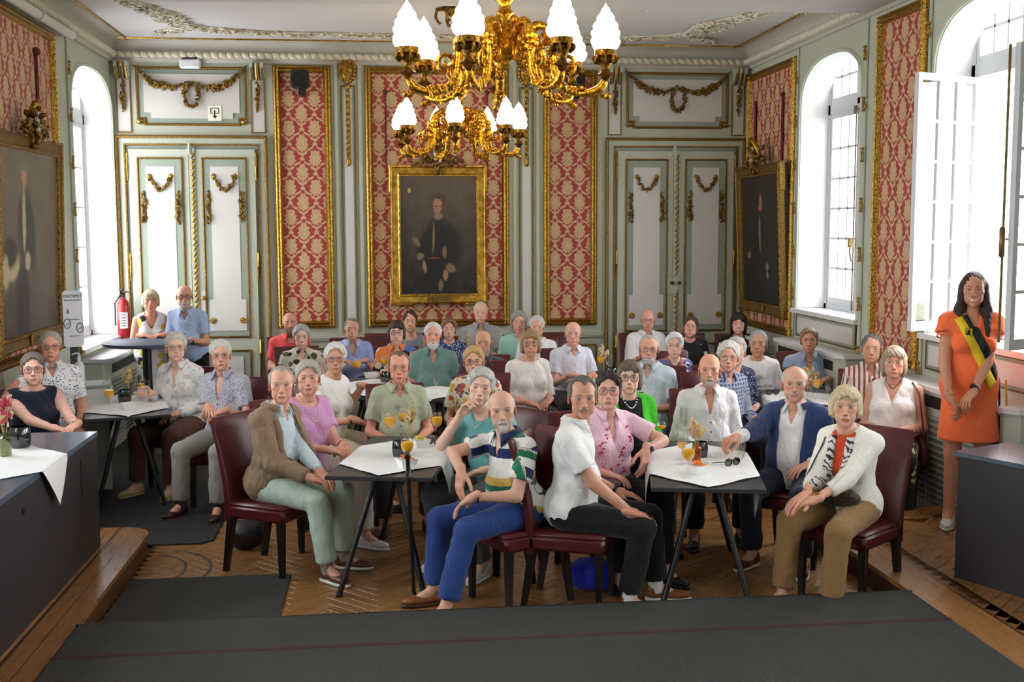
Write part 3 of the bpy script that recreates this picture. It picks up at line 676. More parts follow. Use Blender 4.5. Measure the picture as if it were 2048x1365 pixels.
def portrait(name, Wp, Hp, mat, loc, rz, tilt, label, dark, plate=True, crest=True, fr=.105):
    E = empty(name, loc, rz); E.rotation_euler = (tilt, 0, rz); tag(E, label, 'painting')
    me = bpy.data.meshes.new('canvas'); x = Wp/2-fr+.02; z = Hp/2-fr+.02
    me.from_pydata([(-x, -.02, -z), (x, -.02, -z), (x, -.02, z), (-x, -.02, z), (-x, 0, -z), (x, 0, -z), (x, 0, z), (-x, 0, z)], [], [(0, 1, 2, 3), (5, 4, 7, 6), (0, 4, 5, 1), (1, 5, 6, 2), (2, 6, 7, 3), (3, 7, 4, 0)])
    uv = me.uv_layers.new(name='UVMap')
    for lp in me.loops:
        v = me.vertices[lp.vertex_index].co; uv.data[lp.index].uv = ((v.x+x)/(2*x), (v.z+z)/(2*z))
    me.materials.append(mat); link('canvas', me, E, 0)
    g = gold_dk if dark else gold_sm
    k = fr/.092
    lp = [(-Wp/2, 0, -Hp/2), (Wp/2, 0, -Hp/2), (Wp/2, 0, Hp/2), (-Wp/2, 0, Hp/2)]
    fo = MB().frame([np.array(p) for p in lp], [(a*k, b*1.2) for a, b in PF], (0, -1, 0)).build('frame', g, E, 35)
    m = MB().frame([np.array(p) for p in [(-Wp/2+fr-.006, 0, -Hp/2+fr-.006), (Wp/2-fr+.006, 0, -Hp/2+fr-.006), (Wp/2-fr+.006, 0, Hp/2-fr+.006), (-Wp/2+fr-.006, 0, Hp/2-fr+.006)]], [(0, .02), (0, .036), (.014, .036), (.016, .02)], (0, -1, 0), bump=(.04, .01, (1, 2))); m.build('inner_bead', gold, fo, 30)
    for sx in (-1, 1):
        for sz in (-1, 1): MB().cbox((sx*(Wp/2-.11), -.02, sz*(Hp/2+.0)), (.26, .07, .03), .008).cbox((sx*(Wp/2+.0), -.02, sz*(Hp/2-.14)), (.03, .07, .32), .008).build('corner_ear', g, fo, 0)
    MB().box(-Wp/2+.01, Wp/2-.01, 0, .05, -Hp/2+.01, Hp/2-.01).build('back_board', plain('old wood back', (60, 44, 28), .8), E, 0)
    if plate:
        pm = MB().cbox((0, -.055, -Hp/2+.055), (.3 if Wp > 1 else .26, .02, .09), .006).build('name_plate', gold_dk, E, 0)
        for j in range(2):
            m = MB(); 
            for q in range(9): m.box(-.11+q*.025, -.11+q*.025+.017, -.067, -.0645, -Hp/2+.066-j*.026, -Hp/2+.074-j*.026)
            m.build('plate_lettering', plain('engraved brown', (70, 48, 20), .6), pm, 0)
    if crest:
        m = MB(); rng = random.Random(5)
        for s in (-1, 1): clump(m, [(s*t*.3, -.05, Hp/2+.03+.13*(1-t)**1.2) for t in np.linspace(0.05, 1, 20)], np.linspace(.06, .03, 20), 110, rng, spread=1.1)
        clump(m, [(0, -.06, Hp/2+.02), (0, -.06, Hp/2-.07)], .05, 260, rng); m.build('crest_foliage', gold_dk, E, 60)
        m = MB(); m.prism([(-.055, Hp/2+.21), (-.055, Hp/2+.09), (-.03, Hp/2+.05), (0, Hp/2+.035), (.03, Hp/2+.05), (.055, Hp/2+.09), (.055, Hp/2+.21)], -.11, -.09, 'y'); sh = m.build('crest_shield', plain('white enamel', (214, 208, 204), .4), E, 0)
        m = MB(); m.box(-.003, .006, -.114, -.11, Hp/2+.05, Hp/2+.205); m.box(-.03, .03, -.114, -.11, Hp/2+.085, Hp/2+.094); m.box(-.045, -.015, -.114, -.11, Hp/2+.15, Hp/2+.185); m.box(.02, .045, -.114, -.11, Hp/2+.15, Hp/2+.185)
        for sx in (-1, 1): m.ball((sx*.033, -.112, Hp/2+.09), (.008, .003, .012))
        m.build('shield_charges', plain('dark enamel', (44, 30, 34), .5), sh, 0)
        m = MB(); m.tube([(-.08, -.06, Hp/2+.2), (-.05, -.09, Hp/2+.27), (0, -.1, Hp/2+.29), (.05, -.09, Hp/2+.27), (.1, -.06, Hp/2+.18), (.11, -.05, Hp/2+.1)], [.02, .028, .03, .03, .028, .02], 8); m.build('crest_scroll', gold, E, 60)
    return E
portrait('portrait_painting', 1.10, 1.585, cv_B, (.622, YB-.06, 2.122), 0, 0, 'large portrait of a man in dark coat in bright gilt frame', False)
portrait('portrait_painting', 1.5, 1.66, cv_R, (XR-.09, 12.37, 2.06), radians(-90), radians(2.5), 'very dark portrait leaning from the wall right of the far doors', True)
portrait('portrait_painting', 1.75, 1.72, cv_L, (XL+.07, 9.76, 2.1), radians(90), radians(1.5), 'portrait of a man in evening dress at the left edge', True)
for x in (.03, 1.2):
    m = MB(); pts = [(x+.006*cos(k*1.2), YB-.03+.006*sin(k*1.2), 2.92+k*.016) for k in range(52)]; m.tube(pts, .008, 5); m.ball((x, YB-.03, 3.76), .03); m.build('hanging_cord', plain('dark red cord', (92, 34, 30), .8), wallB, 60)
for y in (11.95, 12.85):
    m = MB(); m.tube([(XR-.03, y, 2.86), (XR-.03, y, 3.62)], .016, 6); m.ball((XR-.03, y, 3.63), .03); m.build('hanging_cord', plain('dark red cord', (92, 34, 30), .8), wallR, 60)
m = MB(); m.tube([(XL+.03, 10.35, 2.98), (XL+.03, 10.35, 3.72)], .014, 6); m.ball((XL+.03, 10.35, 3.74), .04); m.build('hanging_cord', plain('dark red cord', (92, 34, 30), .8), wallL, 60)
# ------------------------------------------------------------------ small things on the walls
def box_thing(name, c, d, mat, label, cat, b=.01): 
    o = MB().cbox((0, 0, 0), d, b).build(name, mat, None, 0, c); tag(o, label, cat); return o
o = box_thing('exit_sticker', (-1.885, YB-.024, 3.505), (.15, .004, .17), plain('pale yellow card', (232, 232, 212), .6), 'square exit pictogram sticker on the overdoor panel', 'sign', .001)
m = MB(); e = .0035
for q in ((-.046, -.038, -.005, .058), (.038, .046, -.005, .058), (-.046, .046, .05, .058), (-.046, -.016, -.005, .003), (.016, .046, -.005, .003), (-.008, .008, -.035, .03)): m.box(q[0], q[1], -.004, -.002, q[2], q[3])
m.prism([(-.026, -.03), (.026, -.03), (0, -.062)], -.004, -.002, 'y'); m.build('exit_symbol', black_pl, o, 0)
o = box_thing('alarm_box', (-2.135, YB-.05, 4.045), (.23, .07, .11), plain('white plastic', (228, 228, 236), .4), 'white plastic alarm box above the left garland panel', 'alarm', .02)
MB().cbox((0, -.036, -.01), (.12, .01, .05), .004).build('cover_plate', plain('white plastic', (228, 228, 236), .4), o, 0); MB().cbox((0, -.005, .058), (.16, .05, .02), .004).build('dark_top', black_pl, o, 0)
def speaker(x, z, label):
    E = empty('wall_speaker', (x, YB-.2, z)); tag(E, label, 'speaker')
    MB().cbox((0, 0, 0), (.2, .2, .19), .02).build('speaker_box', black_pl, E, 0); MB().lathe([(.07, 0), (.075, .008), (.05, .012), (0, .004)], 20, T=TR((-.02, -.1, -.01), 0, pi/2)).build('driver_cone', plain('speaker cloth', (10, 10, 12), .8), E, 40)
    MB().cbox((.02, .05, -.13), (.08, .2, .1), .01).build('wall_bracket', black_pl, E, 0)
    m = MB(); m.tube([(.02, .17, .1), (.02, .19, .25), (.02, .17, .42)], .004, 5); m.build('cable', plain('pale cable', (190, 190, 176), .6), E)
speaker(-.92, 3.87, 'black loudspeaker on the damask panel left of the portrait'); speaker(2.2, 3.87, 'black loudspeaker behind the front chandelier')
m = MB(); m.tube([(XL+.1, 9.0, 4.03), (XL+.1, 11.25, 4.03)], .045, 12); m.tube([(XL+.1, 10.2, 4.03), (XL+.1, 10.26, 4.03)], .055, 12); o = m.build('trim_2', cream, None, 40); tag(o, 'white pipe housing along the top of the left wall', kind='structure')
E = empty('fire_extinguisher', (-2.925, YB-.2, .98)); tag(E, 'red fire extinguisher hanging beside the left door', 'extinguisher')
redm = plain('red enamel', (150, 22, 26), .3)
MB().lathe([(.0, 0), (.06, 0), (.07, .02), (.07, .36), (.055, .42), (.025, .45), (.025, .47)], 18).build('cylinder', redm, E, 40)
m = MB(); m.cbox((0, 0, .49), (.04, .04, .05), .005); m.tube([(0, 0, .5), (.05, -.03, .53), (.09, -.04, .52)], .009, 6); m.tube([(0, 0, .49), (-.02, -.06, .56), (.02, -.1, .55)], .01, 6); m.tube([(-.02, -.02, .5), (-.085, -.03, .4), (-.085, -.03, .15)], .011, 6); m.build('valve_and_hose', black_pl, E, 60)
me = MB(); a = np.linspace(-2.0, -.7, 8); v = [(.0712*cos(q), .0712*sin(q), z) for z in (.12, .3) for q in a]; me.add(v, [(i, i+1, 9+i, 8+i) for i in range(7)]); lb = me.build('label', plain('white label', (225, 225, 225), .5), E, 60)
m = MB()
for j in range(5): m.add([(.0716*cos(q), .0716*sin(q), z) for z in (.145+j*.03, .155+j*.03) for q in a[1:6]], [(i, i+1, 6+i, 5+i) for i in range(4)])
m.build('label_print', plain('dark print', (50, 40, 60), .6), lb, 0)
# sanitizer station
E = empty('sign_board', (-2.74, 10.25, 0), radians(28)); tag(E, 'white hand hygiene sign board standing by the left pier', 'sign')
bw, bh = .17, .50; m = MB(); z0 = 1.17
m.prism([(-bw/2+.02, z0), (bw/2-.02, z0), (bw/2, z0+.02), (bw/2, z0+bh-.02), (bw/2-.02, z0+bh), (-bw/2+.02, z0+bh), (-bw/2, z0+bh-.02), (-bw/2, z0+.02)], -.01, .01, 'y'); m.build('board', plain('white plastic', (228, 228, 236), .4), E, 0)
ink = plain('dark ink', (40, 40, 46), .6)
stext('ONTSMET', .036, E, 'sign_heading', ink, TR((0, -.0115, z0+bh-.05), 0, pi/2)); stext('HIER UW HANDEN', .017, E, 'sign_line', ink, TR((0, -.0115, z0+bh-.085), 0, pi/2))
m = MB(); m.prism([(-.055, z0+.3), (-.03, z0+.3), (-.042, z0+.345)], -.0125, -.0105, 'y'); m.build('red_drop', plain('sign red', (196, 60, 56), .6), E, 0)
for (x, z) in ((-.052, z0+.21), (.055, z0+.17)):
    m = MB(); m.tube([(x+.028*cos(q), -.0115, z+.042*sin(q)) for q in np.linspace(0, 2*pi, 20)], .0035, 5); m.tube([(x-.012, -.0115, z-.014), (x, -.0115, z-.002), (x+.012, -.0115, z-.01), (x+.014, -.0115, z+.012)], .0025, 5); m.build('round_pictogram', ink, E)
for (x, z) in ((.01, z0+.245), (.01, z0+.1)): stext('handen ontsmetten', .011, E, 'sign_line', ink, TR((x, -.0115, z), 0, pi/2))
MB().box(-.03, .03, 0, .03, .0, z0+.1).build('post', plain('dark post', (40, 42, 46), .5), E, 0)
E = empty('sanitizer_cabinet', (-2.5, 9.75, 0), radians(20)); tag(E, 'small white and blue cabinet carrying the sanitizer bottle', 'cabinet')
MB().cbox((0, 0, .45), (.28, .3, .88), .01).build('body', plain('pale grey laminate', (190, 192, 188), .5), E, 0); MB().cbox((0, 0, .9), (.32, .34, .025), .004).build('top', plain('grey top', (130, 134, 134), .5), E, 0); MB().cbox((.142, 0, .45), (.006, .26, .8), .001).build('blue_side', plain('sky blue panel', (92, 160, 196), .5), E, 0)
E = empty('sanitizer_bottle', (-2.56, 9.7, .913)); tag(E, 'white pump bottle of hand sanitizer on the small cabinet', 'bottle')
MB().lathe([(0, 0), (.04, 0), (.043, .01), (.043, .15), (.03, .18), (.014, .19), (.014, .21)], 16).build('bottle_body', plain('white plastic', (228, 228, 236), .4), E, 40)
m = MB(); m.lathe([(.016, .205), (.016, .225), (.006, .228), (.006, .26)], 10); m.tube([(0, 0, .258), (-.02, -.01, .262), (-.05, -.02, .25)], .006, 6); m.build('pump', plain('white plastic', (228, 228, 236), .4), E)
m = MB(); a = np.linspace(-2.8, -1.6, 8); m.add([(.0436*cos(q), .0436*sin(q), z) for z in (.03, .13) for q in a], [(i, i+1, 9+i, 8+i) for i in range(7)]); m.build('label', plain('blue label', (40, 120, 200), .5), E, 60)
# ------------------------------------------------------------------ floor, dais, mats
def wood(name, c0, c1, c2, rough=.32, ax=0):
    t = NT(name); o = t.coord('Object'); sc = (4, 46, 46) if ax == 0 else (46, 4, 46)
    rnd = t.n('ObjectInfo').outputs['Random']; at_ = t.attr('rnd', 'Fac'); r = t.math('FRACT', t.math('ADD', t.math('MULTIPLY', rnd, 1.0), at_))
    v = t.n('VectorMath', operation='ADD'); t.L.new(t.mapn(o, sc), v.inputs[0]); cmb = t.n('CombineXYZ'); t.L.new(t.math('MULTIPLY', r, 37), cmb.inputs[0]); t.L.new(t.math('MULTIPLY', r, 91), cmb.inputs[1]); t.L.new(cmb.outputs[0], v.inputs[1])
    n = t.noise(v.outputs[0], 1, 3, .5, dist=.3); base = t.ramp(r, [(0, s2l(c0)), (.5, s2l(c1)), (1, s2l(c2))])
    col = t.mix(t.ramp(n, [(.3, (.55, .55, .55)), (.7, (1.1, 1.1, 1.1))]), (0, 0, 0, 1), base); mm = t.n('Mix', data_type='RGBA', blend_type='MULTIPLY'); mm.inputs[0].default_value = 1; t.L.new(base, mm.inputs[6]); t.L.new(t.ramp(n, [(.25, (.78, .76, .74)), (.75, (1, 1, 1))]), mm.inputs[7])
    t.p(mm.outputs[2], t.math('MULTIPLY_ADD', n, .15, rough-.05)); t.bump(n, .05, .002); return t.m
parq = wood('oak parquet', (150, 106, 60), (158, 113, 65), (136, 94, 52), .26)
board = wood('oak boards', (172, 122, 70), (158, 108, 58), (138, 92, 50), .26, 1)
dark_in = plain('dark inlay', (52, 34, 24), .4, 0, .1)
PL_, PW = .36, .072
pl_mesh = MB().cbox((0, 0, -.006), (PL_-.002, PW-.002, .012), .0015).build('plank', parq, fl, 0); pl_me = pl_mesh.data; bpy.data.objects.remove(pl_mesh)
def seen(x, y, z):
    q = CM @ (np.array([x, y, z])-CC)
    return 1024+F_PX*q[0]/q[2], 682.5+F_PX*q[1]/q[2]
def herring(x0, x1, y0, y1, z, parent, seen_boxes, maxn, ang=0):
    """double rows of planks at +-45 degrees"""
    items = []; s = PL_/sqrt(2); w = PW/sqrt(2); per = PW*sqrt(2)
    ncol = int((x1-x0)/(s))+2; nrow = int((y1-y0)/per)+8
    for c in range(ncol):
        sg = 1 if c % 2 == 0 else -1
        for r in range(-4, nrow):
            cx = x0+(c+.5)*s; cy = y0+r*per+(0 if sg > 0 else per*.5)
            if not (x0+.1 < cx < x1-.1 and y0+.1 < cy < y1-.1): continue
            items.append((cx, cy, sg*pi/4))
    vis = []; rest = []
    for it in items:
        px_, py_ = seen(it[0], it[1], z); inb = any(b[0] < px_ < b[2] and b[1] < py_ < b[3] for b in seen_boxes)
        (vis if inb else rest).append(it)
    vis.sort(key=lambda q: q[1]); rest = vis[maxn:]+rest; vis = vis[:maxn]
    for cx, cy, a in vis:
        o = bpy.data.objects.new('plank', pl_me); COL.objects.link(o); o.parent = parent; o.location = (cx, cy, z); o.rotation_euler = (0, 0, a)
    if rest:
        n = len(rest); base = np.array([v.co[:] for v in pl_me.vertices]); fs = [tuple(p.vertices) for p in pl_me.polygons]; m = MB(); rv = []
        rng = random.Random(1)
        for cx, cy, a in rest: m.add(base, fs, TR((cx, cy, z), a)); rv += [rng.random()]*len(base)
        o = m.build('parquet_planks', parq, parent, 0); o['kind'] = 'stuff'; at_ = o.data.attributes.new('rnd', 'FLOAT', 'POINT'); at_.data.foreach_set('value', rv)
DZ, DY0 = .15, 5.87
herring(-1.62, 3.05, DY0-.1, 8.35, 0, fl, [(430, 1000, 1700, 1260)], 250)
herring(XL-.2, XR+.2, 8.2, YB+.2, -.0012, fl, [(0, 0, 1, 1)], 0)
herring(XL, -1.55, 7.7, 8.4, -.0024, fl, [(0, 0, 1, 1)], 0)
# inlaid border boards
for k, (x0, x1, y0, y1) in enumerate(((-1.62, -1.2, 7.25, 7.88), )):
    pass
da = MB(); dais = empty('trim_3', (0, 0, 0)); tag(dais, 'raised wooden dais with board edges round the hall floor', kind='structure')
MB().box(XL, XR, YN, DY0, 0, DZ-.012).build('dais_core', dark_in, dais, 0)
def rounded(x0, x1, y0, y1, r, side):
    """wing outline with one rounded corner towards the middle of the room"""
    p = []
    if side > 0:
        p = [(x0, y0), (x1, y0)]+[(x1-r+r*cos(t), y1-r+r*sin(t)) for t in np.linspace(0, pi/2, 8)]+[(x0, y1)]
    else:
        p = [(x1, y0), (x1, y1)]+[(x0+r+r*cos(t), y1-r+r*sin(t)) for t in np.linspace(pi/2, pi, 8)]+[(x0, y0)]
    return p
MB().prism(rounded(XL, -1.63, DY0, 7.85, .2, 1), 0, DZ-.03, 'z').build('dais_riser', wood('dais riser wood', (96, 62, 34), (84, 54, 30), (90, 58, 32), .35, 1), dais, 0)
MB().prism(rounded(2.92, XR, DY0, 7.75, .2, -1), 0, DZ-.03, 'z').build('dais_riser', dark_in, dais, 0)
# left wing: nosing board with rounded end, inner boards, dark strips
nb = MB().prism(rounded(-1.83, -1.62, YN+2, 7.87, .2, 1), DZ-.032, DZ, 'z').build('nosing_board', board, dais, 0)
for k, (x0, x1) in enumerate(((-2.02, -1.85), (-2.21, -2.04), (-2.4, -2.23), (-2.7, -2.42), (-3.0, -2.72))):
    for j in range(4): MB().box(x0, x1, 2.0+j*1.45, 2.0+(j+1)*1.45-.004 if j < 3 else 7.87, DZ-.03, DZ-.001*(k % 2)).build('dais_board', board, dais, 0)
MB().box(-1.85, -1.83, 2, 7.87, DZ-.03, DZ-.001).build('dark_strip', dark_in, dais, 0); MB().box(-1.733, -1.728, 2, 7.6, DZ-.02, DZ+.0006).build('dark_strip', dark_in, dais, 0)
# right wing: herringbone field with inlaid border along the edges
MB().prism(rounded(2.92, 3.16, DY0-4, 7.77, .2, -1)[::1], DZ-.032, DZ, 'z').build('nosing_board', board, dais, 0)
for k, (x0, x1) in enumerate(((3.16, 3.175), (3.25, 3.265))): MB().box(x0, x1, 2, 7.75, DZ-.03, DZ).build('dark_strip', dark_in, dais, 0)
MB().box(3.175, 3.25, 2, 7.75, DZ-.03, DZ).build('dais_board', board, dais, 0)
herring(3.2, XR+.1, 2.0, 7.5, DZ, dais, [(1640, 900, 2048, 1200)], 120)
MB().box(3.265, XR, 7.41, 7.74, DZ-.03, DZ).build('dais_board', board, dais, 0); MB().box(3.265, XR, 7.5, 7.515, DZ-.029, DZ+.0005).build('dark_strip', dark_in, dais, 0)
# mats
def mat_ribbed(name, c, sc=330):
    t = NT(name); o = t.coord('Object'); w = t.wave(o, sc/20, 0, 'X'); n = t.noise(o, 300, 2); n2 = t.noise(o, 2.2, 3); cc = s2l(c)
    col = t.mix(t.math('MULTIPLY', t.math('ADD', n, n2), .5), tuple(x*.62 for x in cc)+(1,), tuple(x*1.4 for x in cc)+(1,)); t.p(col, .85); t.bump(t.math('ADD', w, n), .5, .003); return t.m
matm = mat_ribbed('grey ribbed matting', (50, 50, 48), 900)
o = MB().cbox((.65, 3.68, DZ+.005), (4.52, 4.4, .012), .004).build('runner_mat', matm, None, 0); tag(o, 'large dark grey ribbed mat across the foreground dais', 'mat')
MB().box(-1.61, 2.91, 5.395, 5.425, DZ+.0108, DZ+.0125).build('woven_line', plain('dark red thread', (58, 26, 30), .9), o, 0)
MB().box(-1.62, 2.92, DY0-.002, DY0+.012, DZ-.03, DZ+.012).build('rubber_edge', plain('black rubber', (20, 20, 22), .6), o, 0)
o = MB().cbox((-1.12, 6.5, .006), (.99, 1.22, .012), .003).build('floor_mat', matm, None, 0); tag(o, 'smaller grey ribbed mat on the parquet by the left step', 'mat')
m = MB(); m.prism([(-3.0, 7.93), (-1.32, 7.9), (-1.24, 7.98), (-1.26, 9.5), (-1.38, 12.2), (-3.0, 12.3)], .0, .012, 'z'); o = m.build('carpet', mat_ribbed('dark blue grey carpet', (42, 45, 49), 400), None, 0); tag(o, 'dark grey carpet under the table beside the left window', 'carpet')
# curved inlay by the left step
m = MB(); m.tube([(-1.62+.46*cos(t), 7.3+.5*sin(t), .001) for t in np.linspace(-.6, 1.25, 16)], .012, 4, flat=.2); m.tube([(-1.62+.3*cos(t), 7.3+.38*sin(t), .001) for t in np.linspace(-.6, 1.25, 16)], .01, 4, flat=.2); m.build('curved_inlay', dark_in, fl, 60)
# ------------------------------------------------------------------ chandeliers
lamp_gl = NT('lit frosted lamp glass'); lamp_gl.p((1, .95, .85), .4, 0, Emission_Color=(1, .82, .52, 1), Emission_Strength=13.0); lamp_gl = lamp_gl.m
brass = mk_gold('gilt bronze', (128, 82, 14), (236, 176, 52), .26, 60, .7, .95)
brass_dk = mk_gold('dark gilt bronze', (50, 34, 8), (150, 106, 34), .35, 70, .8, .9)
def spiral(c, r0, r1, a0, turns, n=26):
    t = np.linspace(0, 1, n); a = a0+turns*2*pi*t; r = r0+(r1-r0)*t
    return [(c[0]+q*cos(b), 0, c[1]+q*sin(b)) for q, b in zip(r, a)]
def chandelier(loc, rot, label, ztop):
    E = empty('chandelier', loc, rot); tag(E, label, 'chandelier')
    # stem: loc is the hub level
    MB().lathe([(0, -.13), (.012, -.125), (.03, -.1), (.02, -.08), (.06, -.055), (.095, -.03), (.1, 0), (.095, .03), (.1, .04), (.075, .06), (.045, .13), (.034, .18), (.05, .2), (.034, .22), (.03, .25), (.06, .28), (.095, .31), (.1, .34), (.06, .37), (.04, .4), (.055, .43), (.06, .47), (.035, .52), (.03, .56), (.05, .6), (.03, .64), (.018, .7), (.018, ztop-.08)], 20, ripple=.06, nr=10).build('stem', brass, E, 50)
    m = MB(); clump(m, [(.085*cos(a), .085*sin(a), .325) for a in np.linspace(0, 2*pi, 20)], .03, 70, nrm=(0, 0, 1)); clump(m, [(.045*cos(a), .045*sin(a), .445) for a in np.linspace(0, 2*pi, 20)], .022, 80, nrm=(0, 0, 1)); m.build('stem_foliage', brass, E, 60)
    m = MB(); m.lathe([(.02, ztop-.12), (.06, ztop-.1), (.12, ztop-.05), (.14, ztop), (0, ztop)], 18, ripple=.08, nr=9)
    for k in range(6):
        a = k*pi/3; T = TR((0, 0, 0), a); m.tube([(.1, 0, ztop-.02), (.2, 0, ztop-.03), (.215, 0, ztop-.1), (.18, 0, ztop-.16), (.16, 0, ztop-.15)], [.02, .022, .016, .012, .014], 6, T)
    m.build('ceiling_canopy', brass_dk, E, 50)
    NA = 7; proto = None
    for k in range(NA):
        a = k*2*pi/NA
        if proto is None:
            A = empty('branch', (0, 0, 0), 0, E); m = MB()
            # main scrolled arm
            arm = [(.09, 0, .0), (.12, 0, .06), (.16, 0, .115), (.21, 0, .13), (.255, 0, .1), (.275, 0, .03), (.28, 0, -.06), (.29, 0, -.15), (.32, 0, -.215), (.38, 0, -.26), (.45, 0, -.275), (.52, 0, -.265), (.565, 0, -.24), (.585, 0, -.2)]
            arm = np.array(arm)
            for _ in range(2):
                q = np.empty((2*len(arm)-2, 3)); q[0::2] = .75*arm[:-1]+.25*arm[1:]; q[1::2] = .25*arm[:-1]+.75*arm[1:]; arm = np.vstack([arm[:1], q, arm[-1:]])
            t = np.linspace(0, 1, len(arm)); m.tube(arm, .021+.010*np.sin(t*9)**2-.004*t, 8); m.build('arm', brass, A, 60)
            for sp_ in (spiral((.355, -.1), .062, .012, -1.2, 1.3), spiral((.19, .035), .055, .012, 1.0, -1.3), spiral((.16, -.04), .07, .015, 2.2, 1.2)): MB().tube(sp_, np.linspace(.016, .009, 26), 6).build('scroll', brass, A, 60)
            m = MB(); m.ball((.6, 0, -.285), .022, None, 8, 6); m.tube([(.53, 0, -.25), (.57, 0, -.29), (.6, 0, -.3), (.61, 0, -.28)], .011, 6); m.build('end_scroll', brass, A, 60); MB().ball((.1, 0, .15), .026, None, 8, 6).build('knop', brass, A, 60)
            rng = random.Random(11)
            for cp, cr_, cn, cd_ in (([(.275, 0, .02), (.28, 0, -.06)], .04, 120, (1, 0, 0)), ([(.3, 0, -.2), (.38, 0, -.25), (.48, 0, -.26)], .03, 150, (0, 0, -1)), ([(.2, 0, .0), (.22, 0, -.07), (.26, 0, -.12)], .034, 140, (0, 0, -1))): m = MB(); clump(m, cp, cr_, cn, rng, cd_); m.build('acanthus', brass, A, 60)
            m = MB(); m.lathe([(.03, -.01), (.042, .0), (.042, .03), (.03, .04)], 10, (.277, 0, .015)); m.build('collar_ring', brass, A, 60)
            cx = .588; CZ = -.125
            m = MB(); m.lathe([(.012, -.075), (.03, -.05), (.05, -.04), (.03, -.025), (.024, .0), (.045, .03), (.055, .055), (.05, .06), (.064, .066), (.066, .1), (.058, .102), (0, .09)], 14, (cx, 0, CZ))
            for q in range(8): m.ball((0, 0, 0), (.012, .022, .028), TR((cx+.056*cos(q*pi/4), .056*sin(q*pi/4), .045+CZ), q*pi/4-pi/2, -.5), 5, 4)
            m.build('lamp_cup', brass_dk, A, 60)
            fp = [(.05, .095), (.074, .112), (.086, .135), (.087, .155), (.076, .172), (.082, .19), (.08, .205), (.066, .222), (.069, .238), (.064, .252), (.048, .27), (.05, .284), (.042, .3), (.027, .318), (.026, .328), (.012, .345), (0, .366)]
            m = MB(); m.lathe(fp, 20, (cx, 0, CZ), ripple=.07, nr=4, twist=26); m.build('flame_shade', lamp_gl, A, 180)
            proto = A
        else: A = copy_tree(proto, E)
        A.rotation_euler = (0, 0, a)
    return E
HUB1 = at(1010, 96, Y=6.7); chandelier(HUB1, radians(90), 'large gilt bronze chandelier with seven lit flame lamps, in front', ZC-HUB1[2])
HUB2 = at(918, 252, Y=10.95); chandelier(HUB2, radians(90-33), 'smaller looking gilt chandelier hanging farther back before the portrait', ZC-HUB2[2])
# ------------------------------------------------------------------ people: implicit-surface figures
A_ = np.asarray
class Rc:   # tapered capsule, flat=True cuts the far end square
    def __init__(s, a, b, ra, rb, flat=False, sq=None): s.a, s.b, s.ra, s.rb, s.flat = A_(a, float), A_(b, float), ra, rb, flat
    def box(s): r = max(s.ra, s.rb); return np.minimum(s.a, s.b)-r, np.maximum(s.a, s.b)+r
    def __call__(s, P):
        ab = s.b-s.a; l2 = ab @ ab+1e-12; pa = P-s.a; t = np.clip(pa @ ab/l2, 0, 1)
        d = np.sqrt(((pa-t[..., None]*ab)**2).sum(-1))-(s.ra+(s.rb-s.ra)*t)
        if s.flat: d = np.maximum(d, (P-s.b) @ (ab/sqrt(l2)))
        return d
class El:   # ellipsoid, rows of R are its axes
    def __init__(s, c, r, R=None): s.c, s.r, s.R = A_(c, float), A_(r, float)*np.ones(3), (np.eye(3) if R is None else A_(R, float))
    def box(s): e = np.sqrt(((s.R.T*s.r)**2).sum(1)); return s.c-e, s.c+e
    def __call__(s, P):
        q = (P-s.c) @ s.R.T; k0 = np.sqrt(((q/s.r)**2).sum(-1)); k1 = np.sqrt(((q/s.r**2)**2).sum(-1))+1e-9; return k0*(k0-1)/k1
class Hs:   # half-space: negative (=inside) where (P-c).n < 0
    def __init__(s, c, n): s.c, s.n = A_(c, float), A_(n, float)/np.linalg.norm(n)
    def box(s): return None
    def __call__(s, P): return (P-s.c) @ s.n
class Wg:   # wedge on the front of a torso frame F=(o,X,U,Fw): half-width runs w0..w1 between heights z0..z1
    def __init__(s, F, w0, z0, w1, z1, f0=.03): s.F, s.w0, s.z0, s.w1, s.z1, s.f0 = F, w0, z0, w1, z1, f0
    def box(s): return None
    def __call__(s, P):
        q = P-s.F[0]; x = q @ s.F[1]; z = q @ s.F[2]; f = q @ s.F[3]; t = np.clip((z-s.z0)/(s.z1-s.z0), 0, 1)
        return np.maximum(np.maximum(np.abs(x)-(s.w0+(s.w1-s.w0)*t), s.f0-f), s.z0-z)
class Fn:
    def __init__(s, f): s.f = f
    def box(s): return None
    def __call__(s, P): return s.f(P)
def smin(a, b, k):
    if k <= 0: return np.minimum(a, b)
    h = np.clip(.5+.5*(b-a)/k, 0, 1); return b*(1-h)+a*h-k*h*(1-h)
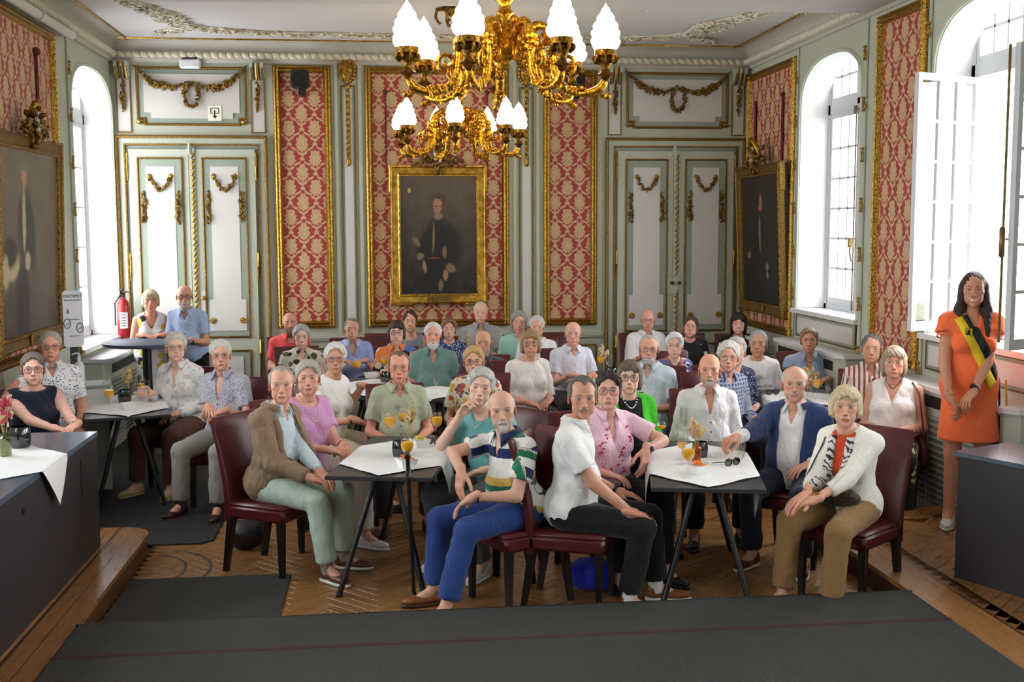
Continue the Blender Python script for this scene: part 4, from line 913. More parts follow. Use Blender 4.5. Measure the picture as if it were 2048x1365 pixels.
class SDF:
    def __init__(s): s.ops = []
    def u(s, p, k=.0): s.ops.append(('u', p, k)); return s
    def d(s, p, k=.0): s.ops.append(('d', p, k)); return s
    def i(s, p, k=.0): s.ops.append(('i', p, k)); return s
    def n(s, f): s.ops.append(('n', f, 0)); return s
    def at(s, P):
        v = np.full(P.shape[:-1], 9.0)
        for m, p, k in s.ops:
            if m == 'u': v = smin(v, p(P), k)
            elif m == 'd': v = -smin(-v, p(P), k)
            elif m == 'i': v = -smin(-v, -p(P), k)
            else: v = v+p(P)
        return v
    def bounds(s):
        lo = np.full(3, 9.); hi = -lo
        for m, p, k in s.ops:
            if m == 'u' and p.box() is not None: b = p.box(); lo = np.minimum(lo, b[0]); hi = np.maximum(hi, b[1])
        return lo, hi
    def mesh(s, h, lo=None, hi=None):
        if lo is None: lo, hi = s.bounds()
        lo = A_(lo)-2.5*h; n = np.ceil((A_(hi)+2.5*h-lo)/h).astype(int)+1
        ax = [lo[i]+h*np.arange(n[i]) for i in range(3)]; V = np.full(n, 9.0)
        for m, p, k in s.ops:
            b = p.box() if m in 'ud' else None
            if b is None: sl = [slice(0, n[i]) for i in range(3)]
            else:
                i0 = np.clip(np.floor((b[0]-k-3*h-lo)/h).astype(int), 0, n-1); i1 = np.clip(np.ceil((b[1]+k+3*h-lo)/h).astype(int)+1, 1, n); sl = [slice(i0[i], i1[i]) for i in range(3)]
                if any(i1 <= i0): continue
            if m == 'n':      # relief matters only near the surface
                j = np.argwhere(np.abs(V) < .03); V[tuple(j.T)] += p(lo+h*j); continue
            P = np.stack(np.meshgrid(*[ax[i][sl[i]] for i in range(3)], indexing='ij'), -1); sl = tuple(sl); w = V[sl]; q = p(P)
            if m == 'u': V[sl] = smin(w, q, k)
            elif m == 'd': V[sl] = -smin(-w, q, k)
            elif m == 'i': V[sl] = -smin(-w, -q, k)
            else: V[sl] = w+q
        return surfnet(V, lo, h)
def surfnet(V, lo, h):
    S = V < 0; n = np.array(V.shape)
    C = lambda a, o: a[o[0]:o[0]+n[0]-1, o[1]:o[1]+n[1]-1, o[2]:o[2]+n[2]-1]
    anyc = np.zeros(tuple(n-1), bool); allc = np.ones(tuple(n-1), bool); K = [(i, j, k) for i in (0, 1) for j in (0, 1) for k in (0, 1)]
    for o in K: q = C(S, o); anyc |= q; allc &= q
    msk = anyc & ~allc; idx = np.full(msk.shape, -1, np.int32); ijk = np.argwhere(msk); idx[msk] = np.arange(len(ijk))
    cv = {o: V[ijk[:, 0]+o[0], ijk[:, 1]+o[1], ijk[:, 2]+o[2]] for o in K}; acc = np.zeros((len(ijk), 3)); cnt = np.zeros(len(ijk))
    for ax in range(3):
        b, c = [q for q in range(3) if q != ax]
        for ob in (0, 1):
            for oc in (0, 1):
                o0 = [0, 0, 0]; o0[b] = ob; o0[c] = oc; o1 = list(o0); o1[ax] = 1
                v0, v1 = cv[tuple(o0)], cv[tuple(o1)]; cr = (v0 < 0) != (v1 < 0)
                t = np.where(cr, v0/np.where(cr, v0-v1, 1), 0)
                acc[:, ax] += t; acc[:, b] += cr*ob; acc[:, c] += cr*oc; cnt += cr
    verts = lo+h*(ijk+acc/np.maximum(cnt, 1)[:, None]); quads = []
    for ax in range(3):
        b, c = (ax+1) % 3, (ax+2) % 3
        s0 = [slice(None)]*3; s1 = [slice(None)]*3; s0[ax] = slice(0, -1); s1[ax] = slice(1, None)
        for q in (s0, s1): q[b] = slice(1, -1); q[c] = slice(1, -1)
        a0, a1 = S[tuple(s0)], S[tuple(s1)]; e = np.argwhere(a0 != a1)
        if not len(e): continue
        flip = a1[tuple(e.T)]; p = e.copy(); p[:, b] += 1; p[:, c] += 1
        def cell(db, dc):
            q = p.copy(); q[:, b] += db; q[:, c] += dc; return idx[tuple(q.T)]
        Q = np.stack([cell(-1, -1), cell(0, -1), cell(0, 0), cell(-1, 0)], 1); Q[flip] = Q[flip][:, ::-1]; quads.append(Q)
    return verts, (np.concatenate(quads) if quads else np.zeros((0, 4), int))
def np_mesh(name, v, q, mats, mi=None, attrs=None, cols=None):
    me = bpy.data.meshes.new(name); v = np.asarray(v, np.float32); q = np.asarray(q, np.int32); n = len(q)
    me.vertices.add(len(v)); me.vertices.foreach_set('co', v.ravel()); me.loops.add(n*4); me.loops.foreach_set('vertex_index', q.ravel())
    me.polygons.add(n); me.polygons.foreach_set('loop_start', np.arange(0, n*4, 4, dtype=np.int32)); me.polygons.foreach_set('loop_total', np.full(n, 4, np.int32)); me.update(calc_edges=True)
    for m in mats: me.materials.append(m)
    if mi is not None: me.polygons.foreach_set('material_index', np.asarray(mi, np.int32))
    for k, a in (attrs or {}).items(): t = me.attributes.new(k, 'FLOAT', 'POINT'); t.data.foreach_set('value', np.asarray(a, np.float32))
    if cols is not None: t = me.attributes.new('Col', 'FLOAT_COLOR', 'POINT'); t.data.foreach_set('color', np.c_[cols, np.ones(len(cols))].astype(np.float32).ravel())
    me.polygons.foreach_set('use_smooth', np.ones(n, bool)); return me
def wob(P, f, seed=0):
    a = P*f+seed*1.7
    return (np.sin(a[..., 0]*1.0+1.3*np.sin(a[..., 2]*.7+seed))*np.sin(a[..., 1]*1.1+1.1*np.sin(a[..., 0]*.6))*np.sin(a[..., 2]*.9+1.2*np.sin(a[..., 1]*.8+2))
            + .5*np.sin(a[..., 0]*2.1+a[..., 2]*1.7)*np.sin(a[..., 1]*2.3-a[..., 2]*1.1))
# --- materials for people
def mk_skin():
    t = NT('skin'); c = t.attr('Col'); v = t.coord(); n = t.noise(v, 55, 4); n2 = t.noise(v, 14, 3)
    m = t.mix(t.math('MULTIPLY', n2, .35), c, t.mix(1, c, (1, .80, .74, 1), 'MULTIPLY')); m = t.mix(t.math('MULTIPLY', t.ramp(n, [(.55, (0, 0, 0)), (.8, (1, 1, 1))]), .25), m, t.mix(1, m, (.86, .70, .62, 1), 'MULTIPLY'))
    t.p(m, .48, 0, Subsurface_Weight=.0, Specular_IOR_Level=.4); t.bump(n, .12, .003); return t.m
SKIN = mk_skin()
HAIRM = {}
def hair_mat(c):
    k = tuple(c)
    if k not in HAIRM:
        t = NT('hair'); v = t.coord(); n = t.noise(t.mapn(v, (70, 70, 9)), 3, 3, .6); c = s2l(c)
        t.p(t.mix(t.ramp(n, [(.3, (0, 0, 0)), (.7, (1, 1, 1))]), tuple(x*.48 for x in c)+(1,), tuple(min(1, x*1.2) for x in c)+(1,)), .5, 0, Specular_IOR_Level=.35); t.bump(n, .7, .006); HAIRM[k] = t.m
    return HAIRM[k]
FAB = {}
def fab(c, c2=None, pat=None, sc=40, rough=.85, sheen=.15, bw=.5):
    """cloth: plain or printed. pat: dots, floral, vstripe, hstripe, check, leaf, speck"""
    k = (tuple(c), str(c2), pat, sc, rough)
    if k in FAB: return FAB[k]
    t = NT('cloth'); v = t.coord(); L = lambda q: (*s2l(q), 1); base = L(c)
    n = t.noise(v, 380, 2); n2 = t.noise(v, 6, 3)
    col = t.mix(n2, tuple(x*.93 for x in base[:3])+(1,), tuple(min(1, x*1.05) for x in base[:3])+(1,))
    cs = c2 if c2 is None or isinstance(c2[0], (tuple, list)) else [c2]
    if pat in ('dots', 'speck'):
        d = t.voro(v, sc); col = t.mix(t.math('LESS_THAN', d, .3 if pat == 'dots' else .42), col, L(cs[0]))
    elif pat == 'lace': d = t.voro(v, sc, rnd=.3); col = t.mix(t.math('LESS_THAN', d, .28), col, L(cs[0]))
    elif pat == 'floral':
        for i, q in enumerate(cs):
            vv = t.mapn(v, (1, 1, 1), (0, 0, .4*i), (i*3.7, i*1.3, i*2.1)); nn = t.noise(vv, sc*.22, 1, out=1); o = t.n('VectorMath', operation='MULTIPLY_ADD'); t.L.new(nn, o.inputs[0]); o.inputs[1].default_value = (.06, .06, .06); t.L.new(vv, o.inputs[2])
            d = t.voro(o.outputs[0], sc*.3*(1+.25*i)); col = t.mix(t.math('LESS_THAN', d, .34), col, L(q))
    elif pat == 'leaf':
        for i, q in enumerate(cs):
            w = t.wave(t.mapn(v, (1, 1, 1), (.5, .7+i, .3), (i*2, 0, 0)), sc*.12, 9, 'DIAGONAL', ds=1.6); col = t.mix(t.math('GREATER_THAN', w, .66 if i == 0 else .8), col, L(q))
    elif pat == 'vstripe': a = t.attr('lat', 'Fac'); col = t.mix(t.math('GREATER_THAN', t.math('FRACT', t.math('MULTIPLY', t.math('ADD', a, t.math('MULTIPLY', n2, .012)), sc)), bw), col, L(cs[0]))
    elif pat == 'hstripe': a = t.attr('band', 'Fac'); col = t.mix(t.math('GREATER_THAN', t.math('FRACT', t.math('MULTIPLY', a, sc)), bw), col, L(cs[0]))
    elif pat == 'check':
        a = t.attr('lat', 'Fac'); b = t.attr('band', 'Fac'); f = t.math('MAXIMUM', t.math('GREATER_THAN', t.math('FRACT', t.math('MULTIPLY', a, sc)), bw), t.math('GREATER_THAN', t.math('FRACT', t.math('MULTIPLY', b, sc)), bw)); col = t.mix(t.math('MULTIPLY', f, .75), col, L(cs[0]))
    elif pat == 'rugby':
        b = t.math('FRACT', t.math('MULTIPLY', t.attr('band', 'Fac'), 1/.30)); W_ = s2l((226, 224, 218)); Nv = s2l((26, 38, 84)); Gr = s2l((34, 112, 82)); Ye = s2l((206, 172, 92))
        col = t.ramp(b, [(0, W_), (.16, Nv), (.34, W_), (.52, Gr), (.66, Ye), (.80, W_)], 'CONSTANT')
    t.p(col, rough, 0, Sheen_Weight=sheen, Specular_IOR_Level=.25); wr = t.noise(t.mapn(v, (1, 1, .55)), 15, 3, .55, dist=1.6); t.bump(t.math('ADD', t.math('MULTIPLY', n, .04), wr), .55, .022); FAB[k] = t.m; return t.m
leather = lambda c: plain('leather %d %d %d' % c, c, .4, 0, .2, 18, .25, 90)
# --- hands
HAND = {}
def hand_mesh(pose, q):
    """hand in its own frame: wrist at 0, fingers along +x, palm faces -z, thumb on +y"""
    if (pose, q) in HAND: return HAND[(pose, q)]
    s = SDF(); fl_, sp = {'rest': (.32, .1), 'curl': (.62, .04), 'fist': (1.15, 0), 'flat': (.12, .14), 'grip': (.8, .05), 'point': (.3, .06)}[pose]
    s.u(El((.045, 0, 0), (.05, .038, .015))); s.u(Rc((-.03, 0, .002), (.02, 0, 0), .025, .028), .02); s.u(El((.03, .022, -.006), (.032, .018, .014)), .012)
    L = [(.031, .043, .026, .019), (.010, .048, .030, .021), (-.011, .045, .027, .02), (-.030, .036, .021, .018)]
    for i, (y, a, b, c) in enumerate(L):
        p = np.array([.085-.004*abs(i-1), y, .002]); ang = 0; az = sp*(1.3-i)*.55+(.02 if i == 0 else 0); r = .0098-.0006*abs(i-1)-.0008*(i == 3)
        s.u(Rc((.03, y*.8, 0), p, .012, r+.001), .008)
        for j, l in enumerate((a, b, c)):
            ang += fl_*(.8, 1.0, .75)[j]*(1+.12*i); d = np.array([cos(ang)*cos(az), cos(ang)*sin(az), -sin(ang)]); e = p+d*l
            s.u(Rc(p, e, r*(1-.06*j), r*(1-.06*(j+1))), .0022); p = e
    p = np.array([.012, .026, -.006]); ds = [(.66, .66, -.30), (.86, .42, -.28), (.95, .2, -.25)]
    if pose in ('fist', 'grip', 'curl'): ds = [(.70, .55, -.46), (.88, .05, -.48), (.85, -.35, -.38)]
    for j, (l, r) in enumerate(((.042, .0135), (.032, .0115), (.026, .0105))):
        d = A_(ds[j]); d = d/np.linalg.norm(d); e = p+d*l; s.u(Rc(p, e, r, r*.9), .004 if j else .012); p = e
    v, f = s.mesh((.0050, .0066, .009)[q], (-.05, -.07, -.11), (.2, .085, .03)); HAND[(pose, q)] = (v, f); return v, f
# --- heads
def head_sdf(h):
    s = SDF(); j = h.get('jaw', 1.); w = h.get('w', 1.); fat = h.get('fat', 0.); sm = h.get('smile', 0.); nz = h.get('nose', 1.); old = h.get('old', .6)
    s.u(El((0, .012, .034), (.0745*w, .093, .083))); s.u(El((0, -.022, .036), (.062*w, .064, .066)), .02); s.u(El((0, -.03, -.02), (.058*w, .057, .07)), .025)
    s.u(El((0, -.028, -.068), ((.050+.008*fat)*j, .048, .042+.004*fat)), .028); s.u(El((0, -.070, -.099), (.022*j, .018, .017)), .02)
    for x in (-1, 1):
        s.u(El((x*.042*w, -.053, -.014), (.022, .024, .02)), .018); s.u(El((x*.036*j, -.047, -.056), (.022+.007*fat, .027, .03)), .02)
        s.u(Rc((x*.010, -.083, .0205), (x*.046*w, -.068, .021), .0085, .0075), .012)
        s.d(El((x*.031, -.0985, .001), (.0185, .0175, .0115)), .012)
        s.u(El((x*.031, -.0722, .0005), (.0150, .0125, .0105)), .004)
        s.d(Rc((x*.021, -.0935, -.014), (x*.040, -.083, -.015), .0035, .002), .008*old+.002)
        s.u(El((x*.0775*w, .012, -.008), (.0085, .019, .031), [[1, .25*x, 0], [-.25*x, 1, .15], [0, -.15, 1]]), .006); s.d(El((x*.0875*w, .007, -.006), (.007, .011, .019)), .004)
    s.u(Rc((0, -.0825, .012), (0, -.1045*(1+.02*(nz-1)), -.034), .0072, .0105*nz), .008); s.u(El((0, -.107-.004*(nz-1), -.036), (.0125*nz, .0115*nz, .0100*nz)), .006)
    for x in (-1, 1): s.u(El((x*.0135*nz, -.0965, -.0405), (.0082, .0100, .0078)), .005); s.d(El((x*.0068, -.1045, -.0475), (.0036, .005, .0036)), .002)
    s.u(El((0, -.076, -.067), (.027, .0185, .024)), .014)
    mw = .0225+.005*max(sm, 0); up = .006*sm; op = h.get('open', 0.)
    for x in (-1, 1):
        s.u(Rc((0, -.0952, -.0655), (x*mw, -.0845, -.0705+up), .0040, .0022), .0035); s.u(Rc((0, -.0945, -.0755-op), (x*mw*.85, -.0845, -.0735+up*.7-op*.5), .0054, .0024), .0035)
        s.d(Rc((0, -.0995, -.0705-op*.5), (x*(mw+.003), -.0885, -.0715+up), .0020+op*.45, .0016), .0025)
        s.d(Rc((x*.0195, -.0955, -.041), (x*(.032+.004*sm), -.0800, -.071), .0032, .0022), .003+.007*old)
    s.d(Rc((-.012, -.097, -.086), (.012, -.097, -.086), .006, .006), .012)
    s.u(Rc((0, .02, -.05), (0, .032, -.145), .050+.004*fat, .044+.006*fat), .03)
    return s
def eye_parts(h, iris, browc, q):
    """eyeballs, lids lines and brows in head space -> list of (verts, quads, colour)"""
    out = []
    def ell(c, r, col, n=12, m=8, rz=0, tilt=0):
        v = []; 
        for i in range(m+1):
            p = -pi/2+pi*i/m
            for k in range(n): a = 2*pi*k/n; v.append((cos(p)*cos(a)*r[0], sin(p)*r[1], cos(p)*sin(a)*r[2]))
        v = A_(v); c_, s_ = cos(rz), sin(rz); v = np.stack([v[:, 0]*c_-v[:, 1]*s_, v[:, 0]*s_+v[:, 1]*c_, v[:, 2]], 1); c_, s_ = cos(tilt), sin(tilt); v = np.stack([v[:, 0]*c_-v[:, 2]*s_, v[:, 1], v[:, 0]*s_+v[:, 2]*c_], 1)+A_(c)
        f = [(i*n+k, i*n+(k+1) % n, (i+1)*n+(k+1) % n, (i+1)*n+k) for i in range(m) for k in range(n)]; out.append((v, A_(f), col))
    def tube(pts, r, col, n=5):
        mb = MB().tube(pts, r, n, cap=False); out.append((mb.v[0], A_(mb.f), col))
    sq = h.get('squint', 0.)
    for x in (-1, 1):
        ell((x*.031, -.0808, .0003), (.0128, .0058, .0048-.0012*sq), (.74, .70, .67), rz=x*.22)
        ell((x*.0305, -.0858, .0004), (.0052, .0022, .0044-.001*sq), iris, 10, 6, x*.1); ell((x*.0305, -.0872, .0004), (.0026, .0012, .0026), (.01, .01, .01), 8, 4)
        up = [(x*(.031+.0145*t), -.0858+.0075*t*t*(1 if t > 0 else .45)+.0006, .0048-.0012*sq-.0042*t*t) for t in np.linspace(-1, 1, 7)]
        tube(up, .0013, (.10, .06, .045)); tube([(a, b+.0012, -c*.9) for a, b, c in up], .0009, (.34, .19, .15))
        if q < 2: tube([(a, b-.0012, c+.0055) for a, b, c in up], .0014, (.36, .21, .16))
        br = [(x*(.012+.038*t), -.0925+.018*t**1.6, .0195+.0075*sin(pi*t*.85)-.003*t) for t in np.linspace(0, 1, 7)]
        tube(br, [.0022, .0034, .0034, .0032, .0028, .002, .001], browc)
    return out
def head_mesh(h, q, skin, lip, iris, browc):
    s = head_sdf(h); v, f = s.mesh((.0042, .0058, .0076)[q], (-.1, -.128, -.155), (.1, .115, .125))
    col = np.tile(A_(skin), (len(v), 1)); x, y, z = v.T; ax = np.abs(x)
    def m(d, a, b): return np.clip((b-d)/(b-a), 0, 1)[:, None]
    red = A_(skin)*A_((1.06, .74, .68))
    ck = m(np.sqrt((ax-.042)**2+(y+.06)**2+(z+.02)**2), .008, .032)*h.get('ruddy', .5); ns = m(np.sqrt(x**2+(y+.106)**2+(z+.034)**2), .006, .022)*h.get('ruddy', .5)
    col = col*(1-ck)+red*ck; col = col*(1-ns)+red*ns
    er = m(np.abs(ax-.082), .006, .014)*.35; col = col*(1-er)+red*er
    sm = h.get('smile', 0.); mw = .0225+.005*max(sm, 0); t = ax/mw; op = h.get('open', 0.)
    zu = -.0655-.005*t+.006*sm*t; zl = -.0755-op+.002*t+.0042*sm*t
    d = np.minimum(np.abs(z-zu)/.0036, np.abs(z-zl)/.0050)+np.clip(t-.92, 0, 9)*9+np.clip(y+.082, 0, 9)*300
    lm = np.clip(1.5-d, 0, 1)[:, None]*.7; col = col*(1-lm)+A_(lip)*lm
    cr = ((np.abs(z-(zu+zl)/2) < (.0013+op*.45)) & (t < 1) & (y < -.083))[:, None]*(.6 if q == 0 else .4); col = col*(1-cr)+A_((.2, .07, .06))*cr
    if h.get('teeth'):
        te = ((np.abs(z-(zu+zl)/2-.001) < .0042) & (t < .82) & (y < -.083))[:, None]; col = np.where(te, A_((.82, .80, .76)), col)
    sh = h.get('stubble', 0)
    if sh:
        bm = ((z < -.035) & (y < .01) & (ax < .07))[:, None]*(1-lm)*sh*np.clip((-.035-z[:, None])/.02, 0, 1); col = col*(1-bm)+A_(h.get('stubc', (.5, .48, .46)))*bm
    vs, fs, cs = [v], [f], [col]; n = len(v)
    for ev, ef, ec in eye_parts(h, iris, browc, q): vs.append(ev); fs.append(ef+n); cs.append(np.tile(A_(ec), (len(ev), 1))); n += len(ev)
    return np.concatenate(vs), np.concatenate(fs), np.concatenate(cs)
def hair_sdf(st, p):
    s = SDF(); vol = p.get('vol', 0.); hl = p.get('hl', 0.)+(.018 if st in ('pixie', 'curly') else .012 if st == 'short' else 0)      # hl lifts the hairline
    cap = El((0, .016, .040+vol*.3), (.0805+vol, .100+vol, .0855+vol))
    if st in ('short', 'recede', 'curly', 'pixie', 'ring', 'crop'):
        s.u(cap)
        if st in ('pixie', 'curly'): s.u(El((0, .045, -.01), (.074+vol, .066+vol, .075)), .02)
        if st == 'pixie': s.u(El((.02, -.062, .066), (.062, .036, .034+vol)), .02)
        s.d(El((0, -.115, -.035+hl), (.078+.004*(st == 'recede'), .088+hl*.6, .102)), .008)
        if st in ('recede',): 
            for x in (-1, 1): s.d(El((x*.045, -.085, .07), (.03, .06, .05)), .012)
        if st == 'ring': s.d(El((0, -.035, .105+hl), (.078, .125, .082)), .008)
        s.d(Hs((0, 0, -.020 if st != 'pixie' else -.03), (0, .62, 1)), .006)
        for x in (-1, 1): s.d(El((x*.092, .004, -.018), (.026, .026, .036)), .006)
    elif st == 'bob':
        ln = p.get('len', .095); s.u(cap); s.u(El((0, .042, -.025), (.082+vol, .068+vol, .09)), .02)
        for x in (-1, 1): s.u(El((x*(.066+vol), .008, -.03), (.024, .052, .09)), .02)
        s.u(El((.015, -.06, .062), (.058, .038, .036)), .02)
        s.d(El((0, -.125, -.045+hl), (.0605, .092, .100)), .008); s.d(Hs((0, 0, -ln), (0, .15, 1)), .006); s.d(El((0, -.02, -.10), (.052, .085, .09)), .01)
    elif st == 'long':
        s.u(cap); s.u(El((0, .05, -.04), (.082, .055, .11)), .02)
        for x in (-1, 1):
            s.u(Rc((x*.066, -.0, .03), (x*.082, .0, -.14), .028, .034), .02); s.u(Rc((x*.082, .0, -.14), (x*(.098 if x > 0 else .09), -.065, -.33), .036, .014), .03)
        s.u(Rc((0, .06, -.05), (0, .085, -.28), .06, .045), .03)
        s.d(El((0, -.13, -.03+hl), (.0660, .1, .108)), .008); s.d(Rc((0, -.06, -.1), (0, -.1, -.3), .04, .045), .02)
    elif st == 'up':
        s.u(cap); s.d(El((0, -.115, -.035+hl), (.076, .086, .108)), .008); s.d(Hs((0, 0, -.03), (0, .62, 1)), .006); s.u(El((.01, .05, .105), (.045, .042, .035)), .02)
        for x in (-1, 1): s.d(El((x*.092, .004, -.018), (.026, .026, .036)), .006)
    sd = p.get('seed', 1); amp = p.get('amp', 1.)
    if st in ('curly',): s.n(lambda P: .0065*amp*wob(P, 80, sd)+.004*wob(P, 40, sd))
    else:
        def strands(P):
            th = np.arctan2(P[..., 0], P[..., 1]-.02); r = np.sqrt(P[..., 0]**2+(P[..., 1]-.02)**2)
            return amp*(.0026*np.sin(th*22+6*np.sin(P[..., 2]*22+sd)+r*50)+.0040*wob(P, 40, sd)+.0018*wob(P, 110, sd))
        s.n(strands)
    return s
def beard_sdf(kind):
    s = SDF()
    if kind == 'full': s.u(El((0, -.036, -.078), (.056, .058, .050))); s.u(El((0, -.074, -.104), (.034, .026, .034)), .02); s.d(El((0, -.075, -.018), (.07, .06, .044)), .01); s.d(Hs((0, -.0, 0), (0, -1, 0)), .004); s.u(Rc((-.024, -.089, -.064), (.024, -.089, -.064), .006, .006), .006); s.d(El((0, -.1, -.0725), (.02, .014, .006)), .002)
    elif kind == 'goatee': s.u(El((0, -.078, -.098), (.027, .02, .026))); s.u(Rc((-.0, -.0955, -.060), (.026, -.086, -.066), .0055, .005), .006); s.u(Rc((0, -.0955, -.060), (-.026, -.086, -.066), .0055, .005), .006)
    else: 
        for x in (-1, 1): s.u(Rc((0, -.0968, -.0565), (x*.027, -.086, -.064), .0058, .0042), .004)
        if kind != 'mous': pass
    if kind in ('goatee',):
        for x in (-1, 1): s.u(Rc((x*.026, -.086, -.066), (x*.024, -.083, -.09), .005, .008), .008)
    s.n(lambda P: .0012*wob(P, 150, 3)); return s
def look_mat(fwd, roll=0):
    """rows: head x, y, z axes (head faces -y) so that -y = fwd"""
    y = -A_(fwd)/np.linalg.norm(fwd); x = np.cross(y, (0, 0, 1)); x /= np.linalg.norm(x); z = np.cross(x, y)
    c, s = cos(roll), sin(roll); return np.array([x*c+z*s, y, -x*s+z*c])
class Fmin:
    def __init__(s, a, b): s.a, s.b = a, b
    def at(s, P): return np.minimum(s.a.at(P), s.b.at(P)) if s.b is not None else s.a.at(P)
def nrm_(v): v = A_(v, float); return v/(np.linalg.norm(v)+1e-12)
lens_gl = mk_glass('spectacle lens', (.96, .97, .97), .03)
SHOE = {}
def shoe_mesh(kind, q):
    """toe along -y, ankle over origin, sole on z=0"""
    if kind in SHOE: return SHOE[kind]
    s = SDF(); hi = .085 if kind != 'sandal' else .05
    s.u(El((0, .01, .045), (.036, .05, .048))); s.u(El((0, -.10, .032), (.043, .10, .034)), .03); s.u(Rc((0, .02, .05), (0, .01, hi), .036, .038), .02); s.i(Hs((0, 0, .018), (0, 0, -1))); s.i(Hs((0, 0, hi+.01), (0, 0, 1)))
    v, f = s.mesh(.014); t = SDF(); t.u(El((0, -.09, .012), (.046, .115, .05))); t.u(El((0, .01, .012), (.041, .055, .05)), .02); t.i(Hs((0, 0, .024), (0, 0, 1))); t.i(Hs((0, 0, .002), (0, 0, -1))); v2, f2 = t.mesh(.013, (-.06, -.22, 0), (.06, .08, .03))
    SHOE[kind] = (v, f, v2, f2); return SHOE[kind]
def person(d):
    q = d.get('q', 1); phi = radians(d.get('phi', 0)); sit = d.get('pose', 'sit') == 'sit'; s = d.get('s', 1.); b = d.get('b', 1.)*s; fem = d['sex'] == 'f'; belly = d.get('belly', .3); bust = d.get('bust', 1. if fem else 0)
    head_w = at(d['x'], d['y'], Y=d['Y']) if 'Y' in d else at(d['x'], d['y'], Z=d['z'])
    seat = d.get('seat', .47); fz = d.get('floor', 0.); hz = (seat+.085) if sit else .93*s; lean, side = d.get('lean', .03), d.get('side', 0.); hf, hs = d.get('hf', .045), d.get('hs', 0.); nk = .148*d.get('hsc', 1.)
    Rz = np.array([[cos(phi), -sin(phi), 0], [sin(phi), cos(phi), 0], [0, 0, 1]])
    root = head_w-Rz @ np.array([side+hs, -(lean+hf), 0]); root[2] = fz
    hd = Rz.T @ (head_w-root); hip = np.array([0, 0, hz]); N = hd-np.array([hs, -hf, nk]); 
    def loc(w): return Rz.T @ (A_(w)-root)
    L = np.linalg.norm(N-hip); U = (N-hip)/L; X = nrm_(np.array([1., 0, 0])-U*U[0]); tw = d.get('twist', 0.)
    if tw: X = nrm_(X*cos(tw)+np.cross(U, X)*sin(tw))
    Fw = np.cross(X, U); FR = (hip, X, U, Fw)
    T = lambda x, u, f: hip+X*x+U*(u*L)+Fw*f
    R_ = np.array([X, Fw, U]); SH = [T(sg*.152*b, .865, -.012) for sg in (-1, 1)]
    # head direction: towards the camera, plus own turn
    cd = nrm_(loc(CC+np.array([0, 0, -.1]))-hd); dy, dp, rl = d.get('look', (0, 0, 0)); yw = atan2(cd[0], -cd[1])+radians(dy); pt = math.asin(cd[2])*.8+radians(dp)
    HR = look_mat((sin(yw)*cos(pt), -cos(yw)*cos(pt), sin(pt)), radians(rl)); hsc = d.get('hsc', 1.)
    # legs
    am = d.get('arm', 1.)*s; lm = d.get('leg', 1.)*s; kn, an, to = [], [], []
    lg = d.get('legs', {})
    for i, sg in enumerate((-1, 1)):
        hj = T(sg*.088*b, 0, .02) if sit else hip+A_((sg*.09*b, 0, -.02))
        if sit:
            o = lg.get('LR'[1-i] if False else ('R' if sg < 0 else 'L'), lg.get('both', {})); sp = o.get('splay', .05); kf = o.get('kf', 0.)
            k = A_((sg*(.11*b+sp), -.43*lm, seat+.035+o.get('kz', 0))); a = A_((k[0]+sg*o.get('ax', 0.)+o.get('dx', 0), k[1]-.02-kf, .085))
            tv = nrm_((o.get('tx', sg*.25), -1, 0))
        else:
            k = A_((sg*.10*b, -.03, .50*s)); a = A_((sg*.10*b, .02, .085)); tv = nrm_((sg*.3, -1, 0))
        kn.append(k); an.append(a); to.append(tv)
    # arms
    l1, l2 = .285*s, .25*s; EL, WR, HM = [], [], []
    hands = d.get('hands', 'lap')
    if isinstance(hands, str):
        P_ = {'lap': [((-.035, -.27, hz+.10), (.75, -.55, -.25)), ((.045, -.285, hz+.115), (-.75, -.5, -.25))], 'thigh': [((-.13, -.34, seat+.155), (.25, -1, -.15)), ((.13, -.34, seat+.155), (-.25, -1, -.15))],
              'table': [((-.06, -.36, .80), (.8, -.6, -.1)), ((.06, -.37, .80), (-.8, -.6, -.1))], 'under': [((-.12, -.33, .66), (.3, -1, -.1)), ((.12, -.33, .66), (-.3, -1, -.1))], 'side': [((-.24, .02, .86), (0, -.2, -1)), ((.24, .02, .86), (0, -.2, -1))]}[hands]; hands = [dict(p=p, f=f) for p, f in P_]
    hp = d.get('hpose', 'rest')
    for i, sg in enumerate((-1, 1)):
        hh = hands[i]; p = A_(hh['p'], float) if 'p' in hh else loc(at(*hh['px'][:2], Y=hh['px'][2])); f = nrm_(hh.get('f', (0, -1, -.2))); pn = nrm_(hh.get('n', (0, 0, -1)))
        z = -(pn-f*(pn @ f)); z = nrm_(z); y = np.cross(z, f); hsz = d.get('hand', 1.)*s; w = p-f*.075*hsz; S_ = SH[i]; D = w-S_; dist = np.linalg.norm(D); mx = (l1+l2)*.985
        if dist > mx: w = S_+D*(mx/dist); D = w-S_; dist = mx
        pole = nrm_(hh.get('pole', (sg*.38, .45, -.85))); a_ = (l1*l1-l2*l2+dist*dist)/(2*dist); hgt = sqrt(max(0, l1*l1-a_*a_)); n_ = D/dist; pp = nrm_(pole-n_*(pole @ n_)); e = S_+n_*a_+pp*hgt
        EL.append(e); WR.append(w); HM.append((np.array([f, y*(1 if sg < 0 else -1), z])*hsz, w, hh.get('pose', hp)))
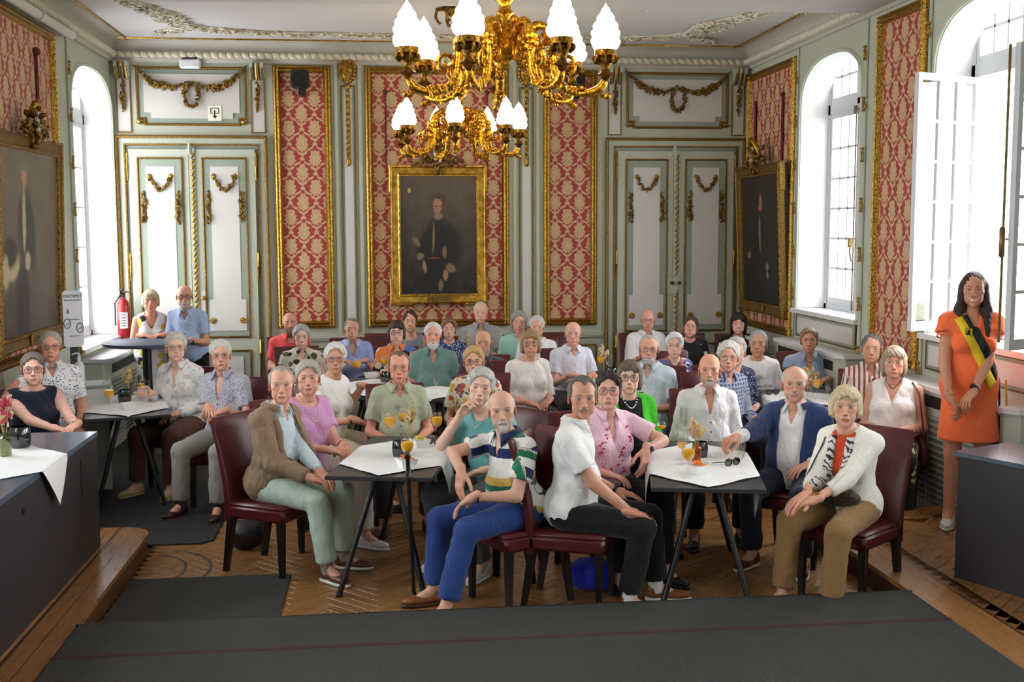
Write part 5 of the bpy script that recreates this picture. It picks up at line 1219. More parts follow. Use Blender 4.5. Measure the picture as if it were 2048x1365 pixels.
    # ---- body prims
    def torso(S, g, k=.03, neck=True):
        S.u(El(T(0, .03, -.005), (.165*b+g, .118+.02*belly+g, .125+g), R_)); S.u(El(T(0, .33, .012+.035*belly), (.140*b+.028*belly+g, .102+.05*belly+g, .16+g), R_), k); S.u(El(T(0, .68, 0), (.155*b+g, .108*s+g, .165+g), R_), k)
        S.u(Rc(T(-.118*b, .86, -.012), T(.118*b, .86, -.012), .052*s+g, .052*s+g), k)
        for i in (0, 1): S.u(Rc(N+A_((0, .012, -.012)), SH[i], .044*s+g, .042*s+g), k)
        if bust: 
            for x in (-1, 1): S.u(El(T(x*.072*b, .585, .088*s), (.068*bust+g, .058*bust+g, .066*bust+g), R_), .03)
        return S
    skin = d['skin']; B = SDF(); torso(B, -.004); nt = hd+HR.T @ A_((0, .03, -.10)); B.u(Rc(N+A_((0, .012, -.03)), nt, .054*s, .050), .03)
    for i in (0, 1):
        B.u(Rc(SH[i], EL[i], .046*am, .038*am), .02); B.u(Rc(EL[i], WR[i], .040*am, .0265*am), .012); B.u(Rc(WR[i], WR[i]+HM[i][0][0]*.02, .0265*am, .026*am), .01)
        hj = T((-1, 1)[i]*.088*b, 0, .02) if sit else hip+A_(((-1, 1)[i]*.09*b, 0, -.02))
        B.u(Rc(hj, kn[i], .085*lm, .056*lm), .03); B.u(Rc(kn[i], an[i], .054*lm, .036*lm), .015); B.u(Rc(an[i], an[i]+to[i]*.1-A_((0, 0, .045)), .034, .03), .01)
    v, f = B.mesh((.020, .027, .036)[q]); cols = [np.tile(A_(skin), (len(v), 1))]; vs, fs, n = [v], [f], len(v)
    ft = d.get('tan', 1.); cols[0] *= ft
    hv, hfc, hc = head_mesh(d.get('h', {}), q, skin, d.get('lip', tuple(A_(skin)*A_((.92, .55, .52)))), d.get('iris', (.10, .12, .13)), d.get('brow', (.3, .26, .22)))
    hv = (hv*hsc) @ HR+hd; vs.append(hv); fs.append(hfc+n); cols.append(hc); n += len(hv)
    for i in (0, 1):
        M_, w, ps = HM[i]; a, c = hand_mesh(ps, q); a = a @ M_+w; c = c if i == 0 else c[:, ::-1]; vs.append(a); fs.append(c+n); cols.append(np.tile(A_(skin)*ft*A_((1.0, .93, .9)), (len(a), 1))); n += len(a)
    me = np_mesh('person', np.concatenate(vs), np.concatenate(fs), [SKIN], cols=np.concatenate(cols)); O = link('person', me, None, 0, tuple(root)); O.rotation_euler = (0, 0, phi)
    tag(O, d['label'], 'person', d.get('group'))
    def child(name, vv, ff, mat, attrs=None, par=None): return link(name, np_mesh(name, vv, ff, [mat], attrs=attrs), par or O, 0)
    def bands(vv, cuffs):
        r = vv-hip; band = r @ U; lat = r @ X; dt = np.abs(lat)
        for i in (0, 1):
            S_, e = SH[i], EL[i]; ax = nrm_(e-S_); t = (vv-S_) @ ax; on = (np.abs(lat) > .155*b) & (t > .02); rad = (vv-S_)-t[:, None]*ax
            band = np.where(on, cuffs[i]-t+.03, band); lat = np.where(on, np.arctan2(rad @ Fw, rad @ np.cross(ax, Fw))*.05, lat)
        return {'band': band, 'lat': lat}
    # ---- garments
    GS = []
    def top(g, name, mat, main):
        gr = g.get('grow', .011); S = torso(SDF(), gr, .035); sl = g.get('sleeve', 's'); frac = {'0': 0, 'cap': .28, 's': .68, 'h': 1.0, 'l': 2.0, 'e': 1.55}[sl]; cuffs = [0, 0]; lo_ = g.get('loose', 1.)
        for i in (0, 1):
            if frac == 0: continue
            ax = EL[i]-SH[i]; t1 = min(frac, 1.0); e = SH[i]+ax*t1; cuffs[i] = np.linalg.norm(ax)*t1
            S.u(Rc(SH[i], e, .047*am+gr*.75+.003, (.042*am+gr*.75+.012*lo_*(frac <= 1)), frac <= 1), .025)
            if frac > 1: S.u(Rc(EL[i], EL[i]+(WR[i]-EL[i])*(frac-1)*.97, .042*am+gr*.7+.003, .031*am+gr*.7+.002, True), .015)
        S.u(El(T(0, .06, 0), (.165*b+gr+.012, .125+.03*belly+gr+.012, .13+gr), R_), .03)
        amp = g.get('fold', 1.)*.0075; sd = d['x']*.37
        S.n(lambda P: amp*(.45-np.abs(wob(P*A_((1, 1, .75)), 21, sd)))+.35*amp*wob(P, 55, sd+3))
        if g.get('long'): S.u(Rc(T(0, .1, 0), hip+A_((0, -.02, -g['long'])), .16*b, .20*b, True), .06)
        hem = g.get('hem', -.10 if sit else -.08)
        if not g.get('long'): S.i(Hs(T(0, 0, 0)+U*hem, -U), .0)
        if sit: S.i(Hs((0, 0, seat+.004), (0, 0, -1)))
        nk_ = g.get('neck', 'collar'); fz_ = .905
        if nk_ == 'boat': S.d(El(N+Fw*.01+U*.035, (.115*b, .085, .055), R_), .006)
        elif nk_ == 'crew': S.d(El(N+Fw*.012+U*.035, (.068, .072, .062), R_), .006)
        elif nk_ == 'wide': S.d(El(N+Fw*.03+U*.03, (.09*b, .10, .09), R_), .008)
        else:
            S.d(El(N+Fw*.008+U*.045, (.062, .066, .06), R_), .006); vd = g.get('vd', .84); S.d(Wg(FR, .003, vd*L, g.get('vw', .036), 1.0*L, .02), .004)
        if sl == '0' or sl == 'cap':
            for i, sg in enumerate((-1, 1)):
                if sl == '0': S.d(El(SH[i]+X*sg*.045*b-U*.04, (.062*b, .15, .13), R_), .01)
        if g.get('open'): w0, z0, w1, z1 = g['open']; S.d(Wg(FR, w0, z0*L, w1, z1*L, .035), .006)
        vv, ff = S.mesh((.0115, .0165, .022)[q])
        o = child(name, vv, ff, mat, bands(vv, cuffs)); GS.append(S); return S, o
    def tr(S, x, u, off=.003, far=.4):
        """first hit on the front of the garment at lateral x, height u (metres along torso)"""
        x, u = np.broadcast_arrays(np.atleast_1d(A_(x, float)), np.atleast_1d(A_(u, float))); p = hip+x[:, None]*X+u[:, None]*U+Fw*far
        for _ in range(18): p = p-Fw*np.clip(S.at(p), -.02, .2)[:, None]
        return p+Fw*off
    def ribbon(S, poly, name, mat, par, off=.004, nu=10, nv=3):
        """patch between two polylines of (x,u) laid on the front surface"""
        Aa, Bb = A_(poly[0], float), A_(poly[1], float); ta = np.linspace(0, 1, len(Aa)); t = np.linspace(0, 1, nu); g = []
        for k in np.linspace(0, 1, nv):
            xa = np.interp(t, ta, Aa[:, 0])*(1-k)+np.interp(t, np.linspace(0, 1, len(Bb)), Bb[:, 0])*k; ua = np.interp(t, ta, Aa[:, 1])*(1-k)+np.interp(t, np.linspace(0, 1, len(Bb)), Bb[:, 1])*k
            g.append((xa, ua))
        xa, ua = np.concatenate([q_[0] for q_ in g]), np.concatenate([q_[1] for q_ in g]); g = tr(S, xa, ua, off).reshape(nv, nu, 3)
        g = A_(g); vv = np.concatenate([g.reshape(-1, 3), (g-Fw*(off+.004)).reshape(-1, 3)]); m_ = nu*nv; f_ = []
        for a in range(nv-1):
            for c in range(nu-1): i = a*nu+c; f_ += [(i, i+1, i+nu+1, i+nu), (m_+i, m_+i+nu, m_+i+nu+1, m_+i+1)]
        for c in range(nu-1): f_ += [(c, m_+c, m_+c+1, c+1), ((nv-1)*nu+c, (nv-1)*nu+c+1, m_+(nv-1)*nu+c+1, m_+(nv-1)*nu+c)]
        for a in range(nv-1): f_ += [(a*nu, a*nu+nu, m_+a*nu+nu, m_+a*nu), (a*nu+nu-1, m_+a*nu+nu-1, m_+a*nu+2*nu-1, a*nu+2*nu-1)]
        return child(name, vv, f_, mat, {'band': np.tile((vv-hip) @ U, 1), 'lat': (vv-hip) @ X}, par)
    def collar(S, mat, par, spread=.06, drop=.055, h=.032, name='collar', op=.35, r=.064):
        n_ = 22; rows = []
        for k in range(4):
            row = []
            for j in range(n_):
                a = -pi/2+op+(2*pi-2*op)*j/(n_-1); fr = max(0., -sin(a))**3; c_ = N+Fw*.006+U*.012
                rr, zz = [(r*.93, -.012), (r*.97, h*.8), (r*1.10, h*.75), (r*1.22+.03*fr, -.004-(drop)*fr)][k]
                p = c_+X*rr*cos(a)*1.0+Fw*(-rr*sin(a))*1.02+U*(zz-.012*max(0, -sin(a)))
                if k == 3: p = p+X*np.sign(cos(a))*spread*.35*fr
                row.append(p)
            rows.append(row)
        g = A_(rows); g2 = g.copy(); g2[2:] -= U*.004; vv = g.reshape(-1, 3); f_ = [(a*n_+c, a*n_+c+1, (a+1)*n_+c+1, (a+1)*n_+c) for a in range(3) for c in range(n_-1)]
        if S is not None:
            dd = S.at(vv[3*n_:]); push = np.clip(.004-dd, 0, .03); cen = N-U*.05; dirs = vv[3*n_:]-cen; dirs /= np.linalg.norm(dirs, axis=1)[:, None]; vv[3*n_:] += dirs*push[:, None]
        o = child(name, vv, f_, mat, {'band': np.zeros(len(vv)), 'lat': (vv-hip) @ X}, par); md = o.modifiers.new('thick', 'SOLIDIFY'); md.thickness = .004; return o
    def buttons(S, mat, par, us, x=0.0, r=.0055):
        for p in tr(S, x, A_(us)*L, .002):
            m_ = MB().lathe([(0, 0), (r, 0), (r, .0025), (r*.7, .0035), (0, .003)], 8); Q = np.eye(4); Q[:3, 0] = X; Q[:3, 1] = U; Q[:3, 2] = Fw; Q[:3, 3] = p
            m2 = MB().add(m_.v[0], m_.f, Q); m2.build('button', mat, par, 40)
    def loopband(c, ax, r, w, name, mat, par=None, rr=None, flat=2.2):
        ax = nrm_(ax); a = nrm_(np.cross(ax, (0.3, .2, 1))); e = np.cross(ax, a); pts = [c+r*(cos(t)*a+sin(t)*e) for t in np.linspace(0, 2*pi, 17)]; m_ = MB()
        n_ = 17; vv = [];
        for (dr, dz) in ((0, -w), (.0025, -w), (.0025, w), (0, w)):
            for p in pts: vv.append(c+(p-c)*(1+dr/r)+ax*dz)
        ff = [(k*n_+i, k*n_+i+1, ((k+1) % 4)*n_+i+1, ((k+1) % 4)*n_+i) for k in range(4) for i in range(n_-1)]; m_.add(vv, ff); return m_.build(name, mat, par or O, 40)
    tp = d['top']; S1, o1 = top(tp, tp.get('name', 'shirt'), tp['mat'], True); cm = tp.get('cmat', tp['mat'])
    if tp.get('collar', tp.get('neck', 'collar') == 'collar'):
        collar(S1, cm, o1, drop=tp.get('cdrop', .05), op=tp.get('cop', .4), h=tp.get('ch', .032))
    if tp.get('btn'): buttons(S1, plain('button %s' % str(tp['btn']), tp['btn'], .4), o1, tp.get('bus', (.56, .42, .28, .14)))
    if tp.get('placket'): ribbon(S1, [[(-.014, .0), (-.014, tp.get('vd', .84)*L)], [(.014, .0), (.014, tp.get('vd', .84)*L)]], 'placket', tp['mat'], o1, .003, 12, 3)
    Sj = None
    if 'over' in d:
        ov = d['over']; Sj, oj = top(dict(ov, grow=ov.get('grow', .024)), ov.get('name', 'jacket'), ov['mat'], False)
        w0, z0, w1, z1 = ov['open']
        if ov.get('lapel'):
            for sg in (-1, 1):
                zt = .96*L; ribbon(Sj, [[(sg*(w0+.004), z0*L), (sg*(w0+(w1-w0)*.55+.004), (z0+(z1-z0)*.5)*L), (sg*(w1+.002), zt)], [(sg*(w0+.016), z0*L+.02), (sg*(w1*.8+.062*ov['lapel']), (z0+(z1-z0)*.62)*L), (sg*(w1+.028), zt)]], 'lapel', ov['mat'], oj, .007, 10, 4)
        if ov.get('collar'): collar(Sj, ov['mat'], oj, drop=.03, op=.75, h=.03, r=.074, name='jacket_collar')
        if ov.get('btn'): buttons(Sj, plain('button %s' % str(ov['btn']), ov['btn'], .4), oj, ov.get('bus', (.3,)), ov.get('bx', .02), .009)
        if ov.get('pocket'):
            for sg in (-1, 1): ribbon(Sj, [[(sg*.075, .14*L), (sg*.145, .15*L)], [(sg*.075, .10*L), (sg*.145, .11*L)]], 'pocket_flap', ov['mat'], oj, .005, 6, 3)
    # bottoms
    bt = d.get('bottom'); 
    if bt:
        gr = bt.get('grow', .013); S = SDF(); S.u(El(T(0, .03, -.005), (.165*b+gr, .118+.02*belly+gr, .125+gr), R_)); S.u(El(T(0, .2, .01+.02*belly), (.145*b+.02*belly+gr, .105+.04*belly+gr, .09), R_), .03)
        lenf = bt.get('len', .90); kind = bt.get('kind', 'trousers')
        for i in (0, 1):
            hj = T((-1, 1)[i]*.088*b, 0, .02) if sit else hip+A_(((-1, 1)[i]*.09*b, 0, -.02))
            S.u(Rc(hj, kn[i], .088*lm+gr, .060*lm+gr, kind == 'shorts'), .03)
            if kind != 'shorts':
                e = kn[i]+(an[i]-kn[i])*lenf; S.u(Rc(kn[i], e, .058*lm+gr, (.040*lm+gr+bt.get('flare', .014)), True), .02)
        if kind == 'skirt': S.u(Rc(hip+A_((0, -.05, 0)), (kn[0]+kn[1])/2+A_((0, 0, -.02)), .15*b, .15*b), .05); S.u(Rc((kn[0]+kn[1])/2, (kn[0]+an[0]+kn[1]+an[1])/4+A_((0, .02, 0)), .14, .15, True), .05)
        amp = .006; S.n(lambda P: amp*(.4-np.abs(wob(P, 22, d['x'])))+.4*amp*wob(P, 60, 3)); S.i(Hs((0, 0, hz+bt.get('waist', .07)), (0, 0, 1)))
        if sit: S.i(Hs((0, 0, seat+.003 if seat < .6 else .0), (0, 0, -1))) if False else None
        vv, ff = S.mesh((.0165, .024, .034)[q]); o2 = child(kind, vv, ff, bt['mat'], {'band': vv[:, 2], 'lat': vv[:, 0]})
        if d.get('belt'):
            pass
    # shoes and socks
    sh = d.get('shoe')
    if sh:
        for i in (0, 1):
            v1, f1, v2, f2 = shoe_mesh(sh.get('kind', 'shoe'), q); tx, ty = to[i][0], to[i][1]; rz_ = atan2(tx, -ty); Mz = np.array([[cos(rz_), -sin(rz_), 0], [sin(rz_), cos(rz_), 0], [0, 0, 1]]); c_ = A_((an[i][0], an[i][1], 0)); k_ = sh.get('size', 1.)*s
            so = child('shoe', (v1*k_) @ Mz.T+c_, f1, sh['mat']); child('sole', (v2*k_) @ Mz.T+c_, f2, sh.get('sole', sh['mat']), None, so)
            if sh.get('lace'):
                m_ = MB()
                for j in range(4): y_ = -.035-.02*j; z_ = .088-.012*j; m_.tube(A_([(-.022, y_, z_-.006), (0, y_-.004, z_), (.022, y_, z_-.006)])*k_ @ Mz.T+c_, .003, 5)
                m_.build('laces', sh['lace'], so, 60)
        if d.get('sock'):
            for i in (0, 1): S = SDF().u(Rc(kn[i]*.35+an[i]*.65, an[i]+A_((0, 0, -.02)), .046*lm, .042*lm)); vv, ff = S.mesh(.016); child('sock', vv, ff, d['sock'])
    # hair, beard, glasses
    hr = d.get('hair')
    if hr:
        st, hc_, hpz = hr; vv, ff = hair_sdf(st, hpz).mesh((.0060, .0080, .0105)[q], (-.125, -.115, -.36 if st == 'long' else -.13), (.125, .15, .165)); child('hair', (vv*hsc) @ HR+hd, ff, hair_mat(hc_))
    if d.get('beard'):
        vv, ff = beard_sdf(d['beard'][0]).mesh((.0036, .0045, .006)[q], (-.07, -.12, -.15), (.07, .03, -.03)); child('beard', (vv*hsc) @ HR+hd, ff, hair_mat(d['beard'][1]))
    gl = d.get('glasses')
    if gl:
        c_, rx, rz2, th = gl; m_ = MB(); lens = MB(); HT = np.eye(4); HT[:3, :3] = HR.T*hsc; HT[:3, 3] = hd; yy = -.1005
        for x in (-1, 1):
            e = [(x*.032+rx*np.sign(cos(t))*abs(cos(t))**.8, yy+.006*abs(x*.032+rx*cos(t))/.05, -.003+rz2*np.sign(sin(t))*abs(sin(t))**.8) for t in np.linspace(0, 2*pi, 25)]
            m_.tube(e, th, 5, HT, cap=False); m_.tube([(x*(.032+rx), yy+.006, .004), (x*.077, yy+.03, .004), (x*.081, -.02, .006), (x*.083, .012, .0)], th*.9, 5, HT)
            lens.add([e[0]]+e[:-1], [(0, 1+i, 1+(i+1) % 24) for i in range(24)], HT)
        m_.tube([(-.032+rx, yy, .003), (0, yy-.003, .006), (.032-rx, yy, .003)], th, 5, HT); go = m_.build('glasses', plain('frame %d %d %d' % c_, c_, .35), O, 60); lens.build('lens', lens_gl, go, 0)
    # accessories
    for a in d.get('acc', ()):
        k = a[0]
        if k == 'watch' or k == 'bracelet':
            i = 0 if a[1] == 'R' else 1; ax = nrm_(WR[i]-EL[i]); c_ = WR[i]-ax*.022; o = loopband(c_, ax, .0295*am, .009 if k == 'watch' else .005, k, a[2])
            if k == 'watch':
                up = -HM[i][0][2]; up = nrm_(HM[i][0][2]); Q = np.eye(4); Q[:3, 2] = nrm_(up-ax*(up @ ax)); Q[:3, 0] = ax; Q[:3, 1] = np.cross(Q[:3, 2], ax); Q[:3, 3] = c_+Q[:3, 2]*.030*am
                MB().lathe([(0, 0), (.018, 0), (.019, .004), (.016, .008), (0, .008)], 12, T=Q).build('watch_case', a[3], o, 40)
        elif k == 'ring': i = 0 if a[1] == 'R' else 1; M_, w, ps = HM[i]; p = np.array([.1, -.011, -.004]) @ M_+w; loopband(p, M_[0], .0105, .003, 'ring', gold_sm)
        elif k == 'necklace':
            n_, drop, rad, mt = a[1], a[2], a[3], a[4]; m_ = MB(); Gs = [B]+GS[:1]; pts = []
            t = 2*pi*np.arange(n_)/n_; fr = np.maximum(0, np.sin(t))[:, None]; p = N+X*(.075*np.cos(t))[:, None]+Fw*(.07*np.sin(t)[:, None]+.10*fr)+U*(.03-(drop+.03)*fr**1.6+.01)
            cen = N-U*(.01+drop*.6*fr)-Fw*.02; dr = p-cen; dr /= np.linalg.norm(dr, axis=1)[:, None]; p = p+dr*.08
            for _ in range(18): dd = np.minimum.reduce([g_.at(p) for g_ in Gs]); p = p-dr*np.clip(dd, -.02, .1)[:, None]
            pts = list(p+dr*rad*.7)
            if rad > .0035:
                for p in pts: m_.ball(p, rad, None, 6, 4)
            else: m_.tube(pts+[pts[0]], rad, 5, cap=False)
            m_.build('necklace', mt, O, 60)
        elif k == 'patch': ribbon({'1': S1, '2': Sj, '3': Fmin(S1, Sj)}[a[1]], [[(x_, u_*L) for x_, u_ in pl] for pl in a[2]], a[3], a[4], o1, a[5] if len(a) > 5 else .005, a[6] if len(a) > 6 else 10, 3)
        elif k == 'call': a[1](locals())
        elif k == 'earring':
            for x in (-1, 1): MB().ball(hd+HR.T @ (A_((x*.084, .004, -.045))*hsc), a[1], None, 8, 5).build('earring', a[2], O, 60)
    O['_root'] = 0; del O['_root']
    return dict(o=O, root=root, phi=phi, hip=hip, N=N, L=L, hd=hd, HR=HR, Rz=Rz, WR=WR, EL=EL, SH=SH, HM=HM)
# ------------------------------------------------------------------ furniture
red_l = None
def mk_leather():
    t = NT('dark red leather'); v = t.coord(); n = t.noise(v, 110, 3); n2 = t.noise(v, 5, 3); t.p(t.mix(n2, (*s2l((62, 13, 20)), 1), (*s2l((92, 20, 28)), 1)), t.math('MULTIPLY_ADD', n2, .2, .26)); t.bump(n, .15, .002); return t.m
red_l = mk_leather(); leg_blk = plain('black stained wood', (24, 18, 16), .35)
def make_chair():
    """faces -y, origin on the floor under the seat centre"""
    E = empty('dining_chair'); W2 = .225
    S = SDF(); 
    m = MB(); m.cbox((0, .0, .405), (.45, .46, .09), .02); m.cbox((0, -.005, .452), (.44, .45, .036), .017); m.build('seat', red_l, E, 40)
    ys = [(.205, .34), (.205, .44), (.215, .55), (.235, .68), (.262, .80), (.3, .93), (.318, .985)]
    v = []; f = []; th = .055
    for (y, z) in ys:
        t = th*(1-.35*(z-.34)/.65); w = W2*(1.0+.02*(z > .6))
        for (x, yy) in ((-w, y-t/2+.008), (-w+.012, y-t/2), (w-.012, y-t/2), (w, y-t/2+.008), (w, y+t/2-.008), (w-.012, y+t/2), (-w+.012, y+t/2), (-w, y+t/2-.008)): v.append((x, yy, z))
    for i in range(len(ys)-1):
        for j in range(8): k = (j+1) % 8; f.append((i*8+j, i*8+k, (i+1)*8+k, (i+1)*8+j))
    f.append(tuple(range(8))[::-1]); e = (len(ys)-1)*8
    v += [((x*.96), (yy-.322)*.5+.322, .997) for (x, yy, z) in v[e:e+8]]
    for j in range(8): k = (j+1) % 8; f.append((e+j, e+k, e+8+k, e+8+j))
    f.append(tuple(e+8+j for j in range(8)))
    MB().add(v, f).build('backrest', red_l, E, 35)
    for sx in (-1, 1):
        m = MB(); x = sx*.195; m.add([(x-.022, -.215, .37), (x+.022, -.215, .37), (x+.022, -.171, .37), (x-.022, -.171, .37), (x-.015, -.21, .0), (x+.015, -.21, .0), (x+.015, -.18, .0), (x-.015, -.18, .0)], [(0, 3, 2, 1), (4, 5, 6, 7), (0, 1, 5, 4), (1, 2, 6, 5), (2, 3, 7, 6), (3, 0, 4, 7)]); m.build('leg', leg_blk, E, 0)
        m = MB(); m.add([(x-.022, .165, .37), (x+.022, .165, .37), (x+.022, .215, .37), (x-.022, .215, .37), (x-.015, .235, .0), (x+.015, .235, .0), (x+.015, .268, .0), (x-.015, .268, .0)], [(0, 3, 2, 1), (4, 5, 6, 7), (0, 1, 5, 4), (1, 2, 6, 5), (2, 3, 7, 6), (3, 0, 4, 7)]); m.build('leg', leg_blk, E, 0)
    return E
CH0 = [None]
def chair(x, y, phi, label, group='dark red dining chairs', z=0):
    if CH0[0] is None: CH0[0] = make_chair(); o = CH0[0]
    else: o = copy_tree(CH0[0])
    o.location = (x, y, z); o.rotation_euler = (0, 0, phi); tag(o, label, 'chair', group); return o
top_m = plain('dark grey laminate', (54, 54, 58), .35, 0, .08, 20); leg_m = plain('black powder coat', (16, 16, 17), .4)
cloth_w = plain('white table linen', (236, 236, 238), .75, 0, .02, 4, .15, 30)
def drape(cx, cy, rot, w2, l2, half, ox, oy, z, par=None, name='tablecloth', label='', n=34, crease=True):
    """square cloth lying cornerwise on a table top (half sizes w2, l2) and hanging over its edges; local table frame"""
    v = []; rng = random.Random(int(abs(cx*100)+abs(cy*10)))
    for i in range(n):
        for j in range(n):
            a, b = (i/(n-1)*2-1)*half/sqrt(2), (j/(n-1)*2-1)*half/sqrt(2); x = (a-b)/sqrt(2)+ox; y = (a+b)/sqrt(2)+oy; zz = z+.004
            if crease: zz += .0014*(sin(x*23+y*7)+sin(y*31-x*9))+.002
            dx, dy = abs(x)-w2, abs(y)-l2
            if dx > 0: zz = z-dx+.003; x = math.copysign(w2+.004+.012*sin(dx*8)+.008*dx, x)
            elif dy > 0: zz = z-dy+.003; y = math.copysign(l2+.004+.012*sin(dy*8), y)
            v.append((x, y, zz))
    f = [(i*n+j, (i+1)*n+j, (i+1)*n+j+1, i*n+j+1) for i in range(n-1) for j in range(n-1)]
    o = MB().add(v, f).build(name, cloth_w, None, 180, (cx, cy, 0)); o.rotation_euler = (0, 0, rot); tag(o, label, 'tablecloth', 'white tablecloths'); return o
TZ = .75
def table(cx, cy, rot, label, clabel, w=.64, l=1.3, cl=(.60, 0, -.045), z0=0):
    E = empty('bistro_table', (cx, cy, z0), rot); tag(E, label, 'table', 'dark bistro tables')
    MB().cbox((0, 0, TZ-.0145), (w, l, .025), .003).build('table_top', top_m, E, 0)
    for sy in (-1, 1):
        for sx in (-1, 1):
            m = MB(); m.tube([(sx*.06, sy*(l/2-.24), TZ-.03), (sx*(w/2-.06), sy*(l/2-.05), .01)], .018, 10); m.lathe([(.022, 0), (.022, .012), (.018, .014)], 10, (sx*(w/2-.06), sy*(l/2-.05), 0)); m.build('leg', leg_m, E, 40)
        MB().cbox((0, sy*(l/2-.24), TZ-.038), (.24, .07, .02), .004).build('leg_bracket', leg_m, E, 0)
    MB().cbox((0, 0, TZ-.042), (.05, l-.5, .025), .004).build('top_rail', leg_m, E, 0)
    if cl: drape(cx, cy, rot, w/2, l/2, cl[0], cl[1], cl[2], TZ+z0, label=clabel)
    return E
T1c = (.07, 7.2); T1r = -.2
table(.075, 7.18, radians(-12), 'dark table in front with juice glasses and a walking stick', 'white cloth on the front table left of centre')
table(1.925, 6.70, radians(-12), 'dark table in front right with sunglasses lying on its cloth', 'white cloth on the front right table', l=1.42, cl=(.66, 0, -.045))
table(-2.16, 9.56, radians(14), 'dark table beside the left window', 'white cloth on the table by the left window', l=1.28)
table(-.12, 10.35, radians(-4), 'dark table behind the woman in the white top', 'white cloth on the table behind the woman in white')
table(.42, 9.9, radians(-8), 'dark table behind the man in the sage shirt', 'white cloth behind the man in the sage shirt', l=.8, cl=(.42, 0, 0))
table(2.06, 10.35, radians(-8), 'dark table with dried flowers left of the far right doors', 'white cloth on the table left of the far right doors', l=1.0)
table(3.5, 9.05, radians(-8), 'dark table between the white T-shirt man and the window', 'white cloth on the table near the closed right window')
table(1.02, 11.55, radians(0), 'dark table in front of the man in the grey polo', 'white cloth on the farthest table', l=.9)
# cocktail table
E = empty('cocktail_table', (-2.36, 11.42, 0)); tag(E, 'tall round cocktail table with blue top by the left window', 'table')
MB().lathe([(0, 1.06), (.40, 1.06), (.42, 1.068), (.42, 1.095), (.41, 1.1), (0, 1.1)], 48).build('table_top', [plain('blue grey table top', (62, 78, 108), .4)], E, 40)
MB().lathe([(.045, .03), (.045, 1.06)], 16).build('column', leg_m, E, 40); MB().lathe([(.27, 0), (.27, .012), (.05, .03), (.045, .04)], 32).build('base_plate', leg_m, E, 40)
# ------------------------------------------------------------------ table ware
glass_m = mk_glass('clear drinking glass', (.985, .99, .99), .035); juice = plain('orange juice', (255, 186, 20), .3, 0, .03); champ = mk_glass('pale sparkling wine', (.93, .92, .80), .05); porc = plain('white porcelain', (236, 236, 234), .2, 0, .02)
smoke = mk_glass('smoked blue glass', (.16, .19, .26), .12, .05); copper = mk_gold('copper', (120, 56, 36), (206, 122, 88), .25, 20, .2, .9)
PROTO = {}
def wine_glass(kind):
    E = empty('glass')
    if kind == 'wine': pr = [(.033, 0), (.034, .002), (.012, .006), (.004, .012), (.0035, .085), (.012, .097), (.03, .115), (.0385, .145), (.038, .17), (.031, .205), (.0302, .205), (.037, .17), (.0375, .145), (.029, .117), (.010, .099), (0, .097)]; lq = [(0, .0985), (.010, .1), (.0285, .118), (.0365, .145), (.0366, .168), (0, .168)]
    else: pr = [(.031, 0), (.032, .002), (.011, .005), (.0035, .01), (.003, .075), (.01, .088), (.02, .11), (.025, .15), (.026, .19), (.0225, .225), (.0218, .225), (.025, .19), (.024, .15), (.019, .112), (.009, .09), (0, .088)]; lq = [(0, .09), (.0085, .092), (.0185, .113), (.0232, .145), (0, .145)]
    MB().lathe(pr, 20).build('bowl_and_stem', glass_m, E, 50); return E, lq
def glass(x, y, z, kind, drink, label, group='glasses on the tables', fill=1.0):
    k = (kind, drink, fill)
    if k not in PROTO:
        E, lq = wine_glass(kind)
        if drink: lq = [(r, lq[0][1]+(h-lq[0][1])*fill) if i >= len(lq)-1 or fill < 1 else (r, h) for i, (r, h) in enumerate(lq)]; lq = [(r*(.55+.45*fill), h) for r, h in lq]; MB().lathe(lq, 18).build('drink', juice if drink == 'juice' else champ, E, 50)
        PROTO[k] = E; o = E
    else: o = copy_tree(PROTO[k])
    o.location = (x, y, z); tag(o, label, 'glass', group); return o
def gpx(px_, py_, kind, drink, label, z=TZ+.004, **k): p = at(px_, py_, Z=z); return glass(p[0], p[1], z, kind, drink, label, **k)
def candle(px_, py_, label, z=TZ+.004, sc=1.0):
    p = at(px_, py_, Z=z); E = empty('candle_holder', p); tag(E, label, 'candle holder'); MB().lathe([(r*sc, h*sc) for r, h in [(0, 0), (.042, 0), (.045, .004), (.05, .05), (.047, .09), (.042, .1), (.039, .1), (.044, .085), (.046, .05), (.04, .01), (0, .01)]], 24).build('cup', smoke, E, 40); MB().lathe([(0, .012), (.028*sc, .012), (.028*sc, .05*sc), (.003, .05*sc), (.002, .06*sc)], 14).build('candle', plain('dark wax', (60, 60, 66), .5), E, 40)
    MB().lathe([(.036*sc, -.004), (.037*sc, .002), (.03*sc, .003)], 20).build('foot', copper, E, 40)
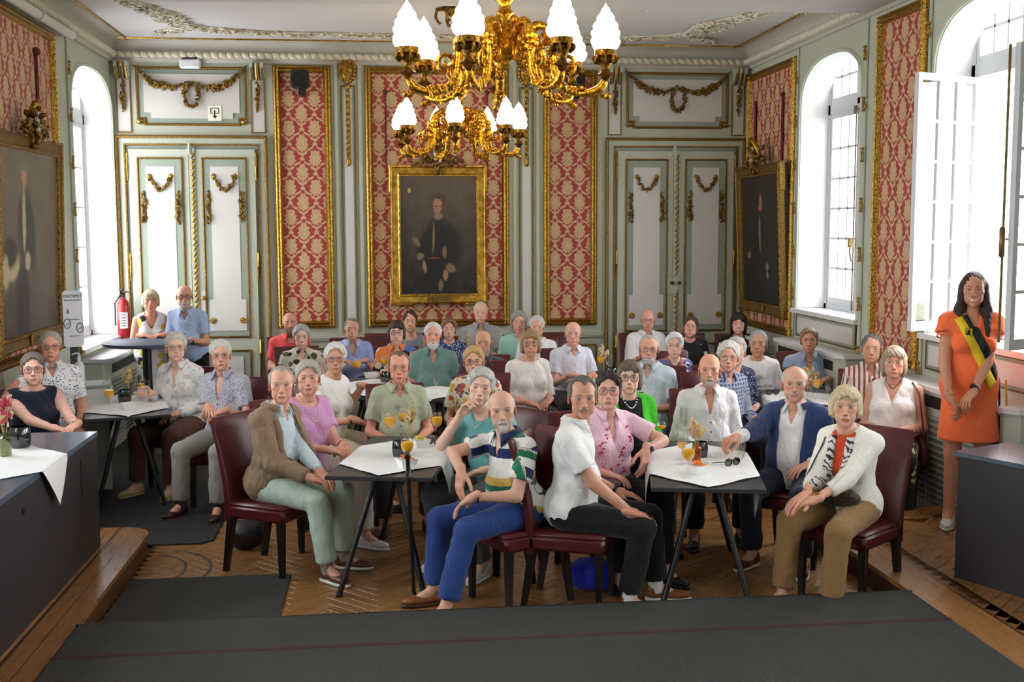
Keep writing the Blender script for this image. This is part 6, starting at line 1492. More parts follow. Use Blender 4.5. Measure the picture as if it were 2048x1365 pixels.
def bowl(px_, py_, label, fillc=None, z=TZ+.004):
    p = at(px_, py_, Z=z); E = empty('snack_bowl', p, .4); tag(E, label, 'bowl'); m = MB(); a, b, h = .04, .055, .055
    m.add([(-a, -a, 0), (a, -a, 0), (a, a, 0), (-a, a, 0), (-b, -b, h), (b, -b, h), (b, b, h), (-b, b, h), (-b+.005, -b+.005, h), (b-.005, -b+.005, h), (b-.005, b-.005, h), (-b+.005, b-.005, h), (-a+.005, -a+.005, .008), (a-.005, -a+.005, .008), (a-.005, a-.005, .008), (-a+.005, a-.005, .008)], [(0, 3, 2, 1)]+[(i, (i+1) % 4, 4+(i+1) % 4, 4+i) for i in range(4)]+[(4+i, 4+(i+1) % 4, 8+(i+1) % 4, 8+i) for i in range(4)]+[(8+i, 8+(i+1) % 4, 12+(i+1) % 4, 12+i) for i in range(4)]+[(12, 13, 14, 15)]); m.build('bowl', porc, E, 0)
    if fillc:
        rng = random.Random(2)
        for k in range(9):
            m = MB(); a_ = rng.uniform(0, 6.3); m.add([(0, -.018, 0), (.02, .012, .004), (-.02, .012, -.004), (0, 0, .016)], [(0, 1, 2), (0, 3, 1), (1, 3, 2), (2, 3, 0)], TR((rng.uniform(-.03, .03), rng.uniform(-.03, .03), .045+rng.uniform(0, .02)), a_, rng.uniform(-.6, .6), rng.uniform(-.6, .6))); m.build('crisp', plain('crisp %d' % fillc[0], fillc, .6, 0, .15, 40), E, 0)
def posy(px_, py_, label, z=TZ+.004, vase='copper', h=.26, cols=((214, 190, 140), (196, 166, 110)), seed=1, sc=1.):
    p = at(px_, py_, Z=z); E = empty('flower_vase', p); tag(E, label, 'vase'); rng = random.Random(seed)
    pr = [(0, 0), (.026, 0), (.028, .004), (.028, .09), (.016, .1), (.015, .118), (.017, .12), (.014, .12), (.013, .1), (.024, .088), (.024, .01), (0, .01)]
    MB().lathe([(r*sc, q*sc) for r, q in pr], 18, ripple=.03 if vase == 'green' else 0, nr=12).build('vase', {'copper': copper, 'green': mk_glass('green ribbed glass', (.62, .66, .42), .12), 'clear': glass_m}[vase], E, 40)
    for k in range(7):
        a = rng.uniform(0, 6.3); t = rng.uniform(.02, .05)*sc; e = (t*cos(a), t*sin(a), (h-.02+rng.uniform(-.05, .03))*sc); m = MB(); pts = [(0, 0, .06*sc), (e[0]*.4, e[1]*.4, .15*sc), e]; m.tube(pts, .0014, 4); st = m.build('dried_stem', plain('straw', (190, 168, 116), .8), E, 60); m = MB()
        for j in range(12): u = rng.uniform(.55, 1.08); c = [np.interp(u, (0, .5, 1, 1.1), (q0, q1, q2, q2*1.03)) for q0, q1, q2 in zip(*pts)]; m.ball((0, 0, 0), (.011*sc, .005*sc, .016*sc), TR((c[0]+rng.uniform(-.014, .014)*sc, c[1]+rng.uniform(-.014, .014)*sc, c[2]+rng.uniform(-.01, .02)), rng.uniform(0, 6), rng.uniform(-1, 1)), 5, 4)
        m.build('seed_head', plain('dried flower %d %d %d' % cols[k % len(cols)], cols[k % len(cols)], .8, 0, .2, 60), st, 60)
# front table left of centre
gpx(780, 885, 'wine', 'juice', 'orange juice glass nearest the man in the sage shirt'); gpx(806, 872, 'wine', 'juice', 'half hidden orange juice glass behind the dried flowers', fill=.8); gpx(815, 940, 'wine', 'juice', 'orange juice glass in front of the snack bowl on the front table'); gpx(874, 884, 'wine', 'juice', 'orange juice glass at the right side of the front table'); gpx(864, 873, 'flute', 'champ', 'sparkling wine flute behind the right juice glass', fill=.6)
candle(800, 913, 'dark ribbed candle cup on the front table left of centre'); bowl(840, 895, 'white bowl of yellow crisps on the front table', (226, 196, 90)); bowl(813, 935, 'white bowl of orange snacks beside the walking stick', (222, 120, 50)); posy(818, 893, 'slim vase of pale dried flowers on the front table', vase='clear', seed=3)
# front right table
gpx(1323, 888, 'wine', 'juice', 'nearly empty juice glass at the left of the front right table', fill=.35); gpx(1367, 880, 'flute', 'champ', 'flute of sparkling wine before the man with the goatee', fill=.8); gpx(1364, 930, 'wine', 'juice', 'half full juice glass behind the full one on the right table', fill=.55); gpx(1376, 957, 'wine', 'juice', 'full orange juice glass in front of the snack bowl, right table'); gpx(1438, 908, 'flute', None, 'empty flute in the hand of the man in the blazer'); gpx(1482, 948, 'flute', 'champ', 'flute of sparkling wine beside the sunglasses', fill=.6)
candle(1400, 915, 'dark candle cup behind the copper vase on the right table'); posy(1393, 925, 'copper vase of dried flowers on the front right table', seed=5, cols=((224, 190, 140), (206, 180, 120), (222, 170, 150))); bowl(1395, 948, 'white bowl of orange crisps on the front right table', (238, 130, 30))
def sunglasses(px_, py_, label, rz, sc=1.0, z=TZ+.006):
    p = at(px_, py_, Z=z); E = empty('sunglasses', p, rz); tag(E, label, 'sunglasses'); m = MB(); bk = plain('gloss black', (14, 12, 14), .15)
    for x in (-1, 1):
        m.tube([(x*.034+.028*cos(t), 0, .024+.022*sin(t)) for t in np.linspace(0, 2*pi, 19)], .0035, 6, cap=False); m.tube([(x*.064, 0, .03), (x*.066, .05, .02), (x*.06, .12, .004)], .0028, 5)
    m.tube([(-.01, 0, .03), (.01, 0, .03)], .003, 5); fr = m.build('frame', bk, E, 60); l = MB()
    for x in (-1, 1): l.lathe([(0, 0), (.026, 0), (.026, .001), (0, .002)], 16, T=TR((x*.034, .001, .024), 0, pi/2))
    l2 = l.build('lens', mk_glass('brown lens', (.12, .07, .05), .15), fr, 40)
sunglasses(1465, 932, 'black sunglasses lying on the front right table', .5); sunglasses(867, 890, 'small dark sunglasses on the front table left of centre', -.9)
o = MB().cbox((0, 0, 0), (.16, .12, .004), .001).build('napkin', cloth_w, None, 0, at(1440, 925, Z=TZ+.01)); o.rotation_euler = (0, 0, .3); tag(o, 'folded paper napkin on the front right table', 'napkin')
# table by the left window
gpx(220, 822, 'wine', 'juice', 'orange juice glass on the table by the left window'); gpx(217, 805, 'wine', None, 'empty glass behind the juice on the left window table'); gpx(295, 815, 'flute', 'champ', 'flute of wine on the table by the left window', fill=.8); gpx(283, 800, 'wine', 'juice', 'juice glass held by the woman in the white blouse', fill=.6)
candle(250, 806, 'dark candle cup on the table by the left window', sc=1.1); posy(257, 803, 'dried flowers on the table by the left window', vase='clear', seed=8); bowl(257, 820, 'empty white bowl at the front of the left window table'); bowl(283, 798, 'empty white bowl at the back of the left window table')
# farther tables
gpx(715, 758, 'wine', 'juice', 'orange juice glass before the man in the blue shirt'); gpx(768, 752, 'wine', 'juice', 'orange juice glass before the woman in the orange print'); candle(771, 765, 'dark candle cup behind the man in the sage shirt'); bowl(742, 757, 'small white bowl behind the woman in white')
gpx(873, 790, 'flute', 'champ', 'tall flute standing behind the man in the sage shirt', fill=.7)
gpx(1177, 762, 'flute', 'champ', 'flute before the bald man in the white shirt', fill=.7); gpx(1201, 748, 'wine', 'juice', 'orange juice glass beside the far dried flowers'); posy(1208, 747, 'cream dried flowers on the table left of the far right doors', vase='clear', seed=12, cols=((232, 214, 176), (222, 204, 160))); gpx(1219, 752, 'wine', None, 'empty glass beside the far dried flowers'); candle(1224, 757, 'dark candle cup behind the woman in the green cardigan')
gpx(1633, 800, 'wine', 'juice', 'orange juice glass before the woman in the pale blue blouse'); gpx(1655, 806, 'flute', 'champ', 'flute beside the juice near the closed right window', fill=.6); gpx(1553, 796, 'flute', None, 'empty flute before the man in the white T-shirt'); posy(1620, 797, 'dried flowers on the table near the closed right window', vase='clear', seed=15); sunglasses(1545, 790, 'folded spectacles on the table before the white T-shirt man', .2)
gpx(998, 707, 'wine', 'juice', 'orange juice glass before the man in the grey polo', z=.80); posy(932, 716, 'dried flowers on the farthest table', z=.79, vase='clear', seed=18, cols=((214, 200, 160),)); gpx(925, 716, 'wine', None, 'empty glass beside the farthest dried flowers', z=.79)
for k, (px_, py_) in enumerate(((1603, 668), (1611, 669))): gpx(px_, py_, 'wine', 'juice' if k == 0 else None, ('orange juice glass on the radiator cover under the closed window', 'empty glass on the radiator cover under the closed window')[k], z=1.044, fill=.7)
# ------------------------------------------------------------------ desks on the dais
desk_m = plain('dark anthracite laminate', (44, 42, 46), .5, 0, .06, 30, .1, 200); desk_t = plain('blue grey glossy desk top', (84, 96, 112), .16, 0, .04, 10)
E = empty('desk', (-2.42, 5.6, DZ)); tag(E, 'dark panelled desk at the left edge under a white cloth', 'desk')
hz_ = .75
MB().box(-.58, .55, -2.6, 1.85, hz_-.03, hz_).build('desk_top', desk_t, E, 0)
MB().box(.52, .55, -2.6, 1.82, 0, hz_-.03).build('front_panel', desk_m, E, 0); MB().box(-.58, .52, 1.79, 1.82, 0, hz_-.03).build('end_panel', desk_m, E, 0); MB().box(.551, .556, 1.42, 1.5, hz_-.34, hz_-.1).build('edge_post', desk_m, E, 0)
MB().lathe([(0, 0), (.02, 0), (.022, .004), (0, .006)], 16, T=TR((.551, .32, hz_-.14), 0, 0, pi/2)).build('cable_port', black_pl, E, 40)
m = MB(); m.tube([(.5, -.4, .02), (.56, -.38, .05), (.58, -.37, .03)], .012, 6); m.build('desk_foot', plain('dull steel', (150, 150, 152), .3, .9), E, 40)
drape(-2.42, 5.6, 0, .57, 1.9, .86, -.05, .84, DZ+hz_, label='white cloth draped over the left desk corner', n=44)
candle(41, 895, 'large smoked glass candle cup on the left desk', z=DZ+hz_+.006, sc=1.25); posy(12, 912, 'green ribbed vase of pink and cream dried flowers on the left desk', z=DZ+hz_+.006, vase='green', h=.3, cols=((226, 196, 150), (196, 60, 92), (228, 206, 170)), seed=21, sc=1.15)
E = empty('desk', (3.3, 6.12, DZ), math.atan2(-.41, .19)+pi/2); tag(E, 'dark panelled desk at the right edge beside the woman in orange', 'desk')
E.rotation_euler = (0, 0, radians(25)); E.location = (3.27, 6.12, DZ)
MB().box(0, .56, -1.0, 0, hz_-.025, hz_).build('desk_top', desk_t, E, 0); MB().box(.02, .05, -.98, -.02, 0, hz_-.025).build('front_panel', desk_m, E, 0); MB().box(.05, .54, -.05, -.02, 0, hz_-.025).build('end_panel', desk_m, E, 0)
# walking stick leaning on the front table
E = empty('walking_stick', (.14, 6.52, 0)); tag(E, 'black walking stick standing against the front table', 'walking stick'); tpz = at(815, 908, Y=6.42)-np.array((.14, 6.52, 0))
MB().tube([(0, 0, .03), tuple(tpz*.98)], .012, 10).build('shaft', leg_m, E, 60); m = MB(); m.tube([tuple(tpz*.97), tuple(tpz), tuple(tpz+A_((-.004, -.06, .012))), tuple(tpz+A_((-.004, -.1, 0)))], .015, 10); m.build('handle', black_pl, E, 60); m = MB(); m.lathe([(.045, 0), (.045, .015), (.02, .03), (.013, .05)], 12); m.build('rubber_foot', black_pl, E, 40); m = MB(); m.lathe([(.0145, 0), (.0155, .006), (.0155, .05), (.0145, .056)], 10, tuple(tpz*.84)); m.build('collar_ring', plain('chrome', (200, 200, 204), .15, 1), E, 40)
# ------------------------------------------------------------------ the guests
def sk(r, g, b): return s2l((min(255, r+6), min(255, g+9), min(255, b+10)))
FA, RU, TA, PA = sk(224, 180, 158), sk(214, 158, 136), sk(200, 146, 118), sk(228, 188, 168)
GREY, WHT, SILV, BRN, DBR, BLD, DK = (150, 146, 140), (222, 220, 214), (188, 186, 182), (104, 76, 54), (58, 40, 30), (214, 190, 146), (44, 32, 28)
BR_W, BR_G, BR_B = (.42, .38, .33), (.22, .18, .15), (.08, .05, .035)
black_c = fab((22, 22, 25)); navy_c = fab((28, 34, 56)); grey_c = fab((92, 94, 98)); beige_c = fab((190, 176, 154)); jeans = fab((38, 66, 128), rough=.8); white_c = fab((238, 236, 236)); dkgrey = fab((52, 54, 60))
brown_s = leather((96, 48, 28)); tan_s = leather((132, 74, 36)); black_s = leather((24, 22, 22)); white_s = leather((220, 220, 222)); sole_w = plain('white rubber', (222, 220, 214), .5); lace_d = plain('dark lace', (40, 26, 22), .8)
pearl = plain('pearl', (238, 228, 210), .2); silver = plain('silver', (196, 196, 200), .22, .9); goldj = gold_sm; watch_d = plain('watch face', (210, 210, 206), .25, .5)
SHO = dict(mat=black_s); THIN = lambda c: (c, .0235, .0175, .0011)
PPL = []
def G(short, **k): k['short'] = short; PPL.append(k)
H_ = lambda **k: k
# --- front tables
def brown_jacket_cuffs(L): pass
G('the man in the brown jacket', label='seated elderly man in tan jacket, pale shirt and mint trousers, front left', q=0, x=563, y=771, Y=7.25, phi=58, sex='m', skin=RU, h=H_(nose=1.15, old=1, ruddy=.5, fat=.3), hair=('recede', (172, 168, 160), dict(hl=.02)), brow=BR_W, lean=.05, belly=.4,
  top=dict(mat=fab((206, 220, 228), (160, 186, 204), 'check', 90, bw=.9), sleeve='l', btn=(220, 224, 228)), over=dict(mat=fab((136, 112, 88), rough=.7), sleeve='l', open=(.05, .0, .085, 1.0), lapel=.8, collar=1, neck='v', name='jacket', fold=1.3), bottom=dict(mat=fab((176, 192, 180))), shoe=dict(mat=brown_s, sole=sole_w, lace=lace_d), sock=fab((150, 138, 124)),
  hands=[dict(px=(640, 962, 6.95), f=(.5, -.8, -.3)), dict(px=(652, 955, 7.0), f=(-.3, -.9, -.3))], legs=dict(R=dict(kf=.05, splay=.0), L=dict(kf=-.02, splay=.06)))
G('the woman in the pink lace top', label='seated woman in pink lace top with long pearl necklace', q=0, x=616, y=757, Y=7.85, phi=42, sex='f', skin=RU, h=H_(w=1.04, jaw=1.05, fat=.9, old=.6), hair=('pixie', (186, 180, 170), dict(vol=.006)), brow=BR_G, b=1.08, belly=.6, bust=1.1, lip=s2l((176, 92, 92)),
  top=dict(mat=fab((208, 152, 200), (222, 176, 214), 'lace', 120), sleeve='s', neck='wide', name='blouse'), bottom=dict(mat=fab((222, 214, 210))), shoe=dict(mat=white_s), acc=[('necklace', 56, .16, .0055, pearl), ('bracelet', 'L', black_pl), ('earring', .008, silver)], hands=[dict(px=(676, 905, 7.5), f=(.6, -.7, -.2)), dict(px=(690, 900, 7.55), f=(-.5, -.8, -.2))])
G('the woman in the white cap sleeve top', label='seated white haired woman with glasses in white cap sleeve top', q=0, x=671, y=718, Y=8.75, phi=55, sex='f', skin=TA, h=H_(w=.97, jaw=.95, smile=.4, old=.6), hair=('pixie', (232, 228, 220), dict(vol=.006)), brow=BR_W, glasses=((50, 44, 56), .0235, .0175, .0014), lean=.06,
  top=dict(mat=fab((240, 238, 234)), sleeve='cap', neck='crew', name='top', grow=.014), bottom=dict(mat=beige_c), shoe=SHO, hands=[dict(px=(728, 845, 8.5), f=(.6, -.7, -.3)), dict(px=(742, 772, 9.0), f=(.8, -.5, -.1))], acc=[('bracelet', 'R', black_pl)])
G('the man in the sage shirt', label='seated man in sage green short sleeve shirt with thin glasses', q=0, x=798, y=736, Y=8.4, phi=5, sex='m', skin=sk(214, 148, 124), h=H_(w=1.02, smile=.35, old=.6, ruddy=.9), hair=('recede', (124, 100, 84), dict(vol=.001, hl=.01)), brow=BR_G, glasses=((150, 120, 110), .024, .017, .0009),
  top=dict(mat=fab((176, 180, 156)), sleeve='s', btn=(70, 64, 56), loose=1.4), bottom=dict(mat=dkgrey), shoe=dict(mat=brown_s), hands='under')
G('the woman in the teal blouse', label='seated curly grey haired woman in teal blouse, cheek on hand', q=0, x=961, y=776, Y=7.12, phi=-48, sex='f', skin=FA, h=H_(w=1.0, old=.8, smile=.1), hair=('curly', (196, 194, 190), dict(vol=.010)), brow=BR_G, look=(0, 0, -8), lean=.10,
  top=dict(mat=fab((112, 176, 178)), sleeve='s', neck='wide', name='blouse'), bottom=dict(mat=grey_c), shoe=dict(mat=white_s, sole=sole_w), acc=[('necklace', 46, .10, .0045, pearl)],
  hands=[dict(px=(930, 812, 7.06), f=(.45, .1, .85), n=(1, .2, 0), pose='curl', pole=(-.6, -.5, -1)), dict(p=(.06, -.27, .66), f=(-.7, -.6, -.2))], legs=dict(both=dict(kf=-.15)))
G('the man in the striped polo', label='bald man in green, yellow and navy striped polo and blue jeans', q=0, x=1004, y=822, Y=6.42, phi=-62, sex='m', skin=sk(210, 160, 136), h=H_(nose=1.15, old=1, ruddy=.3, stubble=.45, stubc=(.55, .53, .5)), hair=('ring', (196, 192, 186), dict(vol=-.004)), beard=('goatee', (206, 202, 196)), brow=BR_W, belly=.7, lean=.08, look=(0, -2, 4),
  top=dict(mat=fab((226, 224, 218), None, 'rugby'), cmat=fab((34, 52, 96)), sleeve='s', loose=1.6, name='polo_shirt', vd=.76), bottom=dict(mat=jeans), shoe=dict(mat=tan_s, sole=leather((60, 36, 24))), tan=.97,
  hands=[dict(px=(919, 972, 6.25), f=(.15, -.25, -1), n=(0, .9, -.2), pose='rest', pole=(-1, -.5, .1)), dict(px=(925, 1008, 6.2), f=(-.6, -.5, -.5), pole=(.6, .7, -.8))], acc=[('bracelet', 'L', black_pl)], legs=dict(R=dict(kf=.02, splay=.1), L=dict(kf=.12, splay=-.02, kz=.0)))
G('the man in the white short sleeve shirt', label='grey haired man in white short sleeve shirt and black trousers, front centre', q=0, x=1165, y=796, Y=6.35, phi=68, sex='m', skin=sk(204, 146, 120), h=H_(nose=1.2, fat=.4, old=.8, w=1.03, jaw=1.04), hair=('recede', (104, 98, 94), dict(vol=.004, hl=.016)), beard=('mous', (150, 130, 118)), brow=BR_G, s=1.04, belly=.55, look=(6, -4, 0),
  top=dict(mat=fab((240, 239, 238)), sleeve='s', btn=(226, 226, 228), loose=1.7, fold=1.2), bottom=dict(mat=black_c), shoe=dict(mat=tan_s, sole=sole_w, lace=lace_d), sock=white_c,
  hands=[dict(px=(1290, 1035, 6.12), f=(.45, -.85, -.25)), dict(px=(1262, 990, 6.5), f=(.1, -.95, -.2))], acc=[('watch', 'L', black_pl, black_pl), ('ring', 'R')], legs=dict(R=dict(kf=-.10, splay=-.02), L=dict(kf=.02)))
def petals(L):
    rng = random.Random(4); mt = plain('embroidery pink', (206, 30, 92), .6)
    XU = []
    for k in range(46): sd = 1 if k % 2 else -1; t = rng.random(); XU.append((sd*(.075+.05*sin(t*5+sd)+rng.uniform(-.025, .025)), (.86-.62*t)*L['L']))
    for p in L['tr'](L['S1'], [q[0] for q in XU], [q[1] for q in XU], .003):
        m = MB(); a = rng.uniform(0, 3.1); r = rng.uniform(.006, .012)
        Q = np.eye(4); Q[:3, 0] = L['X']*cos(a)+L['U']*sin(a); Q[:3, 1] = -L['X']*sin(a)+L['U']*cos(a); Q[:3, 2] = L['Fw']; Q[:3, 3] = p; m.ball((0, 0, 0), (r*1.5, r*.55, .002), Q, 6, 4); m.build('embroidered_petal', mt, L['o1'], 60)
G('the woman in the embroidered pink shirt', label='dark haired woman with glasses in pink striped shirt with red flowers', q=0, x=1217, y=782, Y=6.95, phi=22, sex='f', skin=sk(216, 164, 146), h=H_(w=1.02, jaw=1.0, fat=.5, old=.3), hair=('pixie', (46, 34, 32), dict(vol=.004)), brow=BR_B, glasses=((90, 62, 58), .025, .0205, .0013), b=1.08, bust=1.1, belly=.5, lip=s2l((190, 96, 100)),
  top=dict(mat=fab((236, 186, 210), (244, 214, 228), 'vstripe', 110), sleeve='s', loose=1.6, vd=.62), bottom=dict(mat=black_c), shoe=SHO, acc=[('call', petals), ('watch', 'L', plain('violet strap', (120, 104, 150), .6), black_pl)], hands=[dict(p=(-.06, -.27, .66), f=(.7, -.6, -.2)), dict(px=(1290, 925, 6.72), f=(-.3, -.3, -1), n=(-.2, .9, 0), pole=(1, -.1, -.2))])
def beads(L): pass
G('the woman in the green cardigan', label='woman with glasses in bright green cardigan over black top', q=0, x=1259, y=755, Y=7.65, phi=5, sex='f', skin=FA, h=H_(w=.96, jaw=.93, smile=.5, old=.6), hair=('bob', (112, 94, 76), dict(len=.085)), brow=BR_G, glasses=((52, 34, 34), .0245, .0195, .0019), s=.97,
  top=dict(mat=black_c, sleeve='0', neck='crew', name='top'), over=dict(mat=fab((72, 196, 44)), sleeve='l', open=(.07, -.3, .085, 1.0), neck='v', name='cardigan', grow=.02), bottom=dict(mat=black_c), shoe=SHO, hands='under', acc=[('necklace', 34, .07, .008, silver)])
G('the bald man with the goatee', label='bald man with white goatee in white long sleeve shirt', q=0, x=1419, y=741, Y=7.8, phi=-5, sex='m', skin=sk(214, 152, 128), h=H_(old=.7, ruddy=.8, w=.99), hair=None, beard=('goatee', (214, 206, 196)), brow=BR_W, b=1.04,
  top=dict(mat=fab((240, 238, 240)), cmat=fab((240, 238, 240)), sleeve='l', btn=(40, 36, 44), vd=.66, vw=.04, loose=1.3), bottom=dict(mat=black_c), shoe=SHO, hands='under')
G('the man in the navy blazer', label='elderly man with gold glasses in navy blazer over white shirt', q=0, x=1589, y=769, Y=7.05, phi=-38, sex='m', skin=sk(214, 160, 138), h=H_(old=1, fat=.6, smile=.2, nose=1.1, w=1.04), hair=('ring', (204, 198, 190), dict(hl=.01)), beard=('mous', (200, 180, 164)), brow=BR_W, glasses=((178, 142, 80), .0245, .019, .0010), belly=.7, b=1.06,
  top=dict(mat=fab((242, 240, 242)), sleeve='l', btn=(232, 232, 234), vd=.78), over=dict(mat=fab((44, 60, 104), rough=.75), sleeve='e', open=(.07, -.3, .085, 1.0), lapel=1, collar=1, neck='v', name='blazer', btn=None), bottom=dict(mat=navy_c), shoe=dict(mat=brown_s, sole=sole_w),
  hands=[dict(px=(1434, 897, 6.7), f=(-.35, -.9, -.15), pose='grip', pole=(-.2, .2, -1)), dict(p=(.1, -.25, .66), f=(-.5, -.8, -.2))], legs=dict(both=dict(kf=-.1)))
def shoulder_strap(L):
    Ln = L['L']; S = L['Sj']; t = np.linspace(0, 1, 16); pts = L['tr'](S, -.115-.02*np.sin(t*3), (.93-.9*t)*Ln, .006)
    MB().tube(pts, .006, 6, flat=.4).build('bag_strap', leather((40, 46, 70)), L['O'], 60)
    c = L['hip']+A_((.0, -.2, .09)); m = MB(); S2 = SDF().u(El(c, (.16, .09, .055))); S2.u(El(c+A_((0, -.03, .03)), (.14, .06, .04)), .03); vv, ff = S2.mesh(.012); L['child']('handbag', vv, ff, fab((54, 40, 34), (90, 70, 56), 'speck', 60, .5))
G('the woman in the white jacket', label='blond woman in white jacket with patterned scarf and camel trousers', q=0, x=1691, y=814, Y=6.22, phi=-52, sex='f', skin=sk(216, 162, 136), h=H_(w=.98, jaw=.92, smile=.3, old=.8), hair=('bob', (224, 204, 166), dict(len=.055, vol=.004, hl=.01)), brow=BR_W, lip=s2l((180, 84, 76)), lean=.06, belly=.05, b=.95, arm=.9,
  top=dict(mat=fab((206, 74, 42)), sleeve='0', neck='crew', name='top'), over=dict(mat=fab((240, 236, 226)), sleeve='e', open=(.012, .2, .07, 1.0), lapel=1.1, neck='v', name='jacket', btn=(216, 204, 180), bus=(.22,), grow=.017, fold=.6), bottom=dict(mat=fab((146, 112, 70))), shoe=dict(mat=leather((150, 116, 84))),
  acc=[('patch', '3', [[(-.082, .97), (-.075, .6), (-.05, .28)], [(-.034, .97), (-.03, .6), (-.018, .34)]], 'scarf', fab((226, 222, 218), (60, 56, 66), 'leaf', 90), .012, 14), ('patch', '3', [[(.034, .97), (.03, .65), (.004, .5)], [(.082, .97), (.075, .65), (.04, .44)]], 'scarf', fab((226, 222, 218), (60, 56, 66), 'leaf', 90), .012, 14), ('call', shoulder_strap), ('watch', 'L', goldj, goldj), ('bracelet', 'R', goldj), ('earring', .006, pearl)],
  hands=[dict(px=(1592, 1003, 6.0), f=(-.2, -.95, -.3)), dict(px=(1602, 1010, 5.98), f=(-.7, -.6, -.3))], legs=dict(both=dict(kf=.04)))
# --- right side
G('the man in the rust striped shirt', label='grey haired man in rust and white striped shirt behind white top woman', q=1, x=1743, y=698, Y=8.75, phi=-18, sex='m', skin=TA, h=H_(old=.7, nose=1.1, jaw=1.05), hair=('short', (112, 108, 104), dict(vol=.0)), brow=BR_G, top=dict(mat=fab((232, 224, 216), (160, 86, 74), 'vstripe', 26, bw=.55), sleeve='s'), bottom=dict(mat=grey_c), shoe=SHO, hands='lap')
G('the woman in the white sleeveless top', label='grey bob woman with glasses in white sleeveless top, right side', q=0, x=1788, y=726, Y=8.1, phi=-35, sex='f', skin=sk(214, 158, 134), h=H_(w=1.02, fat=.6, smile=.6, old=.4), hair=('bob', (178, 160, 134), dict(len=.10, vol=.006)), brow=BR_G, glasses=((196, 160, 130), .0235, .018, .0008), b=1.08, bust=1.15, belly=.6,
  top=dict(mat=fab((242, 240, 236)), sleeve='0', neck='v', vd=.7, vw=.06, collar=False, name='top'), bottom=dict(mat=fab((34, 40, 34), (206, 206, 176), 'floral', 60), kind='skirt'), shoe=SHO, acc=[('necklace', 30, .05, .003, plain('dark cord', (60, 30, 26), .6)), ('earring', .007, pearl)], hands='lap')
# --- standing
def sash(L):
    S = L['S1']; X, U, Ln = L['X'], L['U'], L['L']; yl = fab((236, 200, 30), rough=.5); bk = fab((20, 20, 22), rough=.5)
    a0, a1, b0, b1 = (-.125, .9), (-.03, .99), (.095, .0), (.165, .22)
    mid0, mid1 = (-.08, .95), (.14, .1)
    def R(p, q_): return [(p[0]+(q_[0]-p[0])*t, (p[1]+(q_[1]-p[1])*t)*Ln) for t in np.linspace(0, 1, 12)]
    L['ribbon'](S, [R(a0, b0), R(mid0, mid1)], 'sash_yellow', yl, L['o1'], .012, 26, 3); L['ribbon'](S, [R(mid0, mid1), R(a1, b1)], 'sash_black', bk, L['o1'], .012, 26, 3)
    p = L['tr'](S, -.045, .74*Ln, .016)[0]; Q = np.eye(4); Q[:3, 0] = X; Q[:3, 1] = -L['Fw']; Q[:3, 2] = U; Q[:3, 3] = p
    m = MB(); m.prism([(-.022, .03), (-.022, -.01), (-.012, -.028), (0, -.036), (.012, -.028), (.022, -.01), (.022, .03)], -.002, .002, 'y', Q); sh = m.build('lion_shield', yl, L['o1'], 0)
    m = MB(); 
    for (x, z, a, b_) in ((-.002, .002, .009, .014), (.004, .018, .007, .006), (-.010, .016, .008, .0025), (.010, .006, .008, .0025), (-.008, -.014, .003, .010), (.008, -.014, .003, .010), (-.014, -.004, .0025, .012), (0, -.004, .006, .008)): m.ball((x, -.004, z), (a, .002, b_), Q)
    for k in range(2): pass
    m.tube([(-.022, -.003, .03), (-.022, -.003, -.01), (-.012, -.003, -.028), (0, -.003, -.036), (.012, -.003, -.028), (.022, -.003, -.01), (.022, -.003, .03), (-.022, -.003, .03)], .0016, 4, Q); m.build('lion_emblem', bk, sh, 60)
    c = L['hip']+A_((.175, -.05, .0))
    for (dx, col, dz) in ((0, bk, 0), (.045, yl, -.0)):
        o = MB().tube([tuple(c+A_((dx, 0, .06))), tuple(c+A_((dx+.005, -.01, -.05))), tuple(c+A_((dx+.01, 0, -.15)))], [.024, .022, .018], 8, flat=.25).build('sash_tail', col, L['O'], 60)
    MB().lathe([(.012, 0), (.02, -.03), (.019, -.05)], 12, tuple(c+A_((.005, -.01, -.13)))).build('tassel_knot', silver, L['O'], 40)
    MB().lathe([(.018, 0), (.024, -.03), (.026, -.13), (0, -.13)], 14, tuple(c+A_((.005, -.01, -.18))), ripple=.08, nr=7).build('tassel', bk, L['O'], 40); MB().lathe([(.012, 0), (.016, -.03), (.02, -.09), (0, -.09)], 14, tuple(c+A_((.055, 0, -.15))), ripple=.08, nr=7).build('tassel', goldj, L['O'], 40)
    m = MB()
    for sg, i in ((-1, 0), (1, 1)):
        S_, e = L['SH'][i], L['EL'][i]; ax = nrm_(e-S_); 
        for k in range(2): L['loopband'](S_+ax*(.075+.03*k), ax, .066-.002*k, .006, 'sleeve_frill', L['tp']['mat'], L['o1'])
G('the woman in orange', label='standing long haired woman in orange dress with black and yellow sash', q=0, pose='stand', floor=DZ, x=1948, y=580, Y=7.15, phi=-16, sex='f', skin=sk(196, 134, 104), h=H_(w=.98, jaw=.96, smile=1.0, old=.15, teeth=1, ruddy=.3), hair=('long', (52, 34, 30), dict(amp=.6)), brow=BR_B, s=1.04, b=.96, belly=.15, bust=.85, hf=.03, lean=.0,
  top=dict(mat=fab((250, 116, 66)), sleeve='cap', neck='v', vd=.78, vw=.05, collar=False, name='dress', long=.36, loose=2.2, grow=.014), bottom=None, shoe=dict(mat=white_s, sole=sole_w, lace=plain('pale lace', (200, 200, 196), .8)), hands=[dict(px=(1915, 830, 6.93), f=(.55, -.35, -.75), pose='curl'), dict(px=(1926, 826, 6.88), f=(-.6, -.4, -.6), pose='curl')], acc=[('call', sash), ('watch', 'L', black_pl, black_pl), ('bracelet', 'R', plain('yellow beads', (228, 186, 30), .4))])
